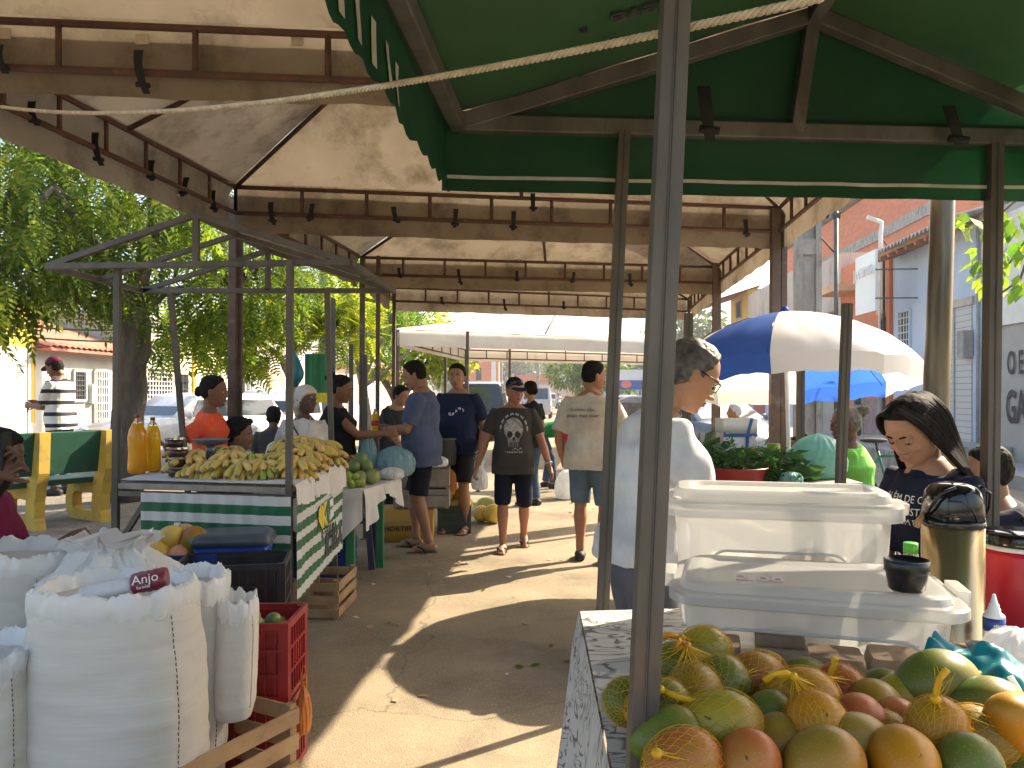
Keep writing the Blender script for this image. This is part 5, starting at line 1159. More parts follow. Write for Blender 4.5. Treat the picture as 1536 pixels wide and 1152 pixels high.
PE['child']=person('dark haired child mostly hidden behind the woman with the white head cap',PZ(410,7.6,0),10,1.38,'skin_dark',top='t_char',bottom=('shorts','shorts_navy',.9),hair=('short','hair_black'),vox=.009)
PE['cap']=person('older woman with cream head cap and gingham apron behind the bananas',PZ(456,6.4,0),-168,1.57,'skin_dark',fem=True,girth=1.12,bust=.03,top='t_pale',sleeve=.9,loose=1.4,bottom=('skirt','patt_skirt',1.3),hair=('wrap','cap_cream'),hl=(-.2,.2,.88),hr=(.24,.16,.86),hy=48,hp=2,vox=.0065)
I=PE['cap']; T=I['T']
decal(I,'apron',0,.10,.30,.42,20,24,lambda x,y:0 if abs(x)<.75+.25*(y<.3) else None,['gingham'],off=.006)
bb=MB(); me=I['shirt'].data; bvh=BVHTree.FromPolygons([v.co for v in me.vertices],[p.vertices for p in me.polygons]); pts=[]
for i in range(21):
    u=i/20; o=I['hip']+I['s']*(.47-.42*u)+I['r']*(.12-.27*u)+I['f']*.6; h=bvh.ray_cast(o,-I['f'],1.2)
    if h[0] is not None: pts.append(h[0]+I['f']*.004)
bb.tube(pts,.011,6,flat=.5); bb.build('bag_strap',M['ink'],I['root'])
bb=MB()
for sd in(-1,1): bb.tube([I['hip']+I['s']*.50+I['r']*sd*.06+I['f']*.05,I['hip']+I['s']*.42+I['r']*sd*.05+I['f']*.135,I['hip']+I['s']*.30+I['r']*sd*.05+I['f']*.165],.004,6)
bb.build('apron_cord',M['cap_cream'],I['root'])
PE['black']=person('woman in black top with hair bun handing over money at the stall',PZ(503,6.95,0),-84,1.68,'skin_brown',fem=True,bust=.05,girth=1.2,belly=.05,top='t_black',sleeve=.35,loose=1.0,bottom=('skirt','patt_skirt',1.15),hair=('bun','hair_black'),hr=(.08,.46,1.17),hl=(-.08,.42,1.16),hp=14,vox=.007,curl=(.7,.7),elR=(.4,-.6,-1),elL=(-.4,-.6,-1))
PE['grey']=person('person in dark grey shirt leaning forward behind the stall tables',PZ(576,9.6,0),-118,1.66,'skin_light',lean=24,top='t_dgrey',sleeve=.75,bottom=('pants','trouser_dark',1),hair=('short','hair_black'),hl=(-.15,.42,.85),hr=(.15,.42,.82),hp=14,vox=.009)
PE['behind']=person('person in black shirt half hidden behind the man in the skull t-shirt',PZ(797,10.4,0),40,1.68,'skin_tan',top='t_black',sleeve=.6,bottom=('pants','jeans_blue',1),hair=('pulled','hair_black'),vox=.009,shoe=('shoe','sandal'),fem=True)
PE['bent']=person('person in green shirt and jeans bending down to a sack on the road',PZ(818,12.4,0),-92,1.72,'skin_red',lean=82,top='t_green',sleeve=.8,hem=-.05,bottom=('pants','jeans_blue',1),hair=('short','hair_black'),hl=(-.14,.60,.48),hr=(.14,.58,.45),hipz=(0,-.10,.90),vox=.009,shoe=('shoe','sandal'),fl=(-.1,.0,.085),fr=(.1,.12,.085))
PE['red']=person('white haired person in red shirt sitting far behind the styrofoam box',PZ(1104,11.5,0),75,1.66,'skin_tan',hipz=.62,fl=(-.12,.42,.085),fr=(.12,.42,.085),top='t_red',sleeve=1.4,bottom=('pants','trouser_dark',1),hair=('short','hair_white'),hl=(-.1,.38,.7),hr=(.1,.38,.7),vox=.009,shoe=('shoe','sandal'))
PE['puff']=person('brown skinned child with hair puffs seated beside the umbrella pole',PZ(1203,6.6,0),60,1.36,'skin_brown',hipz=.66,fl=(-.12,.42,.085),fr=(.12,.42,.085),top='t_pale',bottom=('shorts','shorts_navy',.9),hair=('puffs','hair_black'),vox=.008,hy=40,hp=4)
PE['lime']=person('woman in lime green frilled blouse sitting with her back towards us',PZ(1284,5.6,0),62,1.70,'skin_dark',fem=True,girth=1.18,hipz=.64,lean=4,fl=(-.14,.42,.085),fr=(.14,.42,.085),top='t_lime',sleeve=.5,bottom=('shorts','jeans',1.0),hair=('bun','hair_grey'),hl=(-.02,.48,.92),hr=(.12,.44,.70),hy=20,hp=4,vox=.007,loose=1.1)
I=PE['lime']; bb=MB()
for sd in(-1,1):
    sh,el,wr=I['arms'][sd]; c=sh.lerp(el,.30); d=(el-sh).normalized(); a=d.orthogonal().normalized(); b2_=d.cross(a)
    bb.grid(lambda u,v: c+d*(.035*v)+(a*math.cos(2*PI*u)+b2_*math.sin(2*PI*u))*(.072+.030*v+.010*v*math.sin(2*PI*u*11)),88,3)
bb.build('frill',M['t_lime'],I['root'])
PE['right']=person('person in dark t-shirt resting chin on hands at the right edge',PZ(1538,3.7,0),72,1.66,'skin_tan',hipz=.52,lean=14,fl=(-.14,.42,.085),fr=(.14,.42,.085),top='t_dblue',sleeve=.85,bottom=('pants','trouser_dark',1),hair=('short','hair_black'),hl=(-.06,.30,1.10),hr=(.06,.32,1.12),elL=(-.3,.6,-1),elR=(.3,.6,-1),hp=4,vox=.006,curl=(1.1,1.1))
PE['phone']=person('person in dark clothes holding up a phone at the left edge',PZ(-152,2.95,0),-84,1.66,'skin_dark',lean=4,top='t_black',sleeve=1.5,bottom=('pants','trouser_dark',1),hair=('short','hair_black'),hl=(-.05,.37,1.26),hr=(.06,.37,1.23),elL=(-.5,-.3,-1),elR=(.5,-.3,-1),hp=25,vox=.006,curl=(1.0,1.0),shoe=('shoe','sandal'))
PE['maroon']=person('seated person in maroon t-shirt with pale print and bare arm near the sacks',PZ(-52,3.35,0),-74,1.66,'skin_dark',hipz=.62,lean=8,fl=(-.14,.36,.085),fr=(.16,.36,.085),top='t_maroon',sleeve=.75,loose=1.3,bottom=('pants','trouser_dark',1),hair=('short','hair_black'),hr=(.12,.42,.87),hl=(-.05,.40,.85),elR=(.6,-.4,-.8),hp=15,vox=.006,curl=(.7,.7))
decal(PE['maroon'],'pink_band',0,.17,.36,.05,16,2,lambda x,y:0,['print_pink'],ang=-70); decal_text(PE['maroon'],'Mercado da feira',0,.255,.036,'print_pink',ang=-70); decal_text(PE['maroon'],'livre e familia',0,.222,.030,'print_pink',ang=-70)
# ---------------------------------------------------------------- generic props
def rrect(hx,hy,r,z,n=5):
    out=[]
    for cx,cy,a0 in((hx-r,hy-r,0),(-hx+r,hy-r,90),(-hx+r,-hy+r,180),(hx-r,-hy+r,270)):
        for i in range(n+1): a=math.radians(a0+90*i/n); out.append(V(cx+r*math.cos(a),cy+r*math.sin(a),z))
    return out
def crate(label,loc,rz,m,size=(.55,.36,.31),group=None,cat='crate',panel=True):
    t=thing('plastic_crate',label,cat,loc,rz,group); L,W,H=size; bb=MB(); bb.box((0,0,.008),(L-.02,W-.02,.016))
    for sx in(-1,1):
        for z,h in((H-.014,.028),(H*.66,.010),(H*.36,.010),(.02,.02)): bb.box((sx*(L/2-.006),0,z),(.014,W,h))
        for i in range(9): bb.box((sx*(L/2-.006),-W/2+.008+i*(W-.016)/8,H/2),(.0125,.008,H-.01))
    for sy in(-1,1):
        for z,h in((H-.014,.028),(H*.66,.010),(H*.36,.010),(.02,.02)): bb.box((0,sy*(W/2-.006),z),(L-.028,.014,h))
        for i in range(13): bb.box((-L/2+.01+i*(L-.02)/12,sy*(W/2-.006),H/2),(.008,.0125,H-.01))
    for sx in(-1,1):
        for sy in(-1,1): bb.box((sx*(L/2-.018),sy*(W/2-.018),H/2),(.036,.036,H-.004))
    bb.box((0,0,H+.001),(0,0,0)) if False else None
    bb.build('body',m,t)
    if panel:
        for sx in(-1,1):
            pb=MB(); pb.box((sx*(L/2-.010),0,H*.55),(.012,W*.42,H*.30)); pb.build('side_panel',m,t)
        for sy in(-1,1):
            pb=MB(); pb.box((0,sy*(W/2-.013),H*.5),(L-.06,.006,H*.86)); pb.build('side_panel',m,t)
    return t
def wood_crate(label,loc,rz,size=(.50,.32,.28),m='wood',group=None,ns=3):
    t=thing('wooden_crate',label,'crate',loc,rz,group); L,W,H=size
    for sx in(-1,1):
        for sy in(-1,1): bb=MB(); bb.box((sx*(L/2-.02),sy*(W/2-.02),H/2),(.032,.032,H)); bb.build('corner_post',M[m],t,.002)
    for i in range(ns):
        z=.045+i*(H-.09)/(ns-1)
        for sy in(-1,1): bb=MB(); bb.box((0,sy*(W/2+.0005),z+random.uniform(-.004,.004)),(L,.010,.058)); bb.build('slat',M[m],t,.0015)
        for sx in(-1,1): bb=MB(); bb.box((sx*(L/2+.0005),0,z+random.uniform(-.004,.004)),(.010,W-.012,.058)); bb.build('slat',M[m],t,.0015)
    bb=MB(); bb.box((0,0,.006),(L-.03,W-.03,.008)); bb.build('bottom',M[m],t)
    return t
def fruit_heap(label,pts,r,m,name,cat,group,sq=(1,.92,.92),seed=1,stalk=True):
    """each fruit is an object of its own"""
    bb=MB(); bb.ell((0,0,0),(r*sq[0],r*sq[1],r*sq[2]),16,11,fn=lambda q_: q_*(1+.03*smooth_noise(q_,14/r*.08,seed)))
    if stalk: bb.tube([(0,0,r*sq[2]*.96),(0,0,r*sq[2]*1.1)],r*.08,5)
    me=bb.mesh(name,[m] if not isinstance(m,list) else [m[0]])
    ms=m if isinstance(m,list) else [m]; variants=[]
    for x in ms: q_=me.copy(); q_.materials.clear(); q_.materials.append(x); variants.append(q_)
    for i,p in enumerate(pts):
        o=bpy.data.objects.new(name,variants[i%len(variants)]); C.objects.link(o); o.location=p; o.rotation_euler=tuple(rng.uniform(-1,1,3)*(1.2,1.2,3)); k=rng.uniform(.9,1.1); o.scale=(k,k,k)
        tag(o,label if isinstance(label,str) else label[i%len(label)],cat,group)
def plastic_bag(label,base,w,d,h,m,handles=True,seed=1,cat='bag',name='plastic_bag',crease=1.0):
    t=thing(name,label,cat,base); n=96; rs=[]; H=h*(.86 if handles else 1)
    prof=[(0,.0),(.0,.55),(.02,.80),(.10,.96),(.28,1.0),(.48,.95),(.64,.80),(.77,.60),(.87,.40),(.95,.27),(1.0,.22)] if handles else [(0,0),(.0,.6),(.03,.86),(.15,1.0),(.38,1.02),(.58,.96),(.75,.80),(.88,.58),(.96,.33),(1.0,.08)]
    us=np.linspace(0,1,34)
    for i,u in enumerate(us):
        k=float(np.interp(u,[p_[0] for p_ in prof[1:]],[p_[1] for p_ in prof[1:]])); out=[]
        for j in range(n):
            a=2*PI*j/n; ca,sa=math.cos(a),math.sin(a)
            fold=(1-2.6*abs(smooth_noise(V(ca*2.6,sa*2.6,u*1.3+seed),1.5,seed)))*(.05+.16*u*u)+.07*smooth_noise(V(ca*1.2,sa*1.2,u*2.2),1.6,seed+3)+.03*(1-2.5*abs(smooth_noise(V(ca*6,sa*6,u*5),1.5,seed+5)))
            kk=k*(1+crease*fold); lump=.05*h*smooth_noise(V(ca,sa,u*2),1.3,seed+9)*u
            out.append(V(w/2*kk*ca,d/2*kk*sa,H*u+lump))
        rs.append(out)
    mb=MB(); mb.loft(rs); q_=mb.build('bag_body',M[m],t); q_.data.set_sharp_from_angle(angle=.6)
    if handles:
        hb=MB()
        for s in(-1,1):
            x=w*.10*s; hb.grid(lambda u,v: V(x+s*(w*.10*math.sin(v*PI*.9)-w*.10*v)+(u-.5)*w*.22*(1-.72*v),.02*d*s+.04*d*math.sin(u*7+v*3),H*.93+(h*1.2-H*.93)*v),6,10,mi=0)
        hb.build('handle',M[m],t,clean=False)
    return t
def bottle(label,base,r,h,liquid,capm,fill=.82,group=None,name='bottle',cat='bottle'):
    t=thing(name,label,cat,base,0,group); prof=[(r*.8,0),(r*.95,.01),(r,.03),(r*.97,h*.25),(r*.93,h*.38),(r*.98,h*.5),(r,h*.62),(r*.86,h*.74),(r*.5,h*.87),(r*.26,h*.92),(r*.25,h*.955)]
    # liquid column and the clear neck above it are separate skins
    zs=[p for p in prof if p[1]<=h*fill]; rr=float(np.interp(h*fill,[p[1] for p in prof],[p[0] for p in prof])); zs.append((rr,h*fill)); zs.append((0,h*fill+.0005))
    bb=MB(); bb.lathe([(0,0)]+zs,24); bb.build('juice',M[liquid],t)
    rest=[(rr*1.002,h*fill)]+[p for p in prof if p[1]>h*fill]; bb=MB(); bb.lathe(rest,24); bb.build('neck',M['clear_plastic'],t)
    bb=MB(); bb.lathe([(r*.30,h*.945),(r*.30,h*.99),(r*.27,h),(0,h)],18); bb.build('cap',M[capm],t); return t
def sack(label,base,rx,ry,h,rz=0,seed=1,top='rolled',lean=(0,0),group='woven white sacks'):
    t=thing('sack',label,'sack',base,rz,group); n=132; rs=[]
    def rg(z,kx,ky,p=.8,wob=1):
        out=[]
        for j in range(n):
            a=2*PI*j/n; ca,sa=math.cos(a),math.sin(a); w_=1+wob*.035*smooth_noise(V(ca*1.4,sa*1.4,z*3),1.6,seed)+wob*.018*smooth_noise(V(ca*1.2,sa*1.2,z*16),1.5,seed+1)+wob*.016*abs(smooth_noise(V(ca*2.5,sa*2.5,z*30),1.5,seed+6))
            out.append(V(kx*math.copysign(abs(ca)**p,ca)*w_+lean[0]*z,ky*math.copysign(abs(sa)**p,sa)*w_+lean[1]*z,z))
        return out
    zz=list(np.linspace(0,h*.93,70))
    for z in zz:
        u=z/h; k=(.86+.14*min(1,u*8))*(1+.05*math.sin(PI*u))*(1-.07*max(0,u-.75)*4); rs.append(rg(z,rx*k,ry*k))
    bb=MB(); bb.loft(rs,cap=True); bb.build('body',M['sack'],t)
    if top=='rolled':
        rs=[]; cb=MB()
        for i,(u,dz) in enumerate(((.98,-.07),(1.03,-.055),(1.045,-.03),(1.05,-.005),(1.03,.015),(.985,.024),(.95,.018),(.92,-.005),(.86,-.03),(.70,-.05),(.35,-.055),(.05,-.05))):
            out=[]
            for j in range(n):
                a=2*PI*j/n; ca,sa=math.cos(a),math.sin(a); wv=.040*smooth_noise(V(ca*3.2,sa*3.2,seed+i*.2),1.7,seed)+.022*(1-2.4*abs(smooth_noise(V(ca*5,sa*5,i*.35),1.5,seed)))+.007*smooth_noise(V(ca*19,sa*19,i*.6),1.5,seed); k=u*(1+wv)
                out.append(V(rx*.95*k*math.copysign(abs(ca)**.85,ca)+lean[0]*h,ry*.95*k*math.copysign(abs(sa)**.85,sa)+lean[1]*h,h*.95+dz+(.030*smooth_noise(V(ca*2.4,sa*2.4,seed*3),1.3,seed)+.012*(1-2*abs(smooth_noise(V(ca*8,sa*8,i*.4),1.4,seed+3))))*(1 if 0<i<7 else .4)))
            rs.append(out)
        cb.loft(rs,cap=True); q_=cb.build('rolled_rim',M['thin_plastic'],t); q_.data.set_sharp_from_angle(angle=.55)
    else:
        rs=[]; 
        for i,u in enumerate(np.linspace(0,1,14)):
            out=[]
            for j in range(n):
                a=2*PI*j/n; ca,sa=math.cos(a),math.sin(a); pinch=1-.55*math.sin(min(1,u*1.15)*PI/2)**1.5+.35*max(0,u-.72)*2; k=pinch*(1+.30*u*smooth_noise(V(ca*3,sa*3,u*2),1.6,seed)+.12*(1-2.4*abs(smooth_noise(V(ca*5,sa*5,u*1.5),1.6,seed+2))))
                out.append(V(rx*k*ca+lean[0]*h,ry*k*sa+lean[1]*h,h*.92+h*.17*u+.07*smooth_noise(V(ca*2,sa*2,2),1.5,seed)*u))
            rs.append(out)
        cb=MB(); cb.loft(rs); q_=cb.build('gathered_top',M['thin_plastic'],t); q_.data.set_sharp_from_angle(angle=.5)
    sb=MB(); a=-.62; pts=[]
    for z in np.linspace(.04,h*.9,46):
        u=z/h; k=(.86+.14*min(1,u*8))*(1+.05*math.sin(PI*u))*(1-.07*max(0,u-.75)*4); ca,sa=math.cos(a),math.sin(a); w_=1.002+.035*smooth_noise(V(ca*1.4,sa*1.4,z*3),1.6,seed)+.018*smooth_noise(V(ca*1.2,sa*1.2,z*16),1.5,seed+1); pts.append(V(rx*k*math.copysign(abs(ca)**.8,ca)*w_*1.006+lean[0]*z,ry*k*math.copysign(abs(sa)**.8,sa)*w_*1.006+lean[1]*z,z))
    for i in range(0,len(pts)-1): sb.tube([pts[i],pts[i].lerp(pts[i+1],.62)],.0016,4)
    sb.build('seam',M['stitch'],t)
    return t
def cloth_top(label,poly,z,drops,m,name='tablecloth',cat='tablecloth',seed=1,ruff=.02,rnd=True):
    """flat sheet over the quadrilateral poly with a rippled skirt; drops gives the hang of each of the four sides"""
    t=thing(name,label,cat,V(sum(p[0] for p in poly)/4,sum(p[1] for p in poly)/4,z)); bb=MB(); ps=[V(p[0],p[1],z) for p in poly]; c=sum(ps,V(0,0,0))/4
    bb.grid(lambda u,v: ps[0].lerp(ps[1],u).lerp(ps[3].lerp(ps[2],u),v)+V(0,0,.006+.004*smooth_noise(V(u*5,v*5,seed),1.4,seed)*min(1,12*min(u,1-u,v,1-v))),30,30)
    for i in range(4):
        d=drops[i]
        if not d: continue
        a,b_=ps[i],ps[(i+1)%4]; L=(b_-a).length; n_=(b_-a).normalized(); out=V(n_.y,-n_.x,0)
        if out.dot((a+b_)/2-c)<0: out=-out
        dd=d if hasattr(d,'__call__') else (lambda u,d=d: d)
        def fn(u,v,a=a,b_=b_,L=L,out=out,dd=dd):
            p=a.lerp(b_,u); w_=ruff*(math.sin(u*L*2*PI/.16+2*smooth_noise(V(u*L*4,0,seed),1,seed))*.5+.8*smooth_noise(V(u*L*6,v*.8,seed),1.2,seed+4)+.6)*v
            return p+V(0,0,.006-dd(u)*v)+out*(.004+.012*min(1,v*6)+w_)
        bb.grid(fn,60,14)
    o=bb.build('sheet',M[m],t,world=True); return t

# ---------------------------------------------------------------- banana stall
BZ=1.0
bfl,bfr,bbr,bbl=V(-2.31,4.47,0),V(-1.235,4.25,0),V(-1.31,5.72,0),V(-2.42,5.90,0)
t=thing('market_stall','banana stall with bare gable frame and green striped banner','stall',((bfl+bbr)/2))
fr=MB(); ez,az=2.236,2.52
e=[V(-2.67,4.42,ez),V(-.90,4.28,ez),V(-.84,5.45,ez),V(-2.62,5.45,ez)]; r0=V(-1.79,4.36,az); r1=V(-1.73,5.45,az)
for i in range(4): fr.bar(e[i],e[(i+1)%4],.034)
for a,b_ in((e[0],r0),(e[1],r0),(e[2],r1),(e[3],r1),(r0,r1)): fr.bar(a,b_,.034)
for a,b_ in((r0,(e[0]+e[1])/2),(r1,(e[2]+e[3])/2)): fr.bar(a,b_,.034,up=(0,1,0))
fr.bar(e[0].lerp(e[3],.5),r0.lerp(r1,.5),.03); fr.bar(e[1].lerp(e[2],.5),r0.lerp(r1,.5),.03)
fr.build('roof_frame',M['galv'],t,.003,world=True)
for p,lx in((bfl,.03),(bfr,.015),(bbr,.0),(bbl,.0)): post(V(p.x,p.y,0),V(p.x+lx,p.y-.02 if p.y<5 else 5.45,ez),.036,'post',M['galv'],t,False)
bb=MB(); bb.add([V(p.x,p.y,z) for z in(BZ-.045,BZ-.012) for p in(bfl+V(.02,-.02,0),bfr+V(.02,-.02,0),bbr+V(.02,0,0),bbl)],[(0,1,2,3),(7,6,5,4),(0,4,5,1),(1,5,6,2),(2,6,7,3),(3,7,4,0)]); bb.build('tabletop',M['wood_grey'],t,.004,world=True)
bb=MB()
for a,b_ in((bfl,bfr),(bfr,bbr),(bbr,bbl),(bbl,bfl)): bb.bar(a+V(0,0,BZ-.07),b_+V(0,0,BZ-.07),.03)
bb.bar(bfl+V(.02,0,.62),bfl+V(.22,-.03,BZ-.08),.028); bb.bar(bfl+V(.0,0,.36),bfl+V(.26,-.04,.62),.028); bb.build('under_rail',M['galv'],t,world=True)
def banner(a,b_,zt,zb,out,name,seed):
    n_=11; mb=MB(); L=(b_-a).length
    def fn(u,v): p=a.lerp(b_,u); z=zt+(zb-zt)*v; return V(p.x,p.y,z)+out*(.022+.012*smooth_noise(V(u*L*3,v*1.4,seed),1.8,seed)+.004*math.sin(u*L*60+3*v))
    mb.grid(fn,60,66,mif=lambda u,v: 1 if (v*11.2)%2>1 else 0); return mb.build(name,[M['banner_white'],M['banner_green']],t,world=True),fn
o1_,f1=banner(bfl+V(.19,-.04,0),bfr+V(.03,-.02,0),BZ-.06,.36,V(-.2,-.98,0),'front_banner',2)
o2_,f2=banner(bfr+V(.03,-.02,0),bbr+V(.03,0,0),BZ-.06,.36,V(1,.05,0),'side_banner',5)
def onb(u,v,k=.006): return f2(u,v)+V(k,0,0)
em=MB(); em.grid(lambda u,v: onb(.36+.36*u,.24+.28*v,.004),8,8); em.build('emblem_ground',M['banner_green'],t,world=True)
def epoly(pts,m,name,k):
    q_=MB(); q_.add([onb(.36+.36*x,.24+.28*y,k) for x,y in pts],[tuple(range(len(pts)))]); q_.build(name,M[m],t,world=True,clean=False)
epoly([(.02,.08),(.30,.02),(.66,.02),(.34,.42),(.62,.95),(.22,.95),(.0,.5)],'banner_yellow','emblem_arrow',.008); epoly([(.66,.1),(.98,.05),(1.0,.8),(.72,.9)],'letter_white','emblem_field',.007)
st=[]
for i in range(10): a=PI/2+i*PI/5; r_=.13 if i%2==0 else .055; st.append((.84+r_*math.cos(a),.42-r_*math.sin(a)))
epoly(st,'banner_dark','emblem_star',.010)
text('lettering','PREFEITURA',.085,frame(onb(.55,.575,.006),(.02,1,0),(0,0,1)),M['banner_dark'],t)
text('lettering','MARIOBA',.20,frame(onb(.53,.74,.006),(.02,1,0),(0,0,1)),M['banner_dark'],t,bold=.004,shear=.15)
cloth_top('white cloth covering the banana stall and hanging over its right side',[bfl+V(.03,.0,0),bfr+V(.035,-.025,0),bbr+V(.05,0,0),bbl],BZ,[0,lambda u:.11+.09*u+.012*math.sin(u*11),0,0],'cloth_white',seed=3,ruff=.018)
ZT=BZ+.011
b1=bottle('larger clear bottle of cloudy orange juice with red cap on the banana stall',PZ(206,4.78,ZT),.056,.365,'juice','cap_red',.86); b2_=bottle('slimmer bottle of bright yellow juice beside the larger bottle',PZ(229,4.92,ZT),.050,.345,'juice_yellow','cap_red',.84)
for i in range(4):
    tt=thing('jam_tub',('lowest','second lowest','third','topmost')[i]+' clear tub of dark jam in the stack on the banana stall','tub',PZ(267-(8 if i==3 else 0)*.6,4.62,ZT+i*.058),0,'stacked tubs of dark jam'); k=.92 if i==3 else 1
    bb=MB(); bb.lathe([(0,.001),(.052*k,.001),(.060*k,.046),(0,.046)],24); bb.build('jam',M['jam_dark'],tt); bb=MB(); bb.lathe([(.062*k,.0465),(.065*k,.048),(.065*k,.056),(.0,.0575)],24); bb.build('lid',M['clear_plastic'],tt)
tt=thing('kitchen_scale','grey kitchen scale with a shallow bowl among the bananas','scale',PZ(316,5.05,ZT)); bb=MB(); bb.loft([rrect(.085,.07,.02,0),rrect(.085,.07,.02,.03),rrect(.05,.045,.02,.10)]); bb.build('base',M['scale_grey'],tt); bb=MB(); bb.tube([(0,0,.09),(0,0,.16)],.03,14); bb.build('stem',M['scale_grey'],tt); bb=MB(); bb.lathe([(.03,.155),(.09,.165),(.115,.195),(.118,.198),(.09,.172),(.0,.163)],28); bb.build('bowl',M['scale_grey'],tt)
# banana hands
def banana_mesh():
    pts=[];rad=[]
    for i in range(11):
        u=i/10; a=-.15+1.45*u; pts.append(V(.112*math.sin(a)*1.05,0,.112*(math.cos(a)-1)*.9)); rad.append(.006 if i==0 else (.011 if i==1 else .0215*(math.sin(PI*min(.96,.12+.84*u))**.5)))
    rad[-1]=.005; bb=MB(); bb.tube(pts,rad,8)
    for i in range(len(bb.f)):
        j=min(bb.f[i])//8
        if j>=9 or j==0: bb.m[i]=1
    return bb
bm_=[]
for nm in('banana','banana_green'): bm_.append(banana_mesh().mesh('banana',[M[nm],M['banana_stem']]))
stem_me=MB().ell((0,0,0),(.022,.03,.02),10,6).mesh('stem',[M['banana_stem']])
def bunch(loc,rz,tilt=0,label='',n=9,green=False,sc_=1.0,roll=0):
    t=thing('banana_bunch',label,'bananas',loc,rz,'banana bunches on the stall'); t.rotation_euler=(roll,tilt,rz); t.scale=(sc_,)*3
    link('stem',stem_me,t)
    for row in range(2):
        for i in range(n if row==0 else n-2):
            m_=n if row==0 else n-2; a=(i/(m_-1)-.5)*1.9; o=link('banana',bm_[1 if green and random.random()<.6 else 0],t); o.location=(.0,.010*(i-m_/2),.022*row); o.rotation_euler=(0.25*(i/(m_-1)-.5),-.10-.30*row+random.uniform(-.12,.12),a+random.uniform(-.08,.08)); k=random.uniform(.88,1.12); o.scale=(k,k,k)
L1='yellow banana bunch in the front row along the edge of the stall'; L2='yellow banana bunch in the high heap on the right half of the stall'; L3='browned banana bunch lying behind the scale on the stall'
for px,Y,z,rz_,tl,gr,L_ in((288,4.68,.075,-1.7,0,0,L1),(312,4.62,.06,-1.4,.1,0,L1),(345,4.62,.055,-1.6,0,0,L1),(368,4.56,.06,-1.3,.1,0,L1),(398,4.58,.055,-1.6,0,1,L1),(300,4.74,.13,-1.8,.1,0,L1),(352,4.72,.11,-1.5,.1,0,L1),(415,4.62,.06,-1.4,0,0,L1),(378,4.76,.11,-1.6,0,1,L1),
  (420,4.80,.12,-1.4,.1,0,L2),(445,4.75,.07,-1.0,0,0,L2),(455,4.85,.13,-1.2,.1,0,L2),(470,4.95,.09,-.8,0,0,L2),(440,4.95,.19,-1.4,.15,0,L2),(470,5.05,.16,-1.0,.1,0,L2),(490,5.15,.08,-.6,0,0,L2),(455,5.1,.23,-1.3,.15,0,L2),(480,5.2,.19,-.9,.1,0,L2),(430,5.1,.20,-1.5,.1,0,L2),(465,5.3,.22,-1.1,.1,0,L2),(445,4.62,.06,-1.3,0,0,L2),
  (300,5.0,.10,-1.9,.1,0,L3),(343,5.05,.10,-1.2,.1,0,L3),(345,5.2,.14,-1.4,0,0,L3),(285,5.05,.09,-2.0,0,0,L3)):
    bunch(PZ(px,Y,ZT+z*(.72 if z>.1 else .85)),rz_+random.uniform(-.5,.5),tl+random.uniform(-.1,.15),L_,7,gr,random.uniform(.95,1.12),random.uniform(-.25,.25))
plastic_bag('small white bag standing among the bananas on the stall',PZ(410,5.25,ZT),.10,.08,.17,'thin_plastic',False,4); 
tt=thing('tub','small pink red tub beside the heap of bananas','tub',PZ(403,5.0,ZT+.03)); bb=MB(); bb.lathe([(.035,0),(.045,.05),(0,.05)],18); bb.build('body',M['bowl_red'],tt); bb=MB(); bb.lathe([(.048,.05),(.048,.06),(0,.061)],18); bb.build('lid',M['white_plastic'],tt)
tt=thing('folded_cloth','small folded pale blue cloth behind the juice bottles','cloth',PZ(243,5.1,ZT)); bb=MB(); bb.loft([rrect(.09,.06,.02,0),rrect(.09,.06,.02,.02),rrect(.085,.055,.02,.06),rrect(.05,.03,.01,.065)]); bb.build('folds',M['t_pale'],tt)
wood_crate('pale wooden crate under the right end of the banana stall',V(-1.30,5.38,0),math.radians(88),(.50,.30,.26),'wood')
# ---------------------------------------------------------------- second table with white cloth
T2=.755; q2=[V(-2.25,5.98,0),V(-1.16,5.98,0),V(-1.0,6.86,0),V(-2.15,6.95,0)]
t=thing('trestle_table','low green legged table beside the banana stall','table',(-1.6,6.4,0))
bb=MB(); bb.add([V(p.x,p.y,z) for z in(T2-.03,T2) for p in q2],[(0,1,2,3),(7,6,5,4),(0,4,5,1),(1,5,6,2),(2,6,7,3),(3,7,4,0)]); bb.build('tabletop',M['leg_green'],t,world=True)
for p in(V(-1.27,6.06,0),V(-1.15,6.70,0),V(-2.15,6.05,0),V(-2.1,6.85,0)): bb=MB(); bb.box(p+V(0,0,(T2-.03)/2),(.065,.075,T2-.03)); bb.build('leg',M['leg_green'],t,.004,world=True)
cloth_top('white cloth with long hanging corners on the green legged table',q2,T2,[lambda u:.20+.34*max(0,1-abs(u-.72)*3.2),lambda u:.14+.22*max(0,.28-u)*3+.10*(u>.8)*(u-.8)*5+.05*math.sin(u*9),0,0],'cloth_white',seed=9,ruff=.035)
z2=T2+.012
fruit_heap('green guava like fruit heaped on the white clothed table',[PZ(px,Y,z2+z) for px,Y,z in((520,6.25,.055),(540,6.3,.055),(558,6.35,.055),(528,6.45,.055),(548,6.5,.055),(530,6.33,.14),(549,6.4,.14),(562,6.5,.055),(540,6.4,.19))],.062,M['guava_green'],'green_fruit','fruit','green fruits on the white table')
fruit_heap('small yellow green star shaped fruit at the table front',[PZ(px,Y,z2+z) for px,Y,z in((517,6.08,.03),(527,6.06,.03),(536,6.1,.03),(522,6.12,.07),(532,6.14,.07),(543,6.12,.03))],.033,M['lime_green'],'carambola','fruit','small yellow green fruits',sq=(1.5,.8,.8))
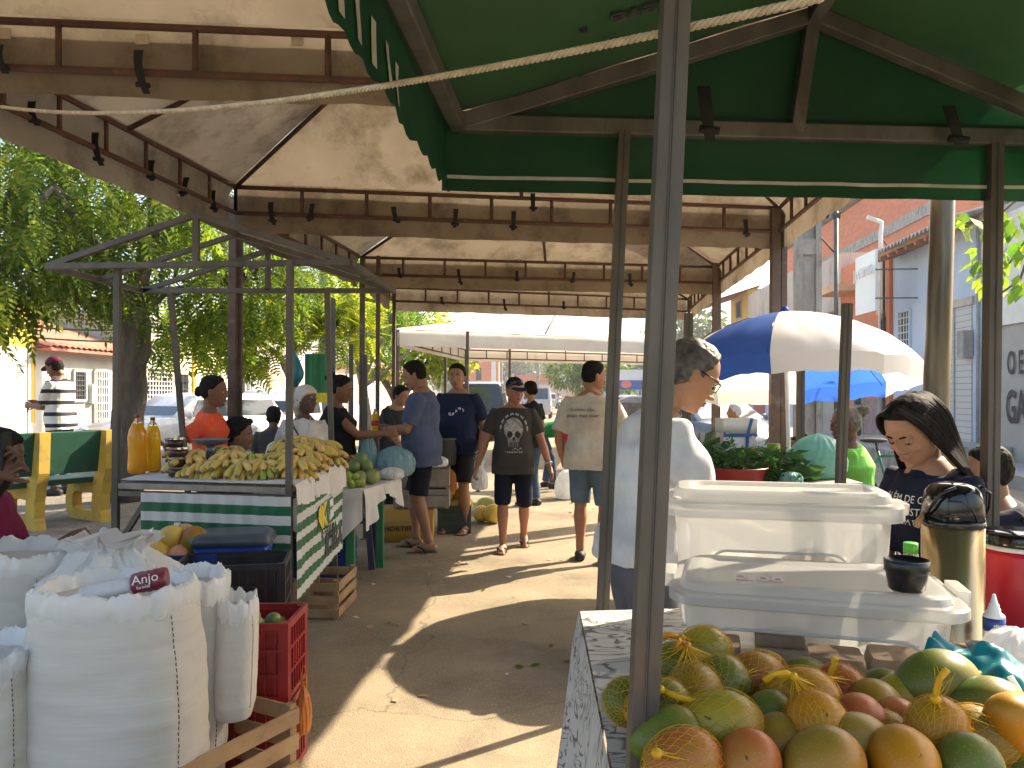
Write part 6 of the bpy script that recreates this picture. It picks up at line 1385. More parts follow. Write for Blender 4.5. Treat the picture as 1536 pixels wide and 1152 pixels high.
for i,(px,Y) in enumerate(((514,6.72),(521,6.66),(528,6.72),(519,6.8),(534,6.66),(526,6.84))):
    tt=thing('bottle','small red labelled bottle with orange cap on the white table','bottle',PZ(px,Y,z2),0,'small red bottles'); bb=MB(); bb.lathe([(.026,0),(.028,.02),(.028,.07)],14); bb.build('base',M['label_blue'],tt); bb=MB(); bb.lathe([(.0285,.07),(.0285,.12),(.022,.14)],14); bb.build('label',M['ink_red'],tt); bb=MB(); bb.lathe([(.022,.14),(.010,.185)],14); bb.build('neck',M['clear_plastic'],tt); bb=MB(); bb.lathe([(.013,.185),(.013,.205),(0,.206)],12); bb.build('cap',M['tape_orange'],tt)
plastic_bag('pale teal plastic bag hanging full in front of the stalls',PZ(551,6.9,z2+.02),.16,.12,.36,'thin_plastic_blue',False,11); plastic_bag('bluish knotted plastic bag lying between the tables',PZ(592,6.95,z2),.34,.26,.27,'thin_plastic_blue',False,12); plastic_bag('crumpled pale cloth bundle at the far corner of the white table',PZ(588,6.72,z2),.20,.22,.10,'cloth_white',False,13)
tt=thing('stool','dark purple plastic stool under the white clothed table','stool',V(-1.36,6.75,0)); bb=MB(); bb.box((0,0,.43),(.30,.30,.03)); bb.build('seat',M['stool_purple'],tt,.008)
for sx in(-1,1):
    for sy in(-1,1): bb=MB(); bb.bar((sx*.12,sy*.12,.42),(sx*.16,sy*.16,0),.05,.03); bb.build('leg',M['stool_purple'],tt)
crate('dark blue plastic crate under the white clothed table',V(-1.55,6.35,0),.1,M['crate_blue'],(.5,.34,.30))
# ---------------------------------------------------------------- crates and bin behind the polo shirt man
tt=thing('cardboard_box','yellow printed cardboard box behind the man in the polo shirt','box',PZ(610,8.0,0),.05); bb=MB(); bb.loft([rrect(.28,.2,.006,0),rrect(.285,.205,.006,.33)]); bb.build('carton',M['cardboard_yellow'],tt); text('lettering','HORTIFRUTI',.075,frame((0,-.209,.14),(1,0,0),(0,0,1)),M['ink'],tt,world=False); bb=MB(); bb.box((0,-.2085,.22),(.5,.003,.012)); bb.build('stripe',M['cardboard'],tt)
wc=[wood_crate(l,PZ(634,8.05,z),.05,(.56,.40,.21),'wood_grey') for l,z in(('grey wooden crate directly on the yellow cardboard box',.335),('topmost grey wooden crate beneath the grey bin',.547))]
tt=thing('bin','dark grey plastic bin standing on the wooden crates','bin',PZ(667,8.25,.758)); bb=MB(); bb.lathe([(0,0),(.12,0),(.150,.26),(.165,.265),(.165,.28),(.150,.285),(.14,.26),(.115,.03),(0,.03)],28); bb.build('bucket',M['bin_grey'],tt)
plastic_bag('crumpled white sacking over the end of the wooden crates',PZ(652,7.9,.76),.26,.2,.12,'thin_plastic',False,15)
crate('dark green plastic crate on the road heaped with yellow fruit',PZ(682,8.5,0),.05,M['crate_dgreen'],(.36,.40,.30))
fruit_heap('yellow orange fruit heaped in the dark green crate',[PZ(682,8.5,0)+V(x,y,z) for x,y,z in((-.12,-.1,.30),(0,-.12,.30),(.12,-.1,.30),(-.1,.05,.31),(.05,.04,.31),(.13,.08,.30),(-.06,-.06,.40),(.07,-.05,.40),(0,.06,.42),(-.13,.14,.32),(.0,.0,.49),(.12,-.13,.38))],.068,[M['melon_yellow'],M['papaya']],'papaya','fruit','yellow fruits in the dark green crate',sq=(1,.9,1.25))
for px,py,rr,lb in((740,785,.115,'pale yellow round melon on the road nearest the walking man'),(722,783,.10,'pale yellow melon tucked against the dark green crate'),(731,768,.11,'long green yellow squash lying behind the two melons')):
    p=G(px,py); o=MB().ell((0,0,0),(rr,rr*1.15,rr),20,14).build('melon',M['melon_yellow'] if 'squash' not in lb else M['papaya']); o.location=V(p.x,p.y,rr*.98); tag(o,lb,'melon'); 
    if 'squash' in lb: o.scale=(.85,1.5,.85); o.location.z=rr*.85; o.rotation_euler=(0,0,.7)
plastic_bag('colourful orange and white snack bag on the fruit crate',PZ(676,8.2,.46),.12,.07,.24,'bag_orange',False,16)
# ---------------------------------------------------------------- sacks and crates in the foreground left
S0=sack('largest white woven sack in front with a maroon packet on its rolled rim',PZ(184,2.45,0),.245,.20,.925,.12,3,lean=(-.02,0))
sack('white woven sack pressed behind the right side of the largest sack',PZ(268,2.72,0),.145,.17,.88,.25,8,lean=(.03,0))
sack('white woven sack with folded rim at left behind the largest sack',PZ(15,2.95,0),.26,.22,.93,-.1,12)
sack('white sack cut by the left edge nearest the camera',PZ(-38,2.3,0),.165,.16,.76,.2,15)
sack('small white sack standing on the slatted wooden crate',PZ(351,2.70,.38),.070,.09,.40,.2,21,lean=(.03,0))
sack('white sack with a high gathered plastic mouth behind the maroon packet',PZ(165,2.95,0),.24,.2,.88,.3,27,top='gather',lean=(0,0))
plastic_bag('clear crumpled plastic bag on the ground between the two left sacks',PZ(35,2.62,.05),.16,.16,.50,'thin_plastic',False,31)
# maroon packet
tt=thing('packet','maroon and clear flour packet lying on the largest sack','packet',P(200,876,2.42),0); tt.rotation_euler=(0,-.16,.30); tt.scale=(.80,.80,.80)
def pk(x0,x1,rr,m,nm):
    bb=MB(); rs=[]
    for i in range(15):
        u=i/14; x=x0+(x1-x0)*u; k=rr*(1-.10*abs(2*u-1)**3)*(1+.04*math.sin(u*30)); rs.append([V(x,k*1.05*math.cos(a),k*.62*math.sin(a)*(1+.05*math.sin(a*5+u*9))) for a in np.linspace(0,2*PI,25)[:-1]])
    bb.loft(rs); return bb.build(nm,M[m],tt)
pk(-.17,.0,.048,'thin_plastic','clear_end'); pk(.0,.125,.064,'label_maroon','label')
text('lettering','Anjo',.05,frame((.055,-.062,.022),(1,0,0),(0,.45,.9)),M['letter_white'],tt,world=False); text('lettering','farinha',.018,frame((.045,-.068,-.006),(1,0,0),(0,.1,1)),M['letter_white'],tt,world=False)
bb=MB(); bb.ell((-.175,0,0),(.02,.045,.03),12,8); bb.build('tied_end',M['thin_plastic'],tt)
# green printed marks on the gathered sack
# ---------------------------------------------------------------- crates
cy=math.radians(1)
crate('lower red plastic crate of the stack by the slatted wooden crate',V(-1.11,3.09,0),cy,M['crate_red'],(.50,.30,.31),'red crates'); crate('upper red plastic crate full of small green fruit',V(-1.11,3.09,.313),cy,M['crate_red'],(.50,.30,.31),'red crates')
fruit_heap('small green fruit piled in the upper red crate',[V(-1.11,3.09,.313)+V(-y,x,z) for x,y,z in[(a*.058+(-.09),b_*.062-.15,.225+.012*((a+b_)%2)) for a in range(4) for b_ in range(6)]+[(-.06,-.1,.285),(.03,-.06,.285),(-.02,.03,.285),(.05,.08,.28),(-.07,.1,.28),(.0,-.15,.28)]],.036,M['guava_green'],'green_fruit','fruit','green fruits in the red crate')
tt=thing('tie_ribbon','yellow plastic ribbon hanging on the upper red crate','ribbon',V(-1.02,2.925,.5)); bb=MB(); bb.tube([(0,0,.09),(.01,-.005,.03),(.035,-.01,.02),(.04,-.012,-.05),(.03,-.008,-.12)],[.006,.008,.006,.008,.004],6,flat=.35); bb.tube([(0,0,.09),(-.015,-.004,.02),(-.01,-.006,-.02)],.005,6,flat=.35); bb.build('strip',M['net_yellow'],tt)
tt=thing('tie_ribbon','orange plastic ribbon on the lower red crate near the road','ribbon',V(-.90,2.925,.12)); bb=MB(); bb.tube([(0,0,.10),(.012,-.01,.05),(.03,-.01,.06),(.035,-.012,-.02),(.01,-.01,-.08)],[.008]*4+[.004],6,flat=.35); bb.build('strip',M['tape_orange'],tt)
plastic_bag('orange net bag hanging on the road side of the red crates',V(-.82,3.03,.17),.055,.10,.22,'bag_orange',True,41)
crate('empty black plastic crate with its open top behind the red crates',PZ(352,3.72,.40),.20,M['crate_black'],(.50,.34,.31))
crate('black plastic crate underneath the empty black crate',PZ(352,3.72,.088),.20,M['crate_black'],(.50,.34,.31)); 
crate('blue plastic crate holding pink and yellow fruit behind the sacks',PZ(262,3.98,.44),.12,M['crate_blue'],(.50,.34,.26)); crate('blue plastic crate underneath the fruit filled blue crate',PZ(262,3.98,.177),.12,M['crate_blue'],(.50,.34,.26)); 
cx=PZ(262,3.98,.44)
fruit_heap('pink red apple like fruit in the blue crate',[cx+V(x,y,z) for x,y,z in((-.17,-.08,.24),(-.10,-.10,.25),(-.14,.04,.25),(.06,-.09,.25),(.12,-.02,.25),(.03,.05,.33),(-.2,.02,.25),(.16,.06,.25))],.058,M['apple_pink'],'pink_fruit','fruit','pink fruits in the blue crate')
fruit_heap('yellow guava like fruit on top of the blue crate heap',[cx+V(x,y,z) for x,y,z in((.0,-.05,.33),(.11,-.03,.31),(-.04,-.09,.25),(.0,.08,.25))],.068,[M['melon_yellow'],M['mango_yellow']],'yellow_fruit','fruit','yellow fruits in the blue crate',sq=(1,1,1.1))
for lb,p,sz,cm in(('small deep blue box with dark grey lid before the striped banner',PZ(352,4.02,.60),(.36,.26,.13),'box_blue'),):
    tt=thing('lidded_box',lb,'box',p,.16); bb=MB(); bb.loft([rrect(sz[0]/2*.92,sz[1]/2*.92,.02,0),rrect(sz[0]/2,sz[1]/2,.02,sz[2])]); bb.build('tub',M[cm],tt); bb=MB(); bb.loft([rrect(sz[0]/2+.012,sz[1]/2+.012,.02,sz[2]),rrect(sz[0]/2+.012,sz[1]/2+.012,.02,sz[2]+.035),rrect(sz[0]/2-.02,sz[1]/2-.02,.02,sz[2]+.06)]); bb.build('lid',M['lid_grey'],tt)
tt=thing('cardboard_box','plain brown carton supporting the deep blue lidded box','box',PZ(352,4.05,0),.16); bb=MB(); bb.loft([rrect(.2,.11,.005,0),rrect(.2,.11,.005,.6)]); bb.build('carton',M['cardboard'],tt)
wood_crate('wooden crate used as a base below the blue crates',PZ(262,3.98,0),.12,(.48,.32,.175),'wood_grey',ns=2)
wood_crate('low wooden crate used as a base below the black crates',PZ(352,3.72,0),.20,(.46,.30,.086),'wood_grey',ns=2)
# slatted crate near the camera
wood_crate('slatted wooden crate at the foot of the sacks holding the small white sack',V(-1.10,2.62,0),math.radians(62),(.62,.40,.38),'wood',ns=4)
tt=thing('water_bottle','clear cap of a water bottle poking up behind the fruit','bottle',PZ(266,4.2,.60)); bb=MB(); bb.lathe([(.035,0),(.035,.14),(.016,.18)],16); bb.build('body',M['clear_plastic'],tt); bb=MB(); bb.lathe([(.017,.18),(.017,.2),(0,.201)],12); bb.build('cap',M['white_plastic'],tt)
# ---------------------------------------------------------------- bench
by=math.radians(58); BD=V(math.cos(by),math.sin(by),0); BN=V(-math.sin(by),math.cos(by),0)   # along the bench, the way it faces
b0=PZ(35,7.3,PLZ); t=thing('bench','green plank bench with yellow concrete supports under the shade tree','bench',b0,by)
# local x along the bench, local y the way it faces
def sup(x):
    bb=MB(); outer=[(-.10,0),(.46,0),(.55,.06),(.57,.20),(.52,.36),(.46,.40),(.08,.40),(.02,.47),(-.10,.93),(-.20,.93),(-.18,.55),(-.10,.40),(-.06,.25)]
    hole=[(.08,.11),(.36,.11),(.43,.16),(.43,.25),(.38,.29),(.10,.29),(.06,.20)]
    # two walls with a slot between: build as a ring of quads between outline and slot
    R=Matrix.Rotation(PI/2,3,'Z'); pr=[(0,0,.0),]
    def pris(poly): bb.prism([(y,z) for y,z in poly],x-.045,x+.045,None)
    for poly in([(-.12,0),(.46,0),(.55,.06),(.43,.13),(.36,.10),(.08,.10),(-.09,.12)],[(.55,.06),(.57,.20),(.52,.36),(.46,.40),(.38,.29),(.43,.25),(.43,.13)],[(.46,.40),(.08,.40),(.06,.29),(.38,.29)],[(-.09,.12),(.08,.10),(.06,.29),(.08,.40),(.02,.47),(-.10,.94),(-.20,.94),(-.18,.55),(-.13,.40),(-.10,.28)]):
        vs=[V(xx,y,z) for xx in(x-.05,x+.05) for y,z in poly]; n_=len(poly); bb.add(vs,[tuple(range(n_)),tuple(reversed(range(n_,2*n_)))]+[(i,(i+1)%n_,(i+1)%n_+n_,i+n_) for i in range(n_)])
    return bb.build('support',M['bench_yellow'],t)
sup(.10); sup(.74)
bb=MB(); bb.box((.38,-.06,.73),(1.06,.035,.42),Matrix.Rotation(.16,3,'X'))
bb.build('backrest',M['bench_green'],t,.006); bb=MB(); bb.box((.38,.26,.432),(1.06,.44,.055)); bb.build('seat',M['bench_green'],t,.008)
# ---------------------------------------------------------------- mango table
TZ=.88
m=bpy.data.materials.new('cloth_print'); m.use_nodes=True; nt=m.node_tree; L=nt.links.new; p=nt.nodes['Principled BSDF']; p.inputs['Roughness'].default_value=.6
tc=nn(nt,'ShaderNodeTexCoord'); mp=nn(nt,'ShaderNodeMapping'); mp.inputs['Scale'].default_value=(2.6,8,5); L(tc.outputs['Object'],mp.inputs[0]); n1=nn(nt,'ShaderNodeTexNoise'); n1.inputs['Scale'].default_value=1.0; n1.inputs['Detail'].default_value=2.5; n1.inputs['Distortion'].default_value=2.2; L(mp.outputs[0],n1.inputs[0])
ml=nn(nt,'ShaderNodeMath',operation='MULTIPLY'); ml.inputs[1].default_value=9; L(n1.outputs[0],ml.inputs[0]); fr=nn(nt,'ShaderNodeMath',operation='FRACT'); L(ml.outputs[0],fr.inputs[0]); n2=nn(nt,'ShaderNodeTexNoise'); n2.inputs['Scale'].default_value=7; L(tc.outputs['Object'],n2.inputs[0])
mr=nn(nt,'ShaderNodeMapRange'); mr.inputs[1].default_value=.20; mr.inputs[2].default_value=.36; L(fr.outputs[0],mr.inputs[0]); mr2=nn(nt,'ShaderNodeMapRange'); mr2.inputs[1].default_value=.54; mr2.inputs[2].default_value=.64; L(n2.outputs[0],mr2.inputs[0]); mx=nn(nt,'ShaderNodeMath',operation='MAXIMUM'); L(mr.outputs[0],mx.inputs[0]); L(mr2.outputs[0],mx.inputs[1])
x=nn(nt,'ShaderNodeMix',data_type='RGBA'); L(mx.outputs[0],x.inputs[0]); x.inputs[6].default_value=(.10,.095,.10,1); x.inputs[7].default_value=(.46,.44,.41,1); L(x.outputs[2],p.inputs['Base Color']); M['cloth_print']=m
tq=[V(.165,.92,0),V(2.05,.98,0),V(2.05,2.35,0),V(.205,2.17,0)]
t=thing('table','long wooden market table carrying the mangoes and plastic boxes','table',(1.1,1.6,0))
bb=MB(); bb.add([V(p_.x,p_.y,z) for z in(TZ-.03,TZ-.002) for p_ in tq],[(0,1,2,3),(7,6,5,4),(0,4,5,1),(1,5,6,2),(2,6,7,3),(3,7,4,0)]); bb.build('tabletop',M['wood_grey'],t,world=True)
for p_ in(V(.25,1.0,0),V(1.95,1.05,0),V(1.95,2.22,0),V(.29,2.08,0)): bb=MB(); bb.box(p_+V(0,0,(TZ-.03)/2),(.06,.06,TZ-.03)); bb.build('leg',M['wood_grey'],t,world=True)
cloth_top('printed white tablecloth with grey line drawings under the mangoes',[V(p_.x+(-.012 if p_.x<1 else .01),p_.y+(-.012 if p_.y<1.5 else .012),0) for p_ in tq],TZ,[.5,.3,.3,lambda u:.62],'cloth_print',seed=4,ruff=.05)
# ---- mangoes
def mango_me(seed,k=(1,1,1)):
    bb=MB()
    def fn(q_):
        x=q_.x/.062; b_=1+.10*x*(1 if q_.z>0 else -.4)-.10*max(0,-x)**2; z=q_.z*b_-.006*(x*x)+.004*x; return V(q_.x,q_.y*(1+.07*x-.06*x*x),z)*(1+.02*smooth_noise(q_,18,seed))
    bb.ell((0,0,0),(.062*k[0],.051*k[1],.048*k[2]),36,24,fn=fn,R=None); bb.tube([(.0595*k[0],0,.010),(.066*k[0],.001,.014)],.0032,7); return bb.mesh('mango',[])
MME=[mango_me(1),mango_me(2,(1.08,1,.96)),mango_me(3,(.88,1.0,1.02))]
MV={}
def mango(px,py,Y,kind,label,k=1.0,rot=(0,0,0),sh=0,group=None):
    key=(kind,sh)
    if key not in MV: q_=MME[sh].copy(); q_.materials.append(M['mango_'+kind]); MV[key]=q_
    o=bpy.data.objects.new('mango',MV[key]); C.objects.link(o); o.location=P(px,py,Y); o.rotation_euler=rot; o.scale=(k,k,k); tag(o,label,'mango',group or 'mangoes heaped on the table'); return o
YF=[1.06,1.15,1.255,1.35,1.43]
mg={}
def mm(n,*a,**k): mg[n]=mango(*a,**k)
mm('a',1082,1085,YF[1],'yellow','largest front mango, yellow green with a red flushed right end',1.02,(.1,.25,.1),1)
mm('b',1224,1085,YF[1],'orange','round orange mango under yellow net at the front middle',.92,(.2,.1,1.2),2)
mm('c',1203,1046,YF[2],'orange','orange mango in yellow net just behind the round front one',1.0,(0,.2,-.3),0)
mm('d',1406,1090,YF[1],'orange','orange yellow netted mango with a yellow tape tail standing on top',.86,(.2,0,.8),2)
mm('e',1468,1106,YF[1]+.04,'brown','brownish netted mango touching the taped orange one on its right',.98,(0,.3,2.4),0)
mm('f',1528,1086,YF[1]+.02,'orange','orange mango with a cleft cut by the right picture edge',.95,(0,1.0,.6),0)
mm('g',1405,1022,YF[3],'green','largest plain green mango lying against the lower plastic box',1.16,(0,.05,.1),1)
mm('h',1480,1058,YF[2]+.03,'green','long plain green mango right of the largest green one',1.02,(0,.1,-.3),1)
mm('i',1322,1040,YF[4],'green','plain green mango at the back against the box front middle',.92,(0,.1,.2),0)
mm('j',1347,1046,YF[3],'yellow','small yellow green mango under the left end of the largest green one',.80,(0,.2,.4),0)
mm('k',1312,1060,YF[2]+.03,'brown','olive brown mango in the middle behind the netted pair',.9,(0,.2,1.2),0)
mm('l',1342,1078,YF[2]-.02,'red','dark purplish mango peeping out in the middle of the heap',.7,(0,.3,.3),0)
mm('m',1137,1014,YF[3],'red','bright red mango end tied with yellow net facing left',.90,(.2,.4,3.6),2)
mm('n',1203,1024,YF[4],'green','green mango half hidden behind the orange netted pair',.95,(0,.1,.1),0)
mm('o',1264,1034,YF[3],'red','green and red netted mango tied with an upright yellow tail',.88,(0,.2,2.0),0)
mm('p',1056,974,YF[4],'yellow','hindmost netted yellow mango at the left end of the box',.9,(0,.3,.5),0)
mm('q',1010,1000,YF[3],'green','yellow green netted mango right beside the steel upright at the back',.9,(.1,.1,.2),1)
mm('r',1082,1024,YF[2]+.05,'green','olive green netted mango behind the large front one',.92,(.1,.1,.9),0)
mm('s',1043,1033,YF[2],'brown','greyish green mango with a pale shine in the left net',.86,(.2,.6,1.3),0)
mm('t',991,1060,YF[2]-.05,'green','green netted mango half covered by the steel upright',.9,(0,.2,.3),0)
mm('u',1004,1104,YF[1]-.02,'green','lime green mango below the large front one at left',.92,(0,.1,.2),1)
mm('v',1026,1142,YF[0],'red','pink red netted mango at the bottom edge left',.92,(0,.2,.2),0)
mm('w',1124,1142,YF[0],'red','dull red mango at the bottom edge under the large front one',.84,(.3,.2,1.0),2)
mm('x',1236,1142,YF[0],'brown','orange brown mango at the bottom edge in the middle',.95,(.1,.1,.3),0)
mm('y',1356,1140,YF[0]+.01,'orange','golden mango at the bottom edge under the taped one',.92,(.1,.2,1.4),0)
mm('z',1454,1148,YF[0]+.01,'green','yellow green mango at the bottom edge right of the golden one',.86,(.5,.2,.9),2)
mm('aa',1291,1112,YF[1]-.02,'brown','brownish pink mango squeezed between the golden and the orange brown one',.86,(0,.8,.4),0)
mm('ab',1325,1104,YF[1]+.06,'brown','dark brown mango covered by net in the middle gap',.85,(0,.2,.8),0)
mm('ac',1168,1112,YF[1]-.01,'brown','shaded olive mango between the large front one and the round orange one',.80,(0,.1,1.0),0)
mm('ad',1155,1072,YF[2]-.04,'green','shaded green mango behind the large front one\'s right end',.78,(0,.2,.5),0)
mm('ae',941,1052,YF[2]+.03,'green','green mango showing left of the steel upright',.80,(0,.2,1.4),0)
mm('af',1288,1078,YF[2]-.04,'red','pale pinkish green mango behind the netted front pair',.80,(0,.3,1.0),0)
# lower layer carrying the heap
for i,(px,Y) in enumerate([(px,Y) for Y in(1.04,1.16,1.28,1.40) for px in(1000,1090,1180,1270,1360,1450,1540)]):
    x=PZ(px+(i*37%23)-11,Y,0).x
    if x<.24: continue
    o=bpy.data.objects.new('mango',MV[('green',0)] if i%3 else MV[('brown',0)]); C.objects.link(o); o.location=(x,Y+.01*((i*7)%3-1),TZ+.048); o.rotation_euler=(0,.1,i*1.7); k=.95; o.scale=(k,k,.9); tag(o,'mango of the shaded bottom layer resting on the printed tablecloth','mango','mangoes of the bottom layer')
# ---- yellow net bags round some of the mangoes
def net(label,names,knot,tail=None,tape='net_yellow',gath=None):
    mo=mg[names[0]]; t=thing('net_bag',label,'net bag',mo.location,0,'yellow net bags round the mangoes'); nb=MB(); base=Vector(mo.location)
    for n_ in names:
        o=mg[n_]; Mx=Matrix.LocRotScale(o.location-base,o.rotation_euler.to_matrix().to_quaternion(),o.scale); nu=19
        kl=(Vector(knot)-base); 
        for sgn in(-1,1):
            for a in range(nu):
                pts=[]
                for i in range(22):
                    u=i/21; th=.10+(PI-.20)*u; ph=2*PI*a/nu+sgn*u*2.6+.035*math.sin(i*2.6+a)
                    q_=V(.0636*math.cos(th),.0525*math.sin(th)*math.cos(ph),.0497*math.sin(th)*math.sin(ph)); x=q_.x/.0636
                    q_=V(q_.x,q_.y*(1+.07*x-.06*x*x),q_.z*(1+.06*x)-.006*x*x+.004*x); pts.append(Mx@(q_*1.03))
                nb.tube(pts,.00036,3,cap=False)
        ends=[Mx@V(.05*math.cos(b_),.045*math.sin(b_),.02) for b_ in np.linspace(0,2*PI,11)]
        for e_ in ends:
            mid=e_.lerp(kl,.55)+V(*(rng.uniform(-.003,.003,3))); nb.tube([e_,mid,kl],[.0005,.0008,.0012],4,cap=False)
    nb.build('mesh_net',M['net_yellow'],t)
    kb=MB(); kb.ell(kl,(.008,.008,.007),10,8); kb.build('knot',M[tape],t)
    if tail:
        tb=MB(); tb.tube([kl+V(*p_) for p_ in tail],[.0045]+[.0055]*(len(tail)-2)+[.0062],7,flat=.55); tb.build('tail',M[tape],t)
        fb=MB()
        for i in range(10): d=V(*tail[-1]); fb.tube([kl,kl+d*.4+V(*rng.uniform(-.006,.006,3)),kl+d*.8+V(*rng.uniform(-.016,.016,3))],.0005,3,cap=False)
        fb.build('loose_thread',M[tape],t)
net('yellow net round the large front mango gathered into its right end',['a'],P(1140,1108,1.09),[(0,0,0),(.006,-.004,-.02),(.015,-.006,-.045),(.028,-.004,-.07)])
net('yellow net holding the two orange mangoes at the front middle',['b','c'],P(1190,1015,1.20),[(0,0,0),(-.012,0,.006),(-.03,.0,.004),(-.045,0,-.008)])
net('yellow net holding the taped orange mango and its brownish neighbour',['d','e'],P(1403,1049,1.14),[(0,0,0),(.002,0,.014),(.006,0,.030),(.016,-.004,.046)])
net('yellow net round the bright red mango end',['m'],P(1112,1014,1.29))
net('yellow net with a tall upright tail round the green and red mango',['o'],P(1243,1018,1.30),[(0,0,0),(.004,0,.012),(.010,0,.026),(.006,0,.036),(.014,0,.030)])
net('yellow net with an orange knot round the mangoes beside the steel upright',['q','r','s'],P(1030,968,1.31),[(0,0,0),(-.010,-.003,.006),(-.016,-.006,.002),(-.012,-.01,.012)],'tape_orange')
net('yellow net with orange tied mouth round the hindmost mango',['p'],P(1022,957,1.40),[(0,0,0),(-.02,0,.006),(-.036,.0,.002)],'tape_orange')
net('yellow net round the mango half covered by the steel upright',['t'],P(990,1034,1.16),[(0,0,0),(.02,-.005,-.008),(.05,-.005,-.016),(.075,-.003,-.014)])
net('yellow net round the pink red mango at the bottom edge',['v'],P(985,1130,1.02)); net('yellow net over the brown mangoes in the middle gap',['ab'],P(1290,1090,1.16)); net('yellow net round the mango left of the steel upright',['ae'],P(956,1032,1.25))
# ---- big translucent boxes with lids
def big_box(label,pl,pr,Y0,Y1,ztop,zbase,dep,win,cake=False):
    a=V((pl-768)/F*Y0,Y0,0); b_=V((pr-768)/F*Y1,Y1,0); W=(b_-a).length; d=(b_-a)/W; yaw=math.atan2(d.y,d.x); nb=V(-d.y,d.x,0); c=(a+b_)/2+nb*dep/2
    t=thing('plastic_box',label,'box',V(c.x,c.y,zbase),yaw); H=ztop-zbase; hx,hy=W/2-.022,dep/2-.022
    x0,x1,z0,z1=win
    def dense(r_,m_=168):
        r_=r_+[r_[0]]; ls=[0]
        for i in range(len(r_)-1): ls.append(ls[-1]+(r_[i+1]-r_[i]).length)
        out=[]; j=0
        for i in range(m_):
            s_=ls[-1]*i/m_
            while ls[j+1]<s_: j+=1
            out.append(r_[j].lerp(r_[j+1],(s_-ls[j])/(ls[j+1]-ls[j])))
        return out
    rg=[rrect(hx*.90,hy*.88,.05,.0)]+[rrect(hx*(.915+.06*i/23),hy*(.90+.07*i/23),.055,.012+(H*.74-.012)*i/23) for i in range(24)]+[rrect(hx*.985,hy*.98,.055,H*.86),rrect(hx+.012,hy+.012,.06,H*.865),rrect(hx+.012,hy+.012,.06,H*.885)]
    bb=MB(); bb.loft([dense(r_) for r_ in rg],cap=False); keep=[]
    for f_ in bb.f:
        q_=sum((Vector(bb.v[i]) for i in f_),V(0,0,0))/4; keep.append(not(q_.y<-hy*.8 and x0<q_.x<x1 and z0<q_.z<z1 and math.hypot(max(0,abs(q_.x-(x0+x1)/2)-(x1-x0)/2+.04),max(0,abs(q_.z-(z0+z1)/2)-(z1-z0)/2+.04))<.042))
    bb.f=[f_ for f_,k_ in zip(bb.f,keep) if k_]; bb.m=[0]*len(bb.f); bb.s=[True]*len(bb.f)
    bb.add(rrect(hx*.90,hy*.88,.05,.0005),[tuple(range(24))]); bb.build('tub',M['box_plastic'],t)
    lb=MB(); hX,hY=W/2,dep/2; h0=H*.80
    lb.loft([rrect(hX-.004,hY-.004,.062,H*.805),rrect(hX,hY,.064,H*.82),rrect(hX,hY,.064,H*.905),rrect(hX-.006,hY-.006,.06,H*.925),rrect(hX-.022,hY-.022,.055,H*.93),rrect(hX-.030,hY-.030,.05,H*.985),rrect(hX-.036,hY-.036,.05,H),rrect(hX-.065,hY-.062,.04,H),rrect(hX-.075,hY-.072,.04,H*.972),rrect(hX-.09,hY-.085,.03,H*.972)],cap=False)
    lb.add(rrect(hX-.09,hY-.085,.03,H*.972),[tuple(range(24))]); lo_=lb.build('lid',M['box_plastic'],t); lo_.data.set_sharp_from_angle(angle=.5)
    # clip at each end and the framed window in the front
    for sx in(-1,1):
        cb=MB(); cb.loft([rrect(.012,.05,.008,0),rrect(.014,.055,.008,.03)]); cb.v=[(x+sx*(hX+.008),y,z+H*.83) for x,y,z in cb.v]; cb.build('clip',M['box_plastic'],t,.003)
    w_=(x1-x0)/2; hcz=(z0+z1)/2; hz_=(z1-z0)/2; ring_=rrect(w_,hz_,min(.045,hz_*.9),0,8); fb=MB(); pts=[V(p_.x+(x0+x1)/2,0,p_.y+hcz) for p_ in ring_]
    yf=lambda z:-(hy*(.90+.075*min(1,z/(H*.74))))-.0045
    pts=[V(p_.x,yf(p_.z),p_.z) for p_ in pts]; fb.tube(pts+[pts[0]],.0035,7); fb.build('window_rim',M['box_plastic'],t)
    gb=MB(); gb.add([V(p_.x,p_.y+.003,p_.z) for p_ in pts],[tuple(range(len(pts)))]); gb.build('window_pane',M['box_clear'],t)
    return t,hx,hy,H,yaw,c,d,nb
mat('box_clear',(.55,.44,.33),.2,trans=.4,alpha=.12)
mat('box_plastic',(.60,.595,.575),.26,col2=(.55,.545,.525),scale=2,trans=.45,alpha=.74,coat=.2)
B1=big_box('lower wide translucent plastic box with lid carrying a black cup',1000,1470,1.60,1.44,1.105,TZ+.012,.37,(-.20,.20,.035,.125))
t1,hx,hy,H,yaw,c,d,nb=B1
B2=big_box('rear taller translucent plastic box with closed lid behind the first box',996,1368,2.00,1.87,1.252,TZ+.012,.30,(-.18,.16,.09,.205))
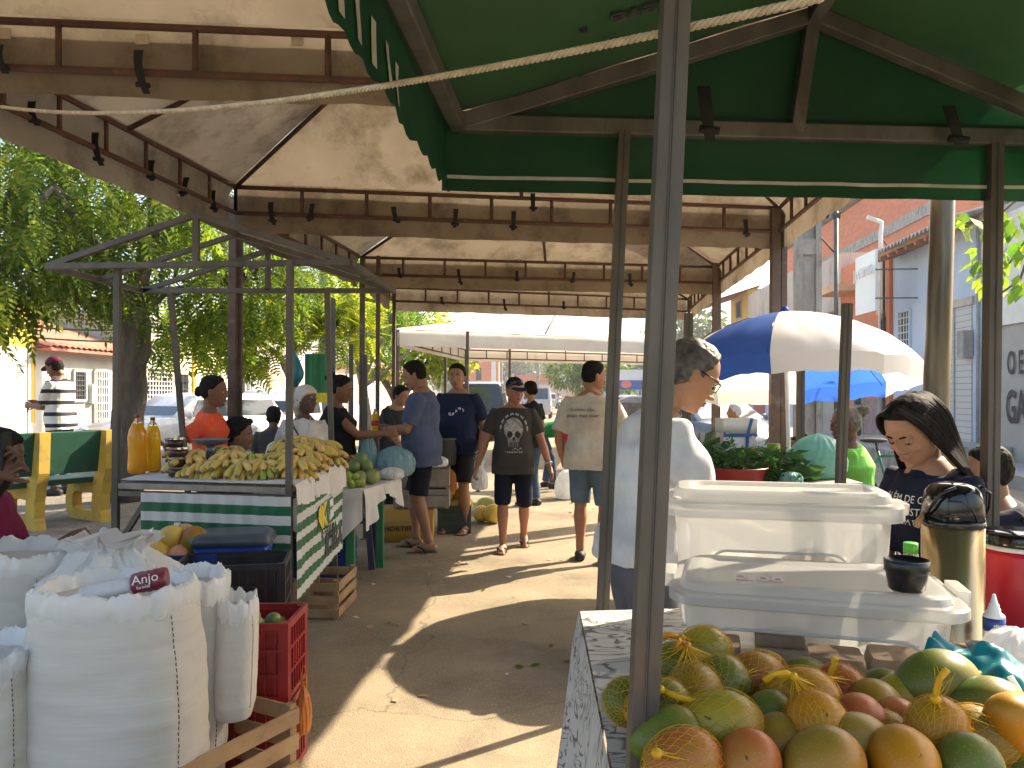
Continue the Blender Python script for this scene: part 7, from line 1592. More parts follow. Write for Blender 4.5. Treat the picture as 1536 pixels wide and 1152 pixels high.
# cakes standing inside the lower box
for i,(x,y,z,sz) in enumerate(((-.06,-.05,.006,(.11,.10,.032)),(-.055,-.05,.040,(.108,.10,.030)),(-.06,-.05,.072,(.10,.095,.028)),(.05,-.04,.006,(.12,.10,.05)),(.18,-.03,.006,(.12,.11,.055)),(-.18,-.02,.006,(.08,.1,.05)))):
    o=MB(); o.loft([rrect(sz[0]/2,sz[1]/2,.012,0),rrect(sz[0]/2*1.02,sz[1]/2*1.02,.012,sz[2]*.6),rrect(sz[0]/2*.94,sz[1]/2*.94,.012,sz[2])]); o=o.build('cake',M['cake']); o.location=V(c.x,c.y,TZ+.014)+d*x+nb*y+V(0,0,z); o.rotation_euler=(0,0,yaw)
    tag(o,('bottom brown cake of the pile seen through the box window','middle brown cake of the pile seen through the box window','top brown cake of the pile seen through the box window','flat brown cake right of the piled cakes in the box','pale brown cake at the right end inside the lower box','small brown cake at the left end inside the lower box')[i],'cake')
text('lettering','2,00',.060,Matrix.Translation(c+d*-.10-nb*.06+V(0,0,1.1005))@Matrix.Rotation(yaw,4,'Z')@Matrix.Rotation(0,4,'X'),mat('faded_pink',(.62,.42,.40),.5),t1,extrude=.0008)
# cup, thermos, cooler, bottles
cp=PZ(1360,1.56,1.104); tt=thing('cup','small black plastic cup on the lid of the lower box','cup',cp); bb=MB(); bb.lathe([(0,0),(.030,0),(.034,.004),(.0395,.036),(.0395,.037),(.0425,.040),(.0430,.062),(.041,.063),(.040,.045),(.036,.036),(.031,.005),(0,.005)],36); bb.build('bowl',M['cup_black'],tt)
tb_=PZ(1429,1.92,TZ+.008); tt=thing('thermos','brass coloured pump thermos with glossy black top','thermos',tb_)
bb=MB(); bb.lathe([(.0,0),(.072,0),(.074,.006),(.074,.015),(.0705,.018),(.0705,.292)],40); bb.build('body',M['brass'],tt)
bb=MB(); bb.lathe([(.072,.288),(.0735,.292),(.0735,.300),(.070,.304)],40)
def dome(q_): return q_
rs=[]
for z,k in((.302,1.0),(.325,.98),(.350,.95),(.372,.86),(.385,.70),(.392,.45),(.394,.1)): rs.append([V(.066*k*math.copysign(abs(math.cos(a))**.75,math.cos(a)),.070*k**.8*math.copysign(abs(math.sin(a))**.85,math.sin(a)),z) for a in np.linspace(0,2*PI,41)[:-1]])
bb.loft(rs); bb.build('pump_top',M['thermos_black'],tt); bb=MB()
for sx in(-1,1): bb.tube([(sx*.071,0,.305),(sx*.073,-.03,.335),(sx*.060,-.055,.372),(sx*.03,-.068,.389)],.004,8)
bb.tube([(-.045,-.058,.355),(-.015,-.066,.352),(.01,-.069,.334),(.022,-.070,.304)],.0022,6); bb.build('trim',M['thermos_black'],tt); bb=MB(); bb.tube([(-.072,0,.315),(-.088,-.004,.295),(-.094,-.006,.283)],[.006,.008,.007],8); bb.build('handle_pivot',M['skin_red'] if 0 else M['terracotta'],tt); bb=MB(); bb.box((.079,0,.318),(.012,.03,.022)); bb.build('hinge',M['thermos_black'],tt,.003)
cb_=PZ(1533,2.02,TZ+.008); tt=thing('cooler_jug','round red cooler jug with black lid at the right edge','cooler',cb_); bb=MB(); bb.lathe([(0,0),(.095,0),(.102,.01),(.104,.12),(.106,.195),(.100,.210)],40); bb.build('body',M['cooler_red'],tt); bb=MB(); bb.lathe([(.100,.209),(.096,.214),(.094,.222)],40); bb.build('neck',M['white_plastic'],tt); bb=MB(); bb.lathe([(.097,.221),(.099,.226),(.099,.246),(.094,.252),(0,.254)],40); bb.build('lid',M['thermos_black'],tt); bb=MB(); bb.tube([(.108,0,.20),(.12,0,.24),(.08,-.02,.285),(0,-.03,.29),(-.02,-.03,.285)],.007,8); bb.build('handle',M['thermos_black'],tt)
gp=PZ(1491,1.80,TZ+.008); tt=thing('squeeze_bottle','small white bottle with cone nozzle and blue label by the box','bottle',gp); bb=MB(); bb.lathe([(0,0),(.022,0),(.0235,.004),(.0235,.085)],26); bb.build('lower_body',M['white_plastic'],tt); bb=MB(); bb.lathe([(.0238,.062),(.0238,.092)],26); bb.build('label',M['label_blue'],tt); bb=MB(); bb.lathe([(.0235,.092),(.022,.098),(.014,.104),(.0135,.112),(.011,.114),(.0105,.122),(.008,.124),(.003,.145),(0,.146)],24); bb.build('nozzle',M['white_plastic'],tt)
text('lettering','adoçante',.0085,frame((0,-.0241,.078),(1,0,0),(0,0,1)),M['letter_white'],tt,world=False,extrude=.0004)
tt=thing('jar','short white tub with a pinkish band beside the squeeze bottle','jar',PZ(1464,1.90,TZ+.008)); bb=MB(); bb.lathe([(0,0),(.024,0),(.025,.05),(.022,.06)],22); bb.build('body',M['white_plastic'],tt); bb=MB(); bb.lathe([(.0253,.058),(.0253,.082),(.0,.083)],22); bb.build('lid',M['print_pink'],tt)
tt=thing('glass','small clear plastic cup in front of the squeeze bottle','cup',PZ(1466,1.74,TZ+.008)); bb=MB(); bb.lathe([(0,0.001),(.018,0.001),(.023,.05),(.022,.05),(.0175,.003),(0,.003)],20); bb.build('bowl',M['clear_plastic'],tt)
tt=thing('bottle','bottle with bright green cap hidden behind the rear box corner','bottle',PZ(1366,2.07,TZ+.008)); bb=MB(); bb.lathe([(0,0),(.032,0),(.033,.14),(.016,.19)],20); bb.build('body',M['clear_plastic'],tt); bb=MB(); bb.lathe([(.0185,.188),(.0185,.213),(.017,.214),(0,.214)],20); bb.build('cap',M['cap_green'],tt)
# teal plastic sheet and white bag at the right edge
tt=thing('plastic_sheet','folded teal plastic sheet lying behind the green mangoes','sheet',P(1470,1000,1.40)); bb=MB(); o_=Vector(tt.location); A_=[P(1380,1000,1.43)-o_,P(1404,950,1.47)-o_,P(1575,1000,1.42)-o_,P(1575,1072,1.27)-o_]
bb.grid(lambda u,v: A_[0].lerp(A_[3],u).lerp(A_[1].lerp(A_[2],u),v)+V(0,0,.012*math.sin(u*9+v*3)+.014*smooth_noise(V(u*4,v*3,2),1.5,3)),40,20); bb.grid(lambda u,v: A_[0].lerp(A_[3],u).lerp(A_[1].lerp(A_[2],u),v)+V(0,.004,-.003+.012*math.sin(u*9+v*3)+.014*smooth_noise(V(u*4,v*3,2),1.5,3)),40,20); bb.build('sheet',M['tarp_teal'],tt)
plastic_bag('crumpled white plastic bag lying at the right edge of the table',PZ(1530,1.62,TZ+.008),.16,.14,.12,'thin_plastic',False,51)
tt=thing('tie_ribbon','thin white plastic ribbon on the teal sheet','ribbon',P(1520,1032,1.30)); bb=MB(); bb.tube([(-.006,0,.02),(.004,-.006,0),(.012,-.01,-.022)],.005,6,flat=.4); bb.build('strip',M['thin_plastic'],tt)
# ---------------------------------------------------------------- greens stall behind
GZ=.985
t=thing('market_stall','second stall table of greens on the right side of the aisle','stall',(1.9,4.5,0)); gq=[V(1.02,4.40,0),V(2.05,4.48,0),V(2.10,5.6,0),V(1.08,5.6,0)]
bb=MB(); bb.add([V(p_.x,p_.y,z) for z in(GZ-.04,GZ) for p_ in gq],[(0,1,2,3),(7,6,5,4),(0,4,5,1),(1,5,6,2),(2,6,7,3),(3,7,4,0)]); bb.build('tabletop',M['wood_grey'],t,world=True)
for p_ in gq: bb=MB(); q_=p_.lerp(V(1.55,5.0,0),.06); bb.box(q_+V(0,0,GZ/2-.02),(.05,.05,GZ-.04)); bb.build('leg',M['wood_grey'],t,world=True)
post(PZ(1257,3.80,0)+V(-.03,0,0),P(1271,455,3.80),.042,'upright',M['galv'],t); post(PZ(1199,5.25,0),P(1201,545,5.25),.045,'upright',M['galv'],t); post(PZ(1022,3.95,0),P(1033,470,3.95),.04,'upright',M['galv'],t)
def greens(label,loc,wx,wy,h,n,kind,m,size):
    t=thing('herb_bunch',label,'herbs',loc,0,'bunches of fresh greens on the right stall'); pl=[];dl=[]
    for _ in range(n):
        a=rng.uniform(0,2*PI); r_=rng.uniform(0,1)**.5; z=h*(1-r_*r_)*rng.uniform(.35,1); pl.append((wx*r_*math.cos(a),wy*r_*math.sin(a),z)); dl.append((math.cos(a)*(.3+r_),math.sin(a)*(.3+r_),rng.uniform(-.5,.6)))
    link('leaf_mass',leaves('leaf_mass',np.array(pl),np.array(dl),size,kind,m,.8),t)
    sb=MB()
    for _ in range(14): a=rng.uniform(0,6.28); sb.tube([(wx*.5*math.cos(a),wy*.5*math.sin(a),0),(wx*.4*math.cos(a),wy*.4*math.sin(a),h*.7)],.003,5)
    sb.build('stem',M['greens'],t)
greens('feathery dark green herb bunch over the red basin at the middle of the stall',PZ(1108,4.63,GZ+.06),.19,.16,.12,480,'pinnate',M['greens'],.09); greens('feathery dark green herb bunch drooping at the right end of the basin',PZ(1143,4.68,GZ+.02),.11,.14,.15,330,'pinnate',M['greens'],.10); greens('curly green herb bunch at the left of the red basin',PZ(1078,4.53,GZ+.01),.10,.10,.13,320,'simple',M['greens'],.045)
greens('broad leaved greens lying behind the yellow peppers',PZ(1048,4.98,GZ+.03),.22,.16,.20,150,'simple',M['greens_wide'],.16); greens('broad leaved greens spilling to the right end of the stall',PZ(1172,4.63,GZ),.14,.14,.16,110,'simple',M['greens_wide'],.12)
tt=thing('basin','dark red plastic basin under the herb bunches','basin',PZ(1102,4.50,GZ)); bb=MB(); bb.lathe([(0,0),(.15,0),(.18,.085),(.19,.087),(.19,.095),(.175,.09),(.145,.012),(0,.012)],32); bb.build('bowl',M['bowl_red'],tt)
fruit_heap('yellow pepper at the left end of the greens stall',[PZ(px,Y+.48,GZ+z) for px,Y,z in((1030,4.05,.035),(1042,4.1,.035),(1036,4.15,.08),(1050,4.12,.035),(1060,4.2,.05))],.036,M['melon_yellow'],'yellow_pepper','pepper','yellow peppers on the greens stall',sq=(1.6,.8,.8))
tt=thing('bowl','small pale brown tub at the front left corner of the greens stall','tub',PZ(1032,4.46,GZ)); bb=MB(); bb.lathe([(0,0),(.045,0),(.055,.07),(.05,.07),(.04,.01),(0,.01)],22); bb.build('body',M['terracotta'],tt)
sx=P(1104,650,5.15); tt=thing('foam_box','white styrofoam box bound with blue and red tape','box',V(sx.x,sx.y,GZ)); h_=sx.z+.10-GZ; bb=MB(); bb.loft([rrect(.105,.09,.01,0),rrect(.11,.095,.01,h_*.74)]); bb.build('box',M['styrofoam'],tt); bb=MB(); bb.loft([rrect(.115,.10,.01,h_*.745),rrect(.115,.10,.01,h_)]); bb.build('lid',M['styrofoam'],tt)
bb=MB(); bb.box((0,-.0995,h_*.70),(.225,.004,.022)); bb.box((.045,-.0985,h_*.35),(.022,.004,h_*.7)); bb.bar((.045,-.102,h_*.7),(.075,-.102,h_),.02,.003,up=(0,1,0)); bb.build('blue_tape',M['tape_blue'],tt); bb=MB(); bb.bar((-.105,-.0985,h_*.36),(.11,-.0985,h_*.42),.008,.004,up=(0,1,0)); bb.build('red_tape',M['tape_red'],tt)
sp=PZ(1130,5.0,GZ); tt=thing('bottle','bottle of dark sauce with an orange layer on top','bottle',sp); tt.scale=(1.25,1.25,1.65); bb=MB(); bb.lathe([(0,0),(.024,0),(.026,.005),(.026,.085)],20); bb.build('dark_layer',M['sauce'],tt); bb=MB(); bb.lathe([(.026,.085),(.026,.105),(0,.106)],20); bb.build('orange_layer',M['sauce_orange'],tt); bb=MB(); bb.lathe([(.0262,.105),(.022,.125),(.012,.135),(.012,.15),(0,.151)],20); bb.build('neck',M['clear_plastic'],tt)
tt=thing('jug','olive green plastic jug with a cup shaped lid','jug',PZ(1160,5.03,GZ)); bb=MB(); bb.lathe([(0,0),(.05,0),(.06,.02),(.06,.10),(.045,.12)],24); bb.build('body',M['jug_green'],tt); bb=MB(); bb.lathe([(.040,.12),(.046,.125),(.043,.195),(0,.197)],24); bb.build('lid',M['jug_green'],tt)
tt=thing('can','small white and blue lidded tin near the teal bag','tin',PZ(1166,4.84,GZ+.06)); bb=MB(); bb.lathe([(0,0),(.025,0),(.025,.05)],18); bb.build('body',M['white_plastic'],tt); bb=MB(); bb.lathe([(.026,.05),(.026,.066),(0,.067)],18); bb.build('lid',M['label_blue'],tt)
plastic_bag('large pale green plastic bag puffed up beside the steel upright',PZ(1226,4.78,GZ),.34,.28,.27,'thin_plastic_green',False,61,crease=.6)
plastic_bag('small clear green plastic bag at the foot of the herbs',PZ(1186,4.46,GZ),.13,.11,.07,'thin_plastic_green',False,62); plastic_bag('pink and red printed bag behind the greens at left',PZ(1044,5.1,GZ),.16,.12,.17,'apple_pink',False,63); plastic_bag('white and pink bag beside the red printed bag',PZ(1022,5.0,GZ),.17,.12,.17,'thin_plastic',False,64); plastic_bag('crumpled clear bag lying in front of the styrofoam box',PZ(1085,5.18,GZ),.22,.14,.09,'thin_plastic',False,65)
# ---------------------------------------------------------------- umbrella
uc=V(2.17,5.95,0); t=thing('umbrella','big beach umbrella with blue and white panels over the right stall','umbrella',uc); top=P(1180,468,5.95); top=V(uc.x-.06,5.95,top.z); tilt=Matrix.Rotation(-.13,3,'X')@Matrix.Rotation(.045,3,'Y'); ng=8; Rr_=.95
def up_(a,v):
    r_=Rr_*math.sin(v*1.22)/math.sin(1.22); k=a*ng/(2*PI); sc_=abs((k%1)-.5)*2; dip=.05*(1-sc_)*v*v; r_*=1-.05*(1-sc_**2)*v
    return V(r_*math.cos(a),r_*math.sin(a),-.50*(.42*v+.58*(1-math.cos(v*1.22))/(1-math.cos(1.22)))+dip*.4+.014*smooth_noise(V(math.cos(a)*4,math.sin(a)*4,v*2),2.2,4)*v+.010*(1-2.4*abs(smooth_noise(V(math.cos(a)*9,math.sin(a)*9,v*1.2),1.6,7)))*v)
for g in range(ng):
    a0=2*PI*g/ng+.30; bb=MB(); bb.grid(lambda u,v: tilt@up_(a0-.30+u*2*PI/ng if False else (u+g)*2*PI/ng,max(v,.02)),14,22)
    bb.grid(lambda u,v: tilt@(up_((u+g)*2*PI/ng,1.0)+V(0,0,-.13*v+.012*math.sin(u*PI*3)*v)-V(math.cos((u+g)*2*PI/ng),math.sin((u+g)*2*PI/ng),0)*.02*v),14,4)
    rz_=Matrix.Rotation(.33,3,'Z'); bb.v=[tuple(rz_@Vector(q_)+(top-uc)) for q_ in bb.v]; bb.build('panel',M['umb_blue' if g in(0,4) else 'umb_white'],t,clean=False)
bb=MB(); bb.tube([(0,0,0),(top-uc)+V(0,0,.02)],.016,12); bb.build('pole',M['pole_white'],t); bb=MB(); bb.lathe([(.03,0),(.035,.02),(.02,.05),(0,.055)],12,(top-uc)+V(0,0,-.01)); bb.build('cap',M['umb_blue'],t); bb=MB()
for g in range(ng): a=2*PI*g/ng+.33; bb.tube([(top-uc)+tilt@(Matrix.Rotation(.33,3,'Z')@up_(2*PI*g/ng,v))-V(0,0,.008) for v in(.05,.3,.6,.98)],.004,5)
bb.build('rib',M['galv'],t)
# ---------------------------------------------------------------- chairs and bicycle
def chair(label,loc,rz,m,group=None):
    t=thing('plastic_chair',label,'chair',loc,rz); bb=MB(); bb.grid(lambda u,v: V((u-.5)*.44,-.22+.44*v,.43+.012*math.cos(u*6)),8,8); bb.grid(lambda u,v: V((u-.5)*.44,-.22+.44*v,.415),8,8); bb.build('seat',M[m],t)
    bb=MB()
    for i in range(5): x=-.17+.085*i; bb.tube([(x,-.20,.44),(x*1.05,-.25,.65),(x*1.0,-.29,.86-.03*abs(i-2)**1.5)],.017,8,flat=.5)
    pts=[(-.22,-.20,.43),(-.24,-.25,.65),(-.19,-.29,.82),(0,-.31,.90),(.19,-.29,.82),(.24,-.25,.65),(.22,-.20,.43)]; bb.tube(pts,.022,10,flat=.7); bb.build('backrest',M[m],t)
    for sx in(-1,1):
        for sy in(-1,1): bb=MB(); bb.tube([(sx*.19,sy*.19,.42),(sx*.23,sy*.24,0)],[.024,.018],8); bb.build('leg',M[m],t)
        bb=MB(); bb.tube([(sx*.235,-.25,.63),(sx*.25,0,.65),(sx*.25,.18,.62),(sx*.22,.2,.42)],.02,8,flat=.7); bb.build('armrest',M[m],t)
    return t
lp=PZ(1284,5.6,0); chair('dark purple plastic chair under the woman in lime green',lp,math.radians(62),'chair_purple').scale=(1.2,1.2,1.2); chair('white plastic chair with slotted back beyond the lime green woman',PZ(1298,6.6,0),math.radians(75),'chair_white')
chair('plain white plastic chair under the child with hair puffs',PZ(1203,6.6,.16),math.radians(60),'chair_white'); chair('plain white plastic chair of the red shirted person',PZ(1104,11.5,.12),math.radians(75),'chair_white'); chair('dark purple plastic chair at the right edge of the picture',PZ(1538,3.7,.02),math.radians(72),'chair_purple')
for lb,p_,hh in(('low round stool under the seated person in maroon',PZ(-52,3.35,0),.50),('low round stool under the seated elder behind the bananas',PZ(352,5.75,0),.40)):
    tt=thing('stool',lb,'stool',p_); bb=MB(); bb.lathe([(0,hh-.04),(.17,hh-.04),(.18,hh-.02),(.17,hh),(0,hh)],24); bb.build('seat',M['stool_purple'],tt)
    for i in range(4): a=PI/4+i*PI/2; bb=MB(); bb.tube([(.12*math.cos(a),.12*math.sin(a),hh-.04),(.17*math.cos(a),.17*math.sin(a),0)],.016,8); bb.build('leg',M['stool_purple'],tt)
tt=thing('bicycle','green bicycle with black saddle leaning behind the chairs','bicycle',V(4.35,8.7,0),math.radians(-12))
for nm,x in(('wheel',-.52),('wheel',.52)):
    bb=MB(); bb.tube([(x+.33*math.cos(a),0,.34+.33*math.sin(a)) for a in np.linspace(0,2*PI,33)],.016,7,cap=False); w_=bb.build('wheel',M['tyre'],tt); bb=MB()
    for i in range(14): a=2*PI*i/14; bb.tube([(x,0,.34),(x+.32*math.cos(a),0,.34+.32*math.sin(a))],.0025,4)
    bb.build('spoke',M['galv'],w_)
bb=MB()
for a,b_ in(((-.52,0,.34),(-.05,0,.30)),((-.52,0,.34),(-.18,0,.80)),((-.05,0,.30),(-.20,0,.86)),((-.05,0,.30),(.36,0,.78)),((-.18,0,.80),(.35,0,.84)),((.34,0,.92),(.52,0,.34))): bb.tube([a,b_],.016,8)
bb.build('frame',M['bike_green'],tt); bb=MB(); bb.tube([(-.20,0,.86),(-.22,0,.96)],.012,8); bb.ell((-.24,0,.98),(.15,.07,.03),14,8); bb.build('saddle',M['tyre'],tt); bb=MB(); bb.tube([(.34,0,.9),(.33,0,1.02),(.33,-.22,1.04),(.22,-.28,1.02)],.012,8); bb.tube([(.33,0,1.02),(.33,.22,1.04),(.22,.28,1.02)],.012,8); bb.build('handlebar',M['galv'],tt); bb=MB(); bb.tube([(-.05+.09*math.cos(a),.02,.30+.09*math.sin(a)) for a in np.linspace(0,2*PI,20)],.008,6); bb.tube([(-.05,-.06,.30),(.08,-.06,.22)],.01,6); bb.build('crank',M['galv'],tt)
# things hanging from the hands of the walkers
def hand_bag(who,sd,label,w,d,h,m,seed):
    I=PE[who]; wr,dd,pn,ax=I['hands'][0 if sd<0 else 1]; R=Matrix.Rotation(I['root'].rotation_euler.z,3,'Z'); hp_=I['root'].location+R@((wr+dd*.085)*I['k']); plastic_bag(label,hp_-V(0,0,h*1.17),w,d,h,m,True,seed)
hand_bag('navy',-1,'white plastic shopping bag hanging from the hand of the navy shirted man',.17,.13,.30,'thin_plastic',71)
plastic_bag('bright green plastic bag hanging beside the white shopping bag',PZ(716,8.75,.70),.18,.14,.30,'thin_plastic_green',True,72)
I=PE['polo']; wr,dd,pn,ax=I['hands'][0]; R=Matrix.Rotation(I['root'].rotation_euler.z,3,'Z'); hp_=I['root'].location+R@((wr+dd*.07)*I['k'])
tt=bottle('yellow juice bottle held in the hands of the polo shirt man',hp_+V(-.01,-.03,-.02),.036,.235,'juice_yellow','white_plastic',.80); bb=MB(); bb.lathe([(.0368,.075),(.0368,.12)],22); bb.build('label',M['ink_red'],tt)
I=PE['phone']; wr,dd,pn,ax=I['hands'][1]; R=Matrix.Rotation(I['root'].rotation_euler.z,3,'Z'); hp_=I['root'].location+R@((wr+dd*.08)*I['k']); tt=thing('phone','dark phone held up at the left edge','phone',hp_+V(-.02,0,-.03),math.radians(10)); bb=MB(); bb.box((0,0,.075),(.010,.075,.15)); bb.build('case',M['tyre'],tt,.003)
plastic_bag('bulging white woven sack standing on the road by the bending man',G(851,748),.34,.30,.42,'thin_plastic',False,74)
tt=thing('feed_sack','upright red and white striped sack held by the bending man','sack',PZ(852,12.1,.28)); bb=MB(); bb.loft([rrect(.06,.05,.02,0),rrect(.08,.06,.02,.2),rrect(.07,.05,.02,.75)]); bb.build('body',M['t_red'],tt); bb=MB(); bb.loft([rrect(.082,.062,.02,.3),rrect(.08,.06,.02,.42)]); bb.build('white_band',M['thin_plastic'],tt)
tt=thing('hanging_cloth','teal shiny cloth hung from the tree beside the white shop','cloth',P(442,560,9.5)); bb=MB(); bb.loft([[V(k*.10*math.cos(a)*(1+.2*math.sin(a*4)),k*.05*math.sin(a),z) for a in np.linspace(0,2*PI,25)[:-1]] for k,z in((.06,.28),(.5,.17),(1,.02),(.95,-.05),(.3,-.17))]); bb.build('fold',M['tarp_teal'],tt)
tt=thing('awning','green hanging tarpaulin with a yellow hem behind the stall poles','tarpaulin',P(475,560,11)); bb=MB(); bb.grid(lambda u,v: V((u-.5)*.34,.02*math.sin(u*14),.28-.56*v),24,6); bb.grid(lambda u,v: V((u-.5)*.34,.02*math.sin(u*14)+.01,.28-.56*v),24,6); bb.build('sheet',M['door_green'],tt); bb=MB(); bb.grid(lambda u,v: V((u-.5)*.34,-.004+.02*math.sin(u*14),-.28-.14*v),24,2); bb.build('hem',M['banner_yellow'],tt)
for px,Y,zt,lb in((527,8.4,2.05,'thin grey steel upright between the stall tables, left one'),(548,8.0,1.92,'thin grey steel upright beside the leaning grey shirted person'),(500,8.8,2.6,'thicker grey steel upright behind the woman with the hair bun'),(668,12.5,2.1,'thin steel upright just left of the navy shirted man'),(717,11.9,1.1,'short thin steel upright behind the fruit crate')):
    tt=thing('stall_post',lb,'post',PZ(px,Y,0),0,'steel uprights of the left stalls'); bb=MB(); bb.box((0,0,zt/2),(.042,.042,zt)); bb.build('tube',M['galv'],tt); bb=MB(); bb.box((0,0,.005),(.09,.09,.01)); bb.build('base_plate',M['galv_dark'],tt)
# ---------------------------------------------------------------- vehicles
def car(label,loc,rz,paint,L=4.4,W=1.8,H=1.65,kind='suv',cat='car',name='parked_car'):
    """faces local -Y; tapered cross sections from front bumper to tail"""
    t=thing(name,label,cat,loc,rz); sec=[]
    if kind=='suv': prof=[(-.50,.42,.62,.86),(-.485,.30,.78,.94),(-.44,.26,.90,.98),(-.30,.24,1.02,1),(-.20,.24,1.06,1),(.28,.24,1.06,1),(.44,.26,1.02,.98),(.485,.32,.95,.95),(.50,.42,.85,.90)]; cab=[(-.22,1.04,.94),(-.10,H-.08,.80),(-.02,H-.01,.78),(.30,H-.02,.78),(.40,H-.10,.78),(.47,1.02,.92)]
    elif kind=='van': prof=[(-.50,.42,.7,.88),(-.48,.28,.95,.96),(-.40,.24,1.1,1),(.47,.24,1.1,1),(.50,.4,1.0,.96)]; cab=[(-.47,1.05,.95),(-.34,H-.12,.88),(-.25,H,.86),(.44,H,.86),(.48,1.08,.95)]
    else: prof=[(-.50,.42,.62,.86),(-.485,.30,.78,.94),(-.30,.24,.98,1),(.50,.24,1.0,1),(.505,.4,.95,.98)]; cab=[(-.22,1.0,.94),(-.12,H-.08,.80),(.06,H-.02,.78),(.12,H-.06,.8),(.15,1.0,.92)]
    def sect(y,z0,z1,w): return [V(x*W/2*w,y*L,z) for x,z in((-.86,z0),(-1,z0+.18),(-1,z1-.14),(-.93,z1-.02),(-.6,z1),(.6,z1),(.93,z1-.02),(1,z1-.14),(1,z0+.18),(.86,z0))]
    bb=MB(); bb.loft([sect(*p_) for p_ in prof]); bb.build('body',M[paint],t,.02)
    cb=MB(); rs=[]
    for y,z,w in cab: rs.append([V(-W/2*.93,y*L,.96),V(-W/2*w,y*L,z-.05),V(-W/2*w*.9,y*L,z),V(W/2*w*.9,y*L,z),V(W/2*w,y*L,z-.05),V(W/2*.93,y*L,.96)])
    cb.loft(rs); cb.build('cabin',M[paint],t,.015)
    # glass a little proud of the cabin
    y0,z0,w0=cab[0]; y1,z1,w1=cab[1]; 
    def patch(pts,name,m): g=MB(); g.add(pts,[tuple(range(len(pts)))]); return g.build(name,M[m],t,clean=False)
    n_=V(0,-(z1-z0),(y1-y0)*L).normalized()*.012
    lerp=lambda u,x: V(x*W/2*(w0+(w1-w0)*u)*.90,(y0+(y1-y0)*u)*L,z0+(z1-.03-z0)*u)+n_
    patch([lerp(.10,-1),lerp(.10,1),lerp(.94,.96),lerp(.94,-.96)],'windscreen','car_glass')
    ya,yb=cab[-2],cab[-1]; nb_=V(0,1,.4).normalized()*.012; lr=lambda u,x: V(x*W/2*.80,(yb[0]+(ya[0]-yb[0])*u)*L,yb[1]+(ya[1]-.03-yb[1])*u)+nb_; patch([lr(.15,1),lr(.15,-1),lr(.9,-.95),lr(.9,.95)],'rear_window','car_glass')
    zt=H-.16; ws=[cab[1][0]*L+.05,(cab[1][0]+cab[-2][0])*.5*L,cab[-2][0]*L-.02]
    for s in(-1,1):
        for a,b_ in((ws[0],ws[1]-.05),(ws[1]+.05,ws[2])):
            if b_-a<.2: continue
            x0=s*(W/2*.93+.004); x1=s*(W/2*.80+.012); pts=[V(x0-s*.01,a-.12*(a==ws[0]),1.05),V(x0-s*.01,b_,1.05),V(x1,b_,zt),V(x1,a+.06,zt)]; patch(pts if s>0 else pts[::-1],'side_window','car_glass')
        mb_=MB(); mb_.ell((s*(W/2+.08),cab[0][0]*L+.25,1.08),(.09,.05,.07),12,8); mb_.build('mirror',M[paint],t)
        for y in(-.33,.33):
            wb=MB(); R=Matrix.Rotation(PI/2,3,'Y'); wb.lathe([(.30,-.10),(.335,-.08),(.335,.08),(.30,.10)],24,(s*(W/2-.10),y*L,.335),R=R); wh=wb.build('wheel',M['tyre'],t); rb=MB(); rb.lathe([(.0,-.0),(.19,.0),(.205,.02),(.0,.03)],18,(s*(W/2-.005) if s>0 else s*(W/2-.005),y*L,.335),R=R); rb.build('rim',M['rim'],wh)
        hb=MB(); hb.ell((s*W*.35,-.478*L,.80),(.20,.10,.085),14,8); hb.build('headlight',M['lamp'],t); tb=MB(); tb.box((s*W*.43,.492*L,.90),(.14,.06,.26)); tb.build('tail_light',M['lamp_red'],t,.02)
    gb=MB(); gb.box((0,-.493*L,.74),(W*.46,.08,.15)); gb.box((0,-.49*L,.42),(W*.74,.10,.20)); gb.build('grille',M['car_dark'],t,.02); pb=MB(); pb.box((0,-.51*L,.52),(.42,.02,.13)); pb.build('number_plate',M['sign_white'],t)
    return t
car('white parked car with open hood side towards us behind the orange shirted woman',V(-7.0,16.7,0),math.radians(-32),'car_white',4.2,1.75,1.55)
car('white off road car facing us behind the woman with the head cap',PZ(418,19.0,0),math.radians(-16),'car_white',4.3,1.8,1.66)
car('dark large car behind the heavy man in navy',PZ(722,27,0),math.radians(178),'car_dark',4.9,1.95,1.95)
car('white passenger van far down the road',PZ(806,50,0),math.radians(176),'car_white',4.8,1.9,2.0,'van')
car('small white pickup truck farthest down the road',PZ(823,82,0),math.radians(178),'car_white',4.8,1.8,1.7,'pickup')
car('dark blue grey car parked at right beyond the greens stall',PZ(1048,14.5,0),math.radians(28),'car_blue',4.3,1.78,1.5)
car('bright blue far car near the billboard',PZ(940,42,0),math.radians(120),'label_blue',4.2,1.75,1.5)
tt=thing('motorcycle','small far motorcycle with rider coming up the road','motorcycle',PZ(838,70,0))
for y in(-.65,.65):
    bb=MB(); bb.tube([(0,y+.29*math.cos(a),.31+.29*math.sin(a)) for a in np.linspace(0,2*PI,25)],.05,8,cap=False); bb.build('wheel',M['tyre'],tt)
bb=MB(); bb.tube([(0,.6,.4),(0,.2,.75),(0,-.3,.85),(0,-.6,.75)],[.08,.16,.18,.08],10); bb.build('frame',M['car_dark'],tt); bb=MB(); bb.tube([(-.35,-.45,1.05),(0,-.5,1.0),(.35,-.45,1.05)],.03,8); bb.build('handlebar',M['galv'],tt); bb=MB(); bb.ell((0,-.6,.9),.11,12,8); bb.build('headlight',M['lamp'],tt)
person('far motorcycle rider in pale shirt with helmet',PZ(838,70.3,0),180,1.7,'skin_tan',hipz=.85,fl=(-.22,.1,.35),fr=(.22,.1,.35),hl=(-.3,.5,1.08),hr=(.3,.5,1.08),top='t_pale',bottom=('pants','jeans_blue',1),vox=.014,hair=('thick','hair_black'),shoe=('shoe','sandal'))
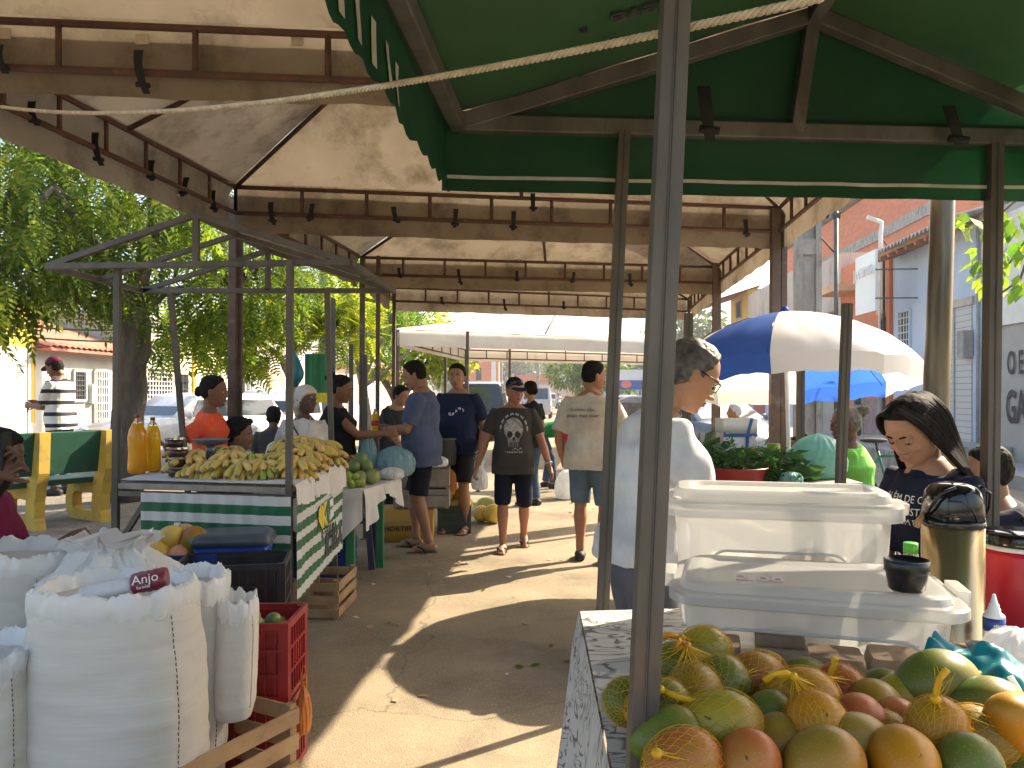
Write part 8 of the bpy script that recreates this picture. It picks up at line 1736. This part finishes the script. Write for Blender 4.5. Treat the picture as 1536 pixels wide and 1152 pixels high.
# ---------------------------------------------------------------- light and camera
sc=bpy.context.scene
SUN_EL,SUN_AZ=math.radians(36.5),math.atan2(.82,.57)      # azimuth measured from +Y towards +X
w=bpy.data.worlds.new('World'); sc.world=w; w.use_nodes=True; nt=w.node_tree
sky=nt.nodes.new('ShaderNodeTexSky'); sky.sky_type='NISHITA'; sky.sun_disc=False; sky.sun_elevation=SUN_EL; sky.sun_rotation=SUN_AZ; sky.air_density=1.3; sky.dust_density=4.0; sky.ozone_density=1.0
bg=nt.nodes['Background']; bg.inputs[1].default_value=.14; nt.links.new(sky.outputs[0],bg.inputs[0])
sl=bpy.data.lights.new('sun','SUN'); sl.energy=5.0; sl.angle=math.radians(.53); sl.color=(1,.86,.66); so=bpy.data.objects.new('sun',sl); C.objects.link(so)
dv=V(math.sin(SUN_AZ)*math.cos(SUN_EL),math.cos(SUN_AZ)*math.cos(SUN_EL),math.sin(SUN_EL)); so.rotation_euler=(-dv).to_track_quat('-Z','Y').to_euler(); so.location=dv*50
cd=bpy.data.cameras.new('camera'); cam=bpy.data.objects.new('camera',cd); C.objects.link(cam); cam.location=(0,0,CH); cam.rotation_euler=(PI/2,0,0)
cd.sensor_width=36; cd.lens=36*F/1536; cd.shift_y=16/1536; cd.clip_end=2000; cd.clip_start=.02; sc.camera=cam
sc.view_settings.view_transform='Standard'; sc.view_settings.look='None'; sc.view_settings.exposure=EXPO; sc.view_settings.gamma=1
sc.cycles.use_denoising=True; sc.cycles.max_bounces=10; sc.cycles.diffuse_bounces=6; sc.cycles.transmission_bounces=8; sc.cycles.transparent_max_bounces=12; sc.cycles.sample_clamp_indirect=8

hz=MB(); hz.box((0,170,7),(560,440,16.2)); hb=hz.build('haze',bpy.data.materials.new('haze')); hb['kind']='stuff'; hb['label']='thin pale haze filling the street'
hm_=hb.data.materials[0]; hm_.use_nodes=True; nt=hm_.node_tree; nt.nodes.remove(nt.nodes['Principled BSDF']); pv=nt.nodes.new('ShaderNodeVolumePrincipled'); pv.inputs['Color'].default_value=(.92,.93,.95,1); pv.inputs['Density'].default_value=.0010; pv.inputs['Anisotropy'].default_value=.2; nt.links.new(pv.outputs[0],nt.nodes['Material Output'].inputs['Volume'])
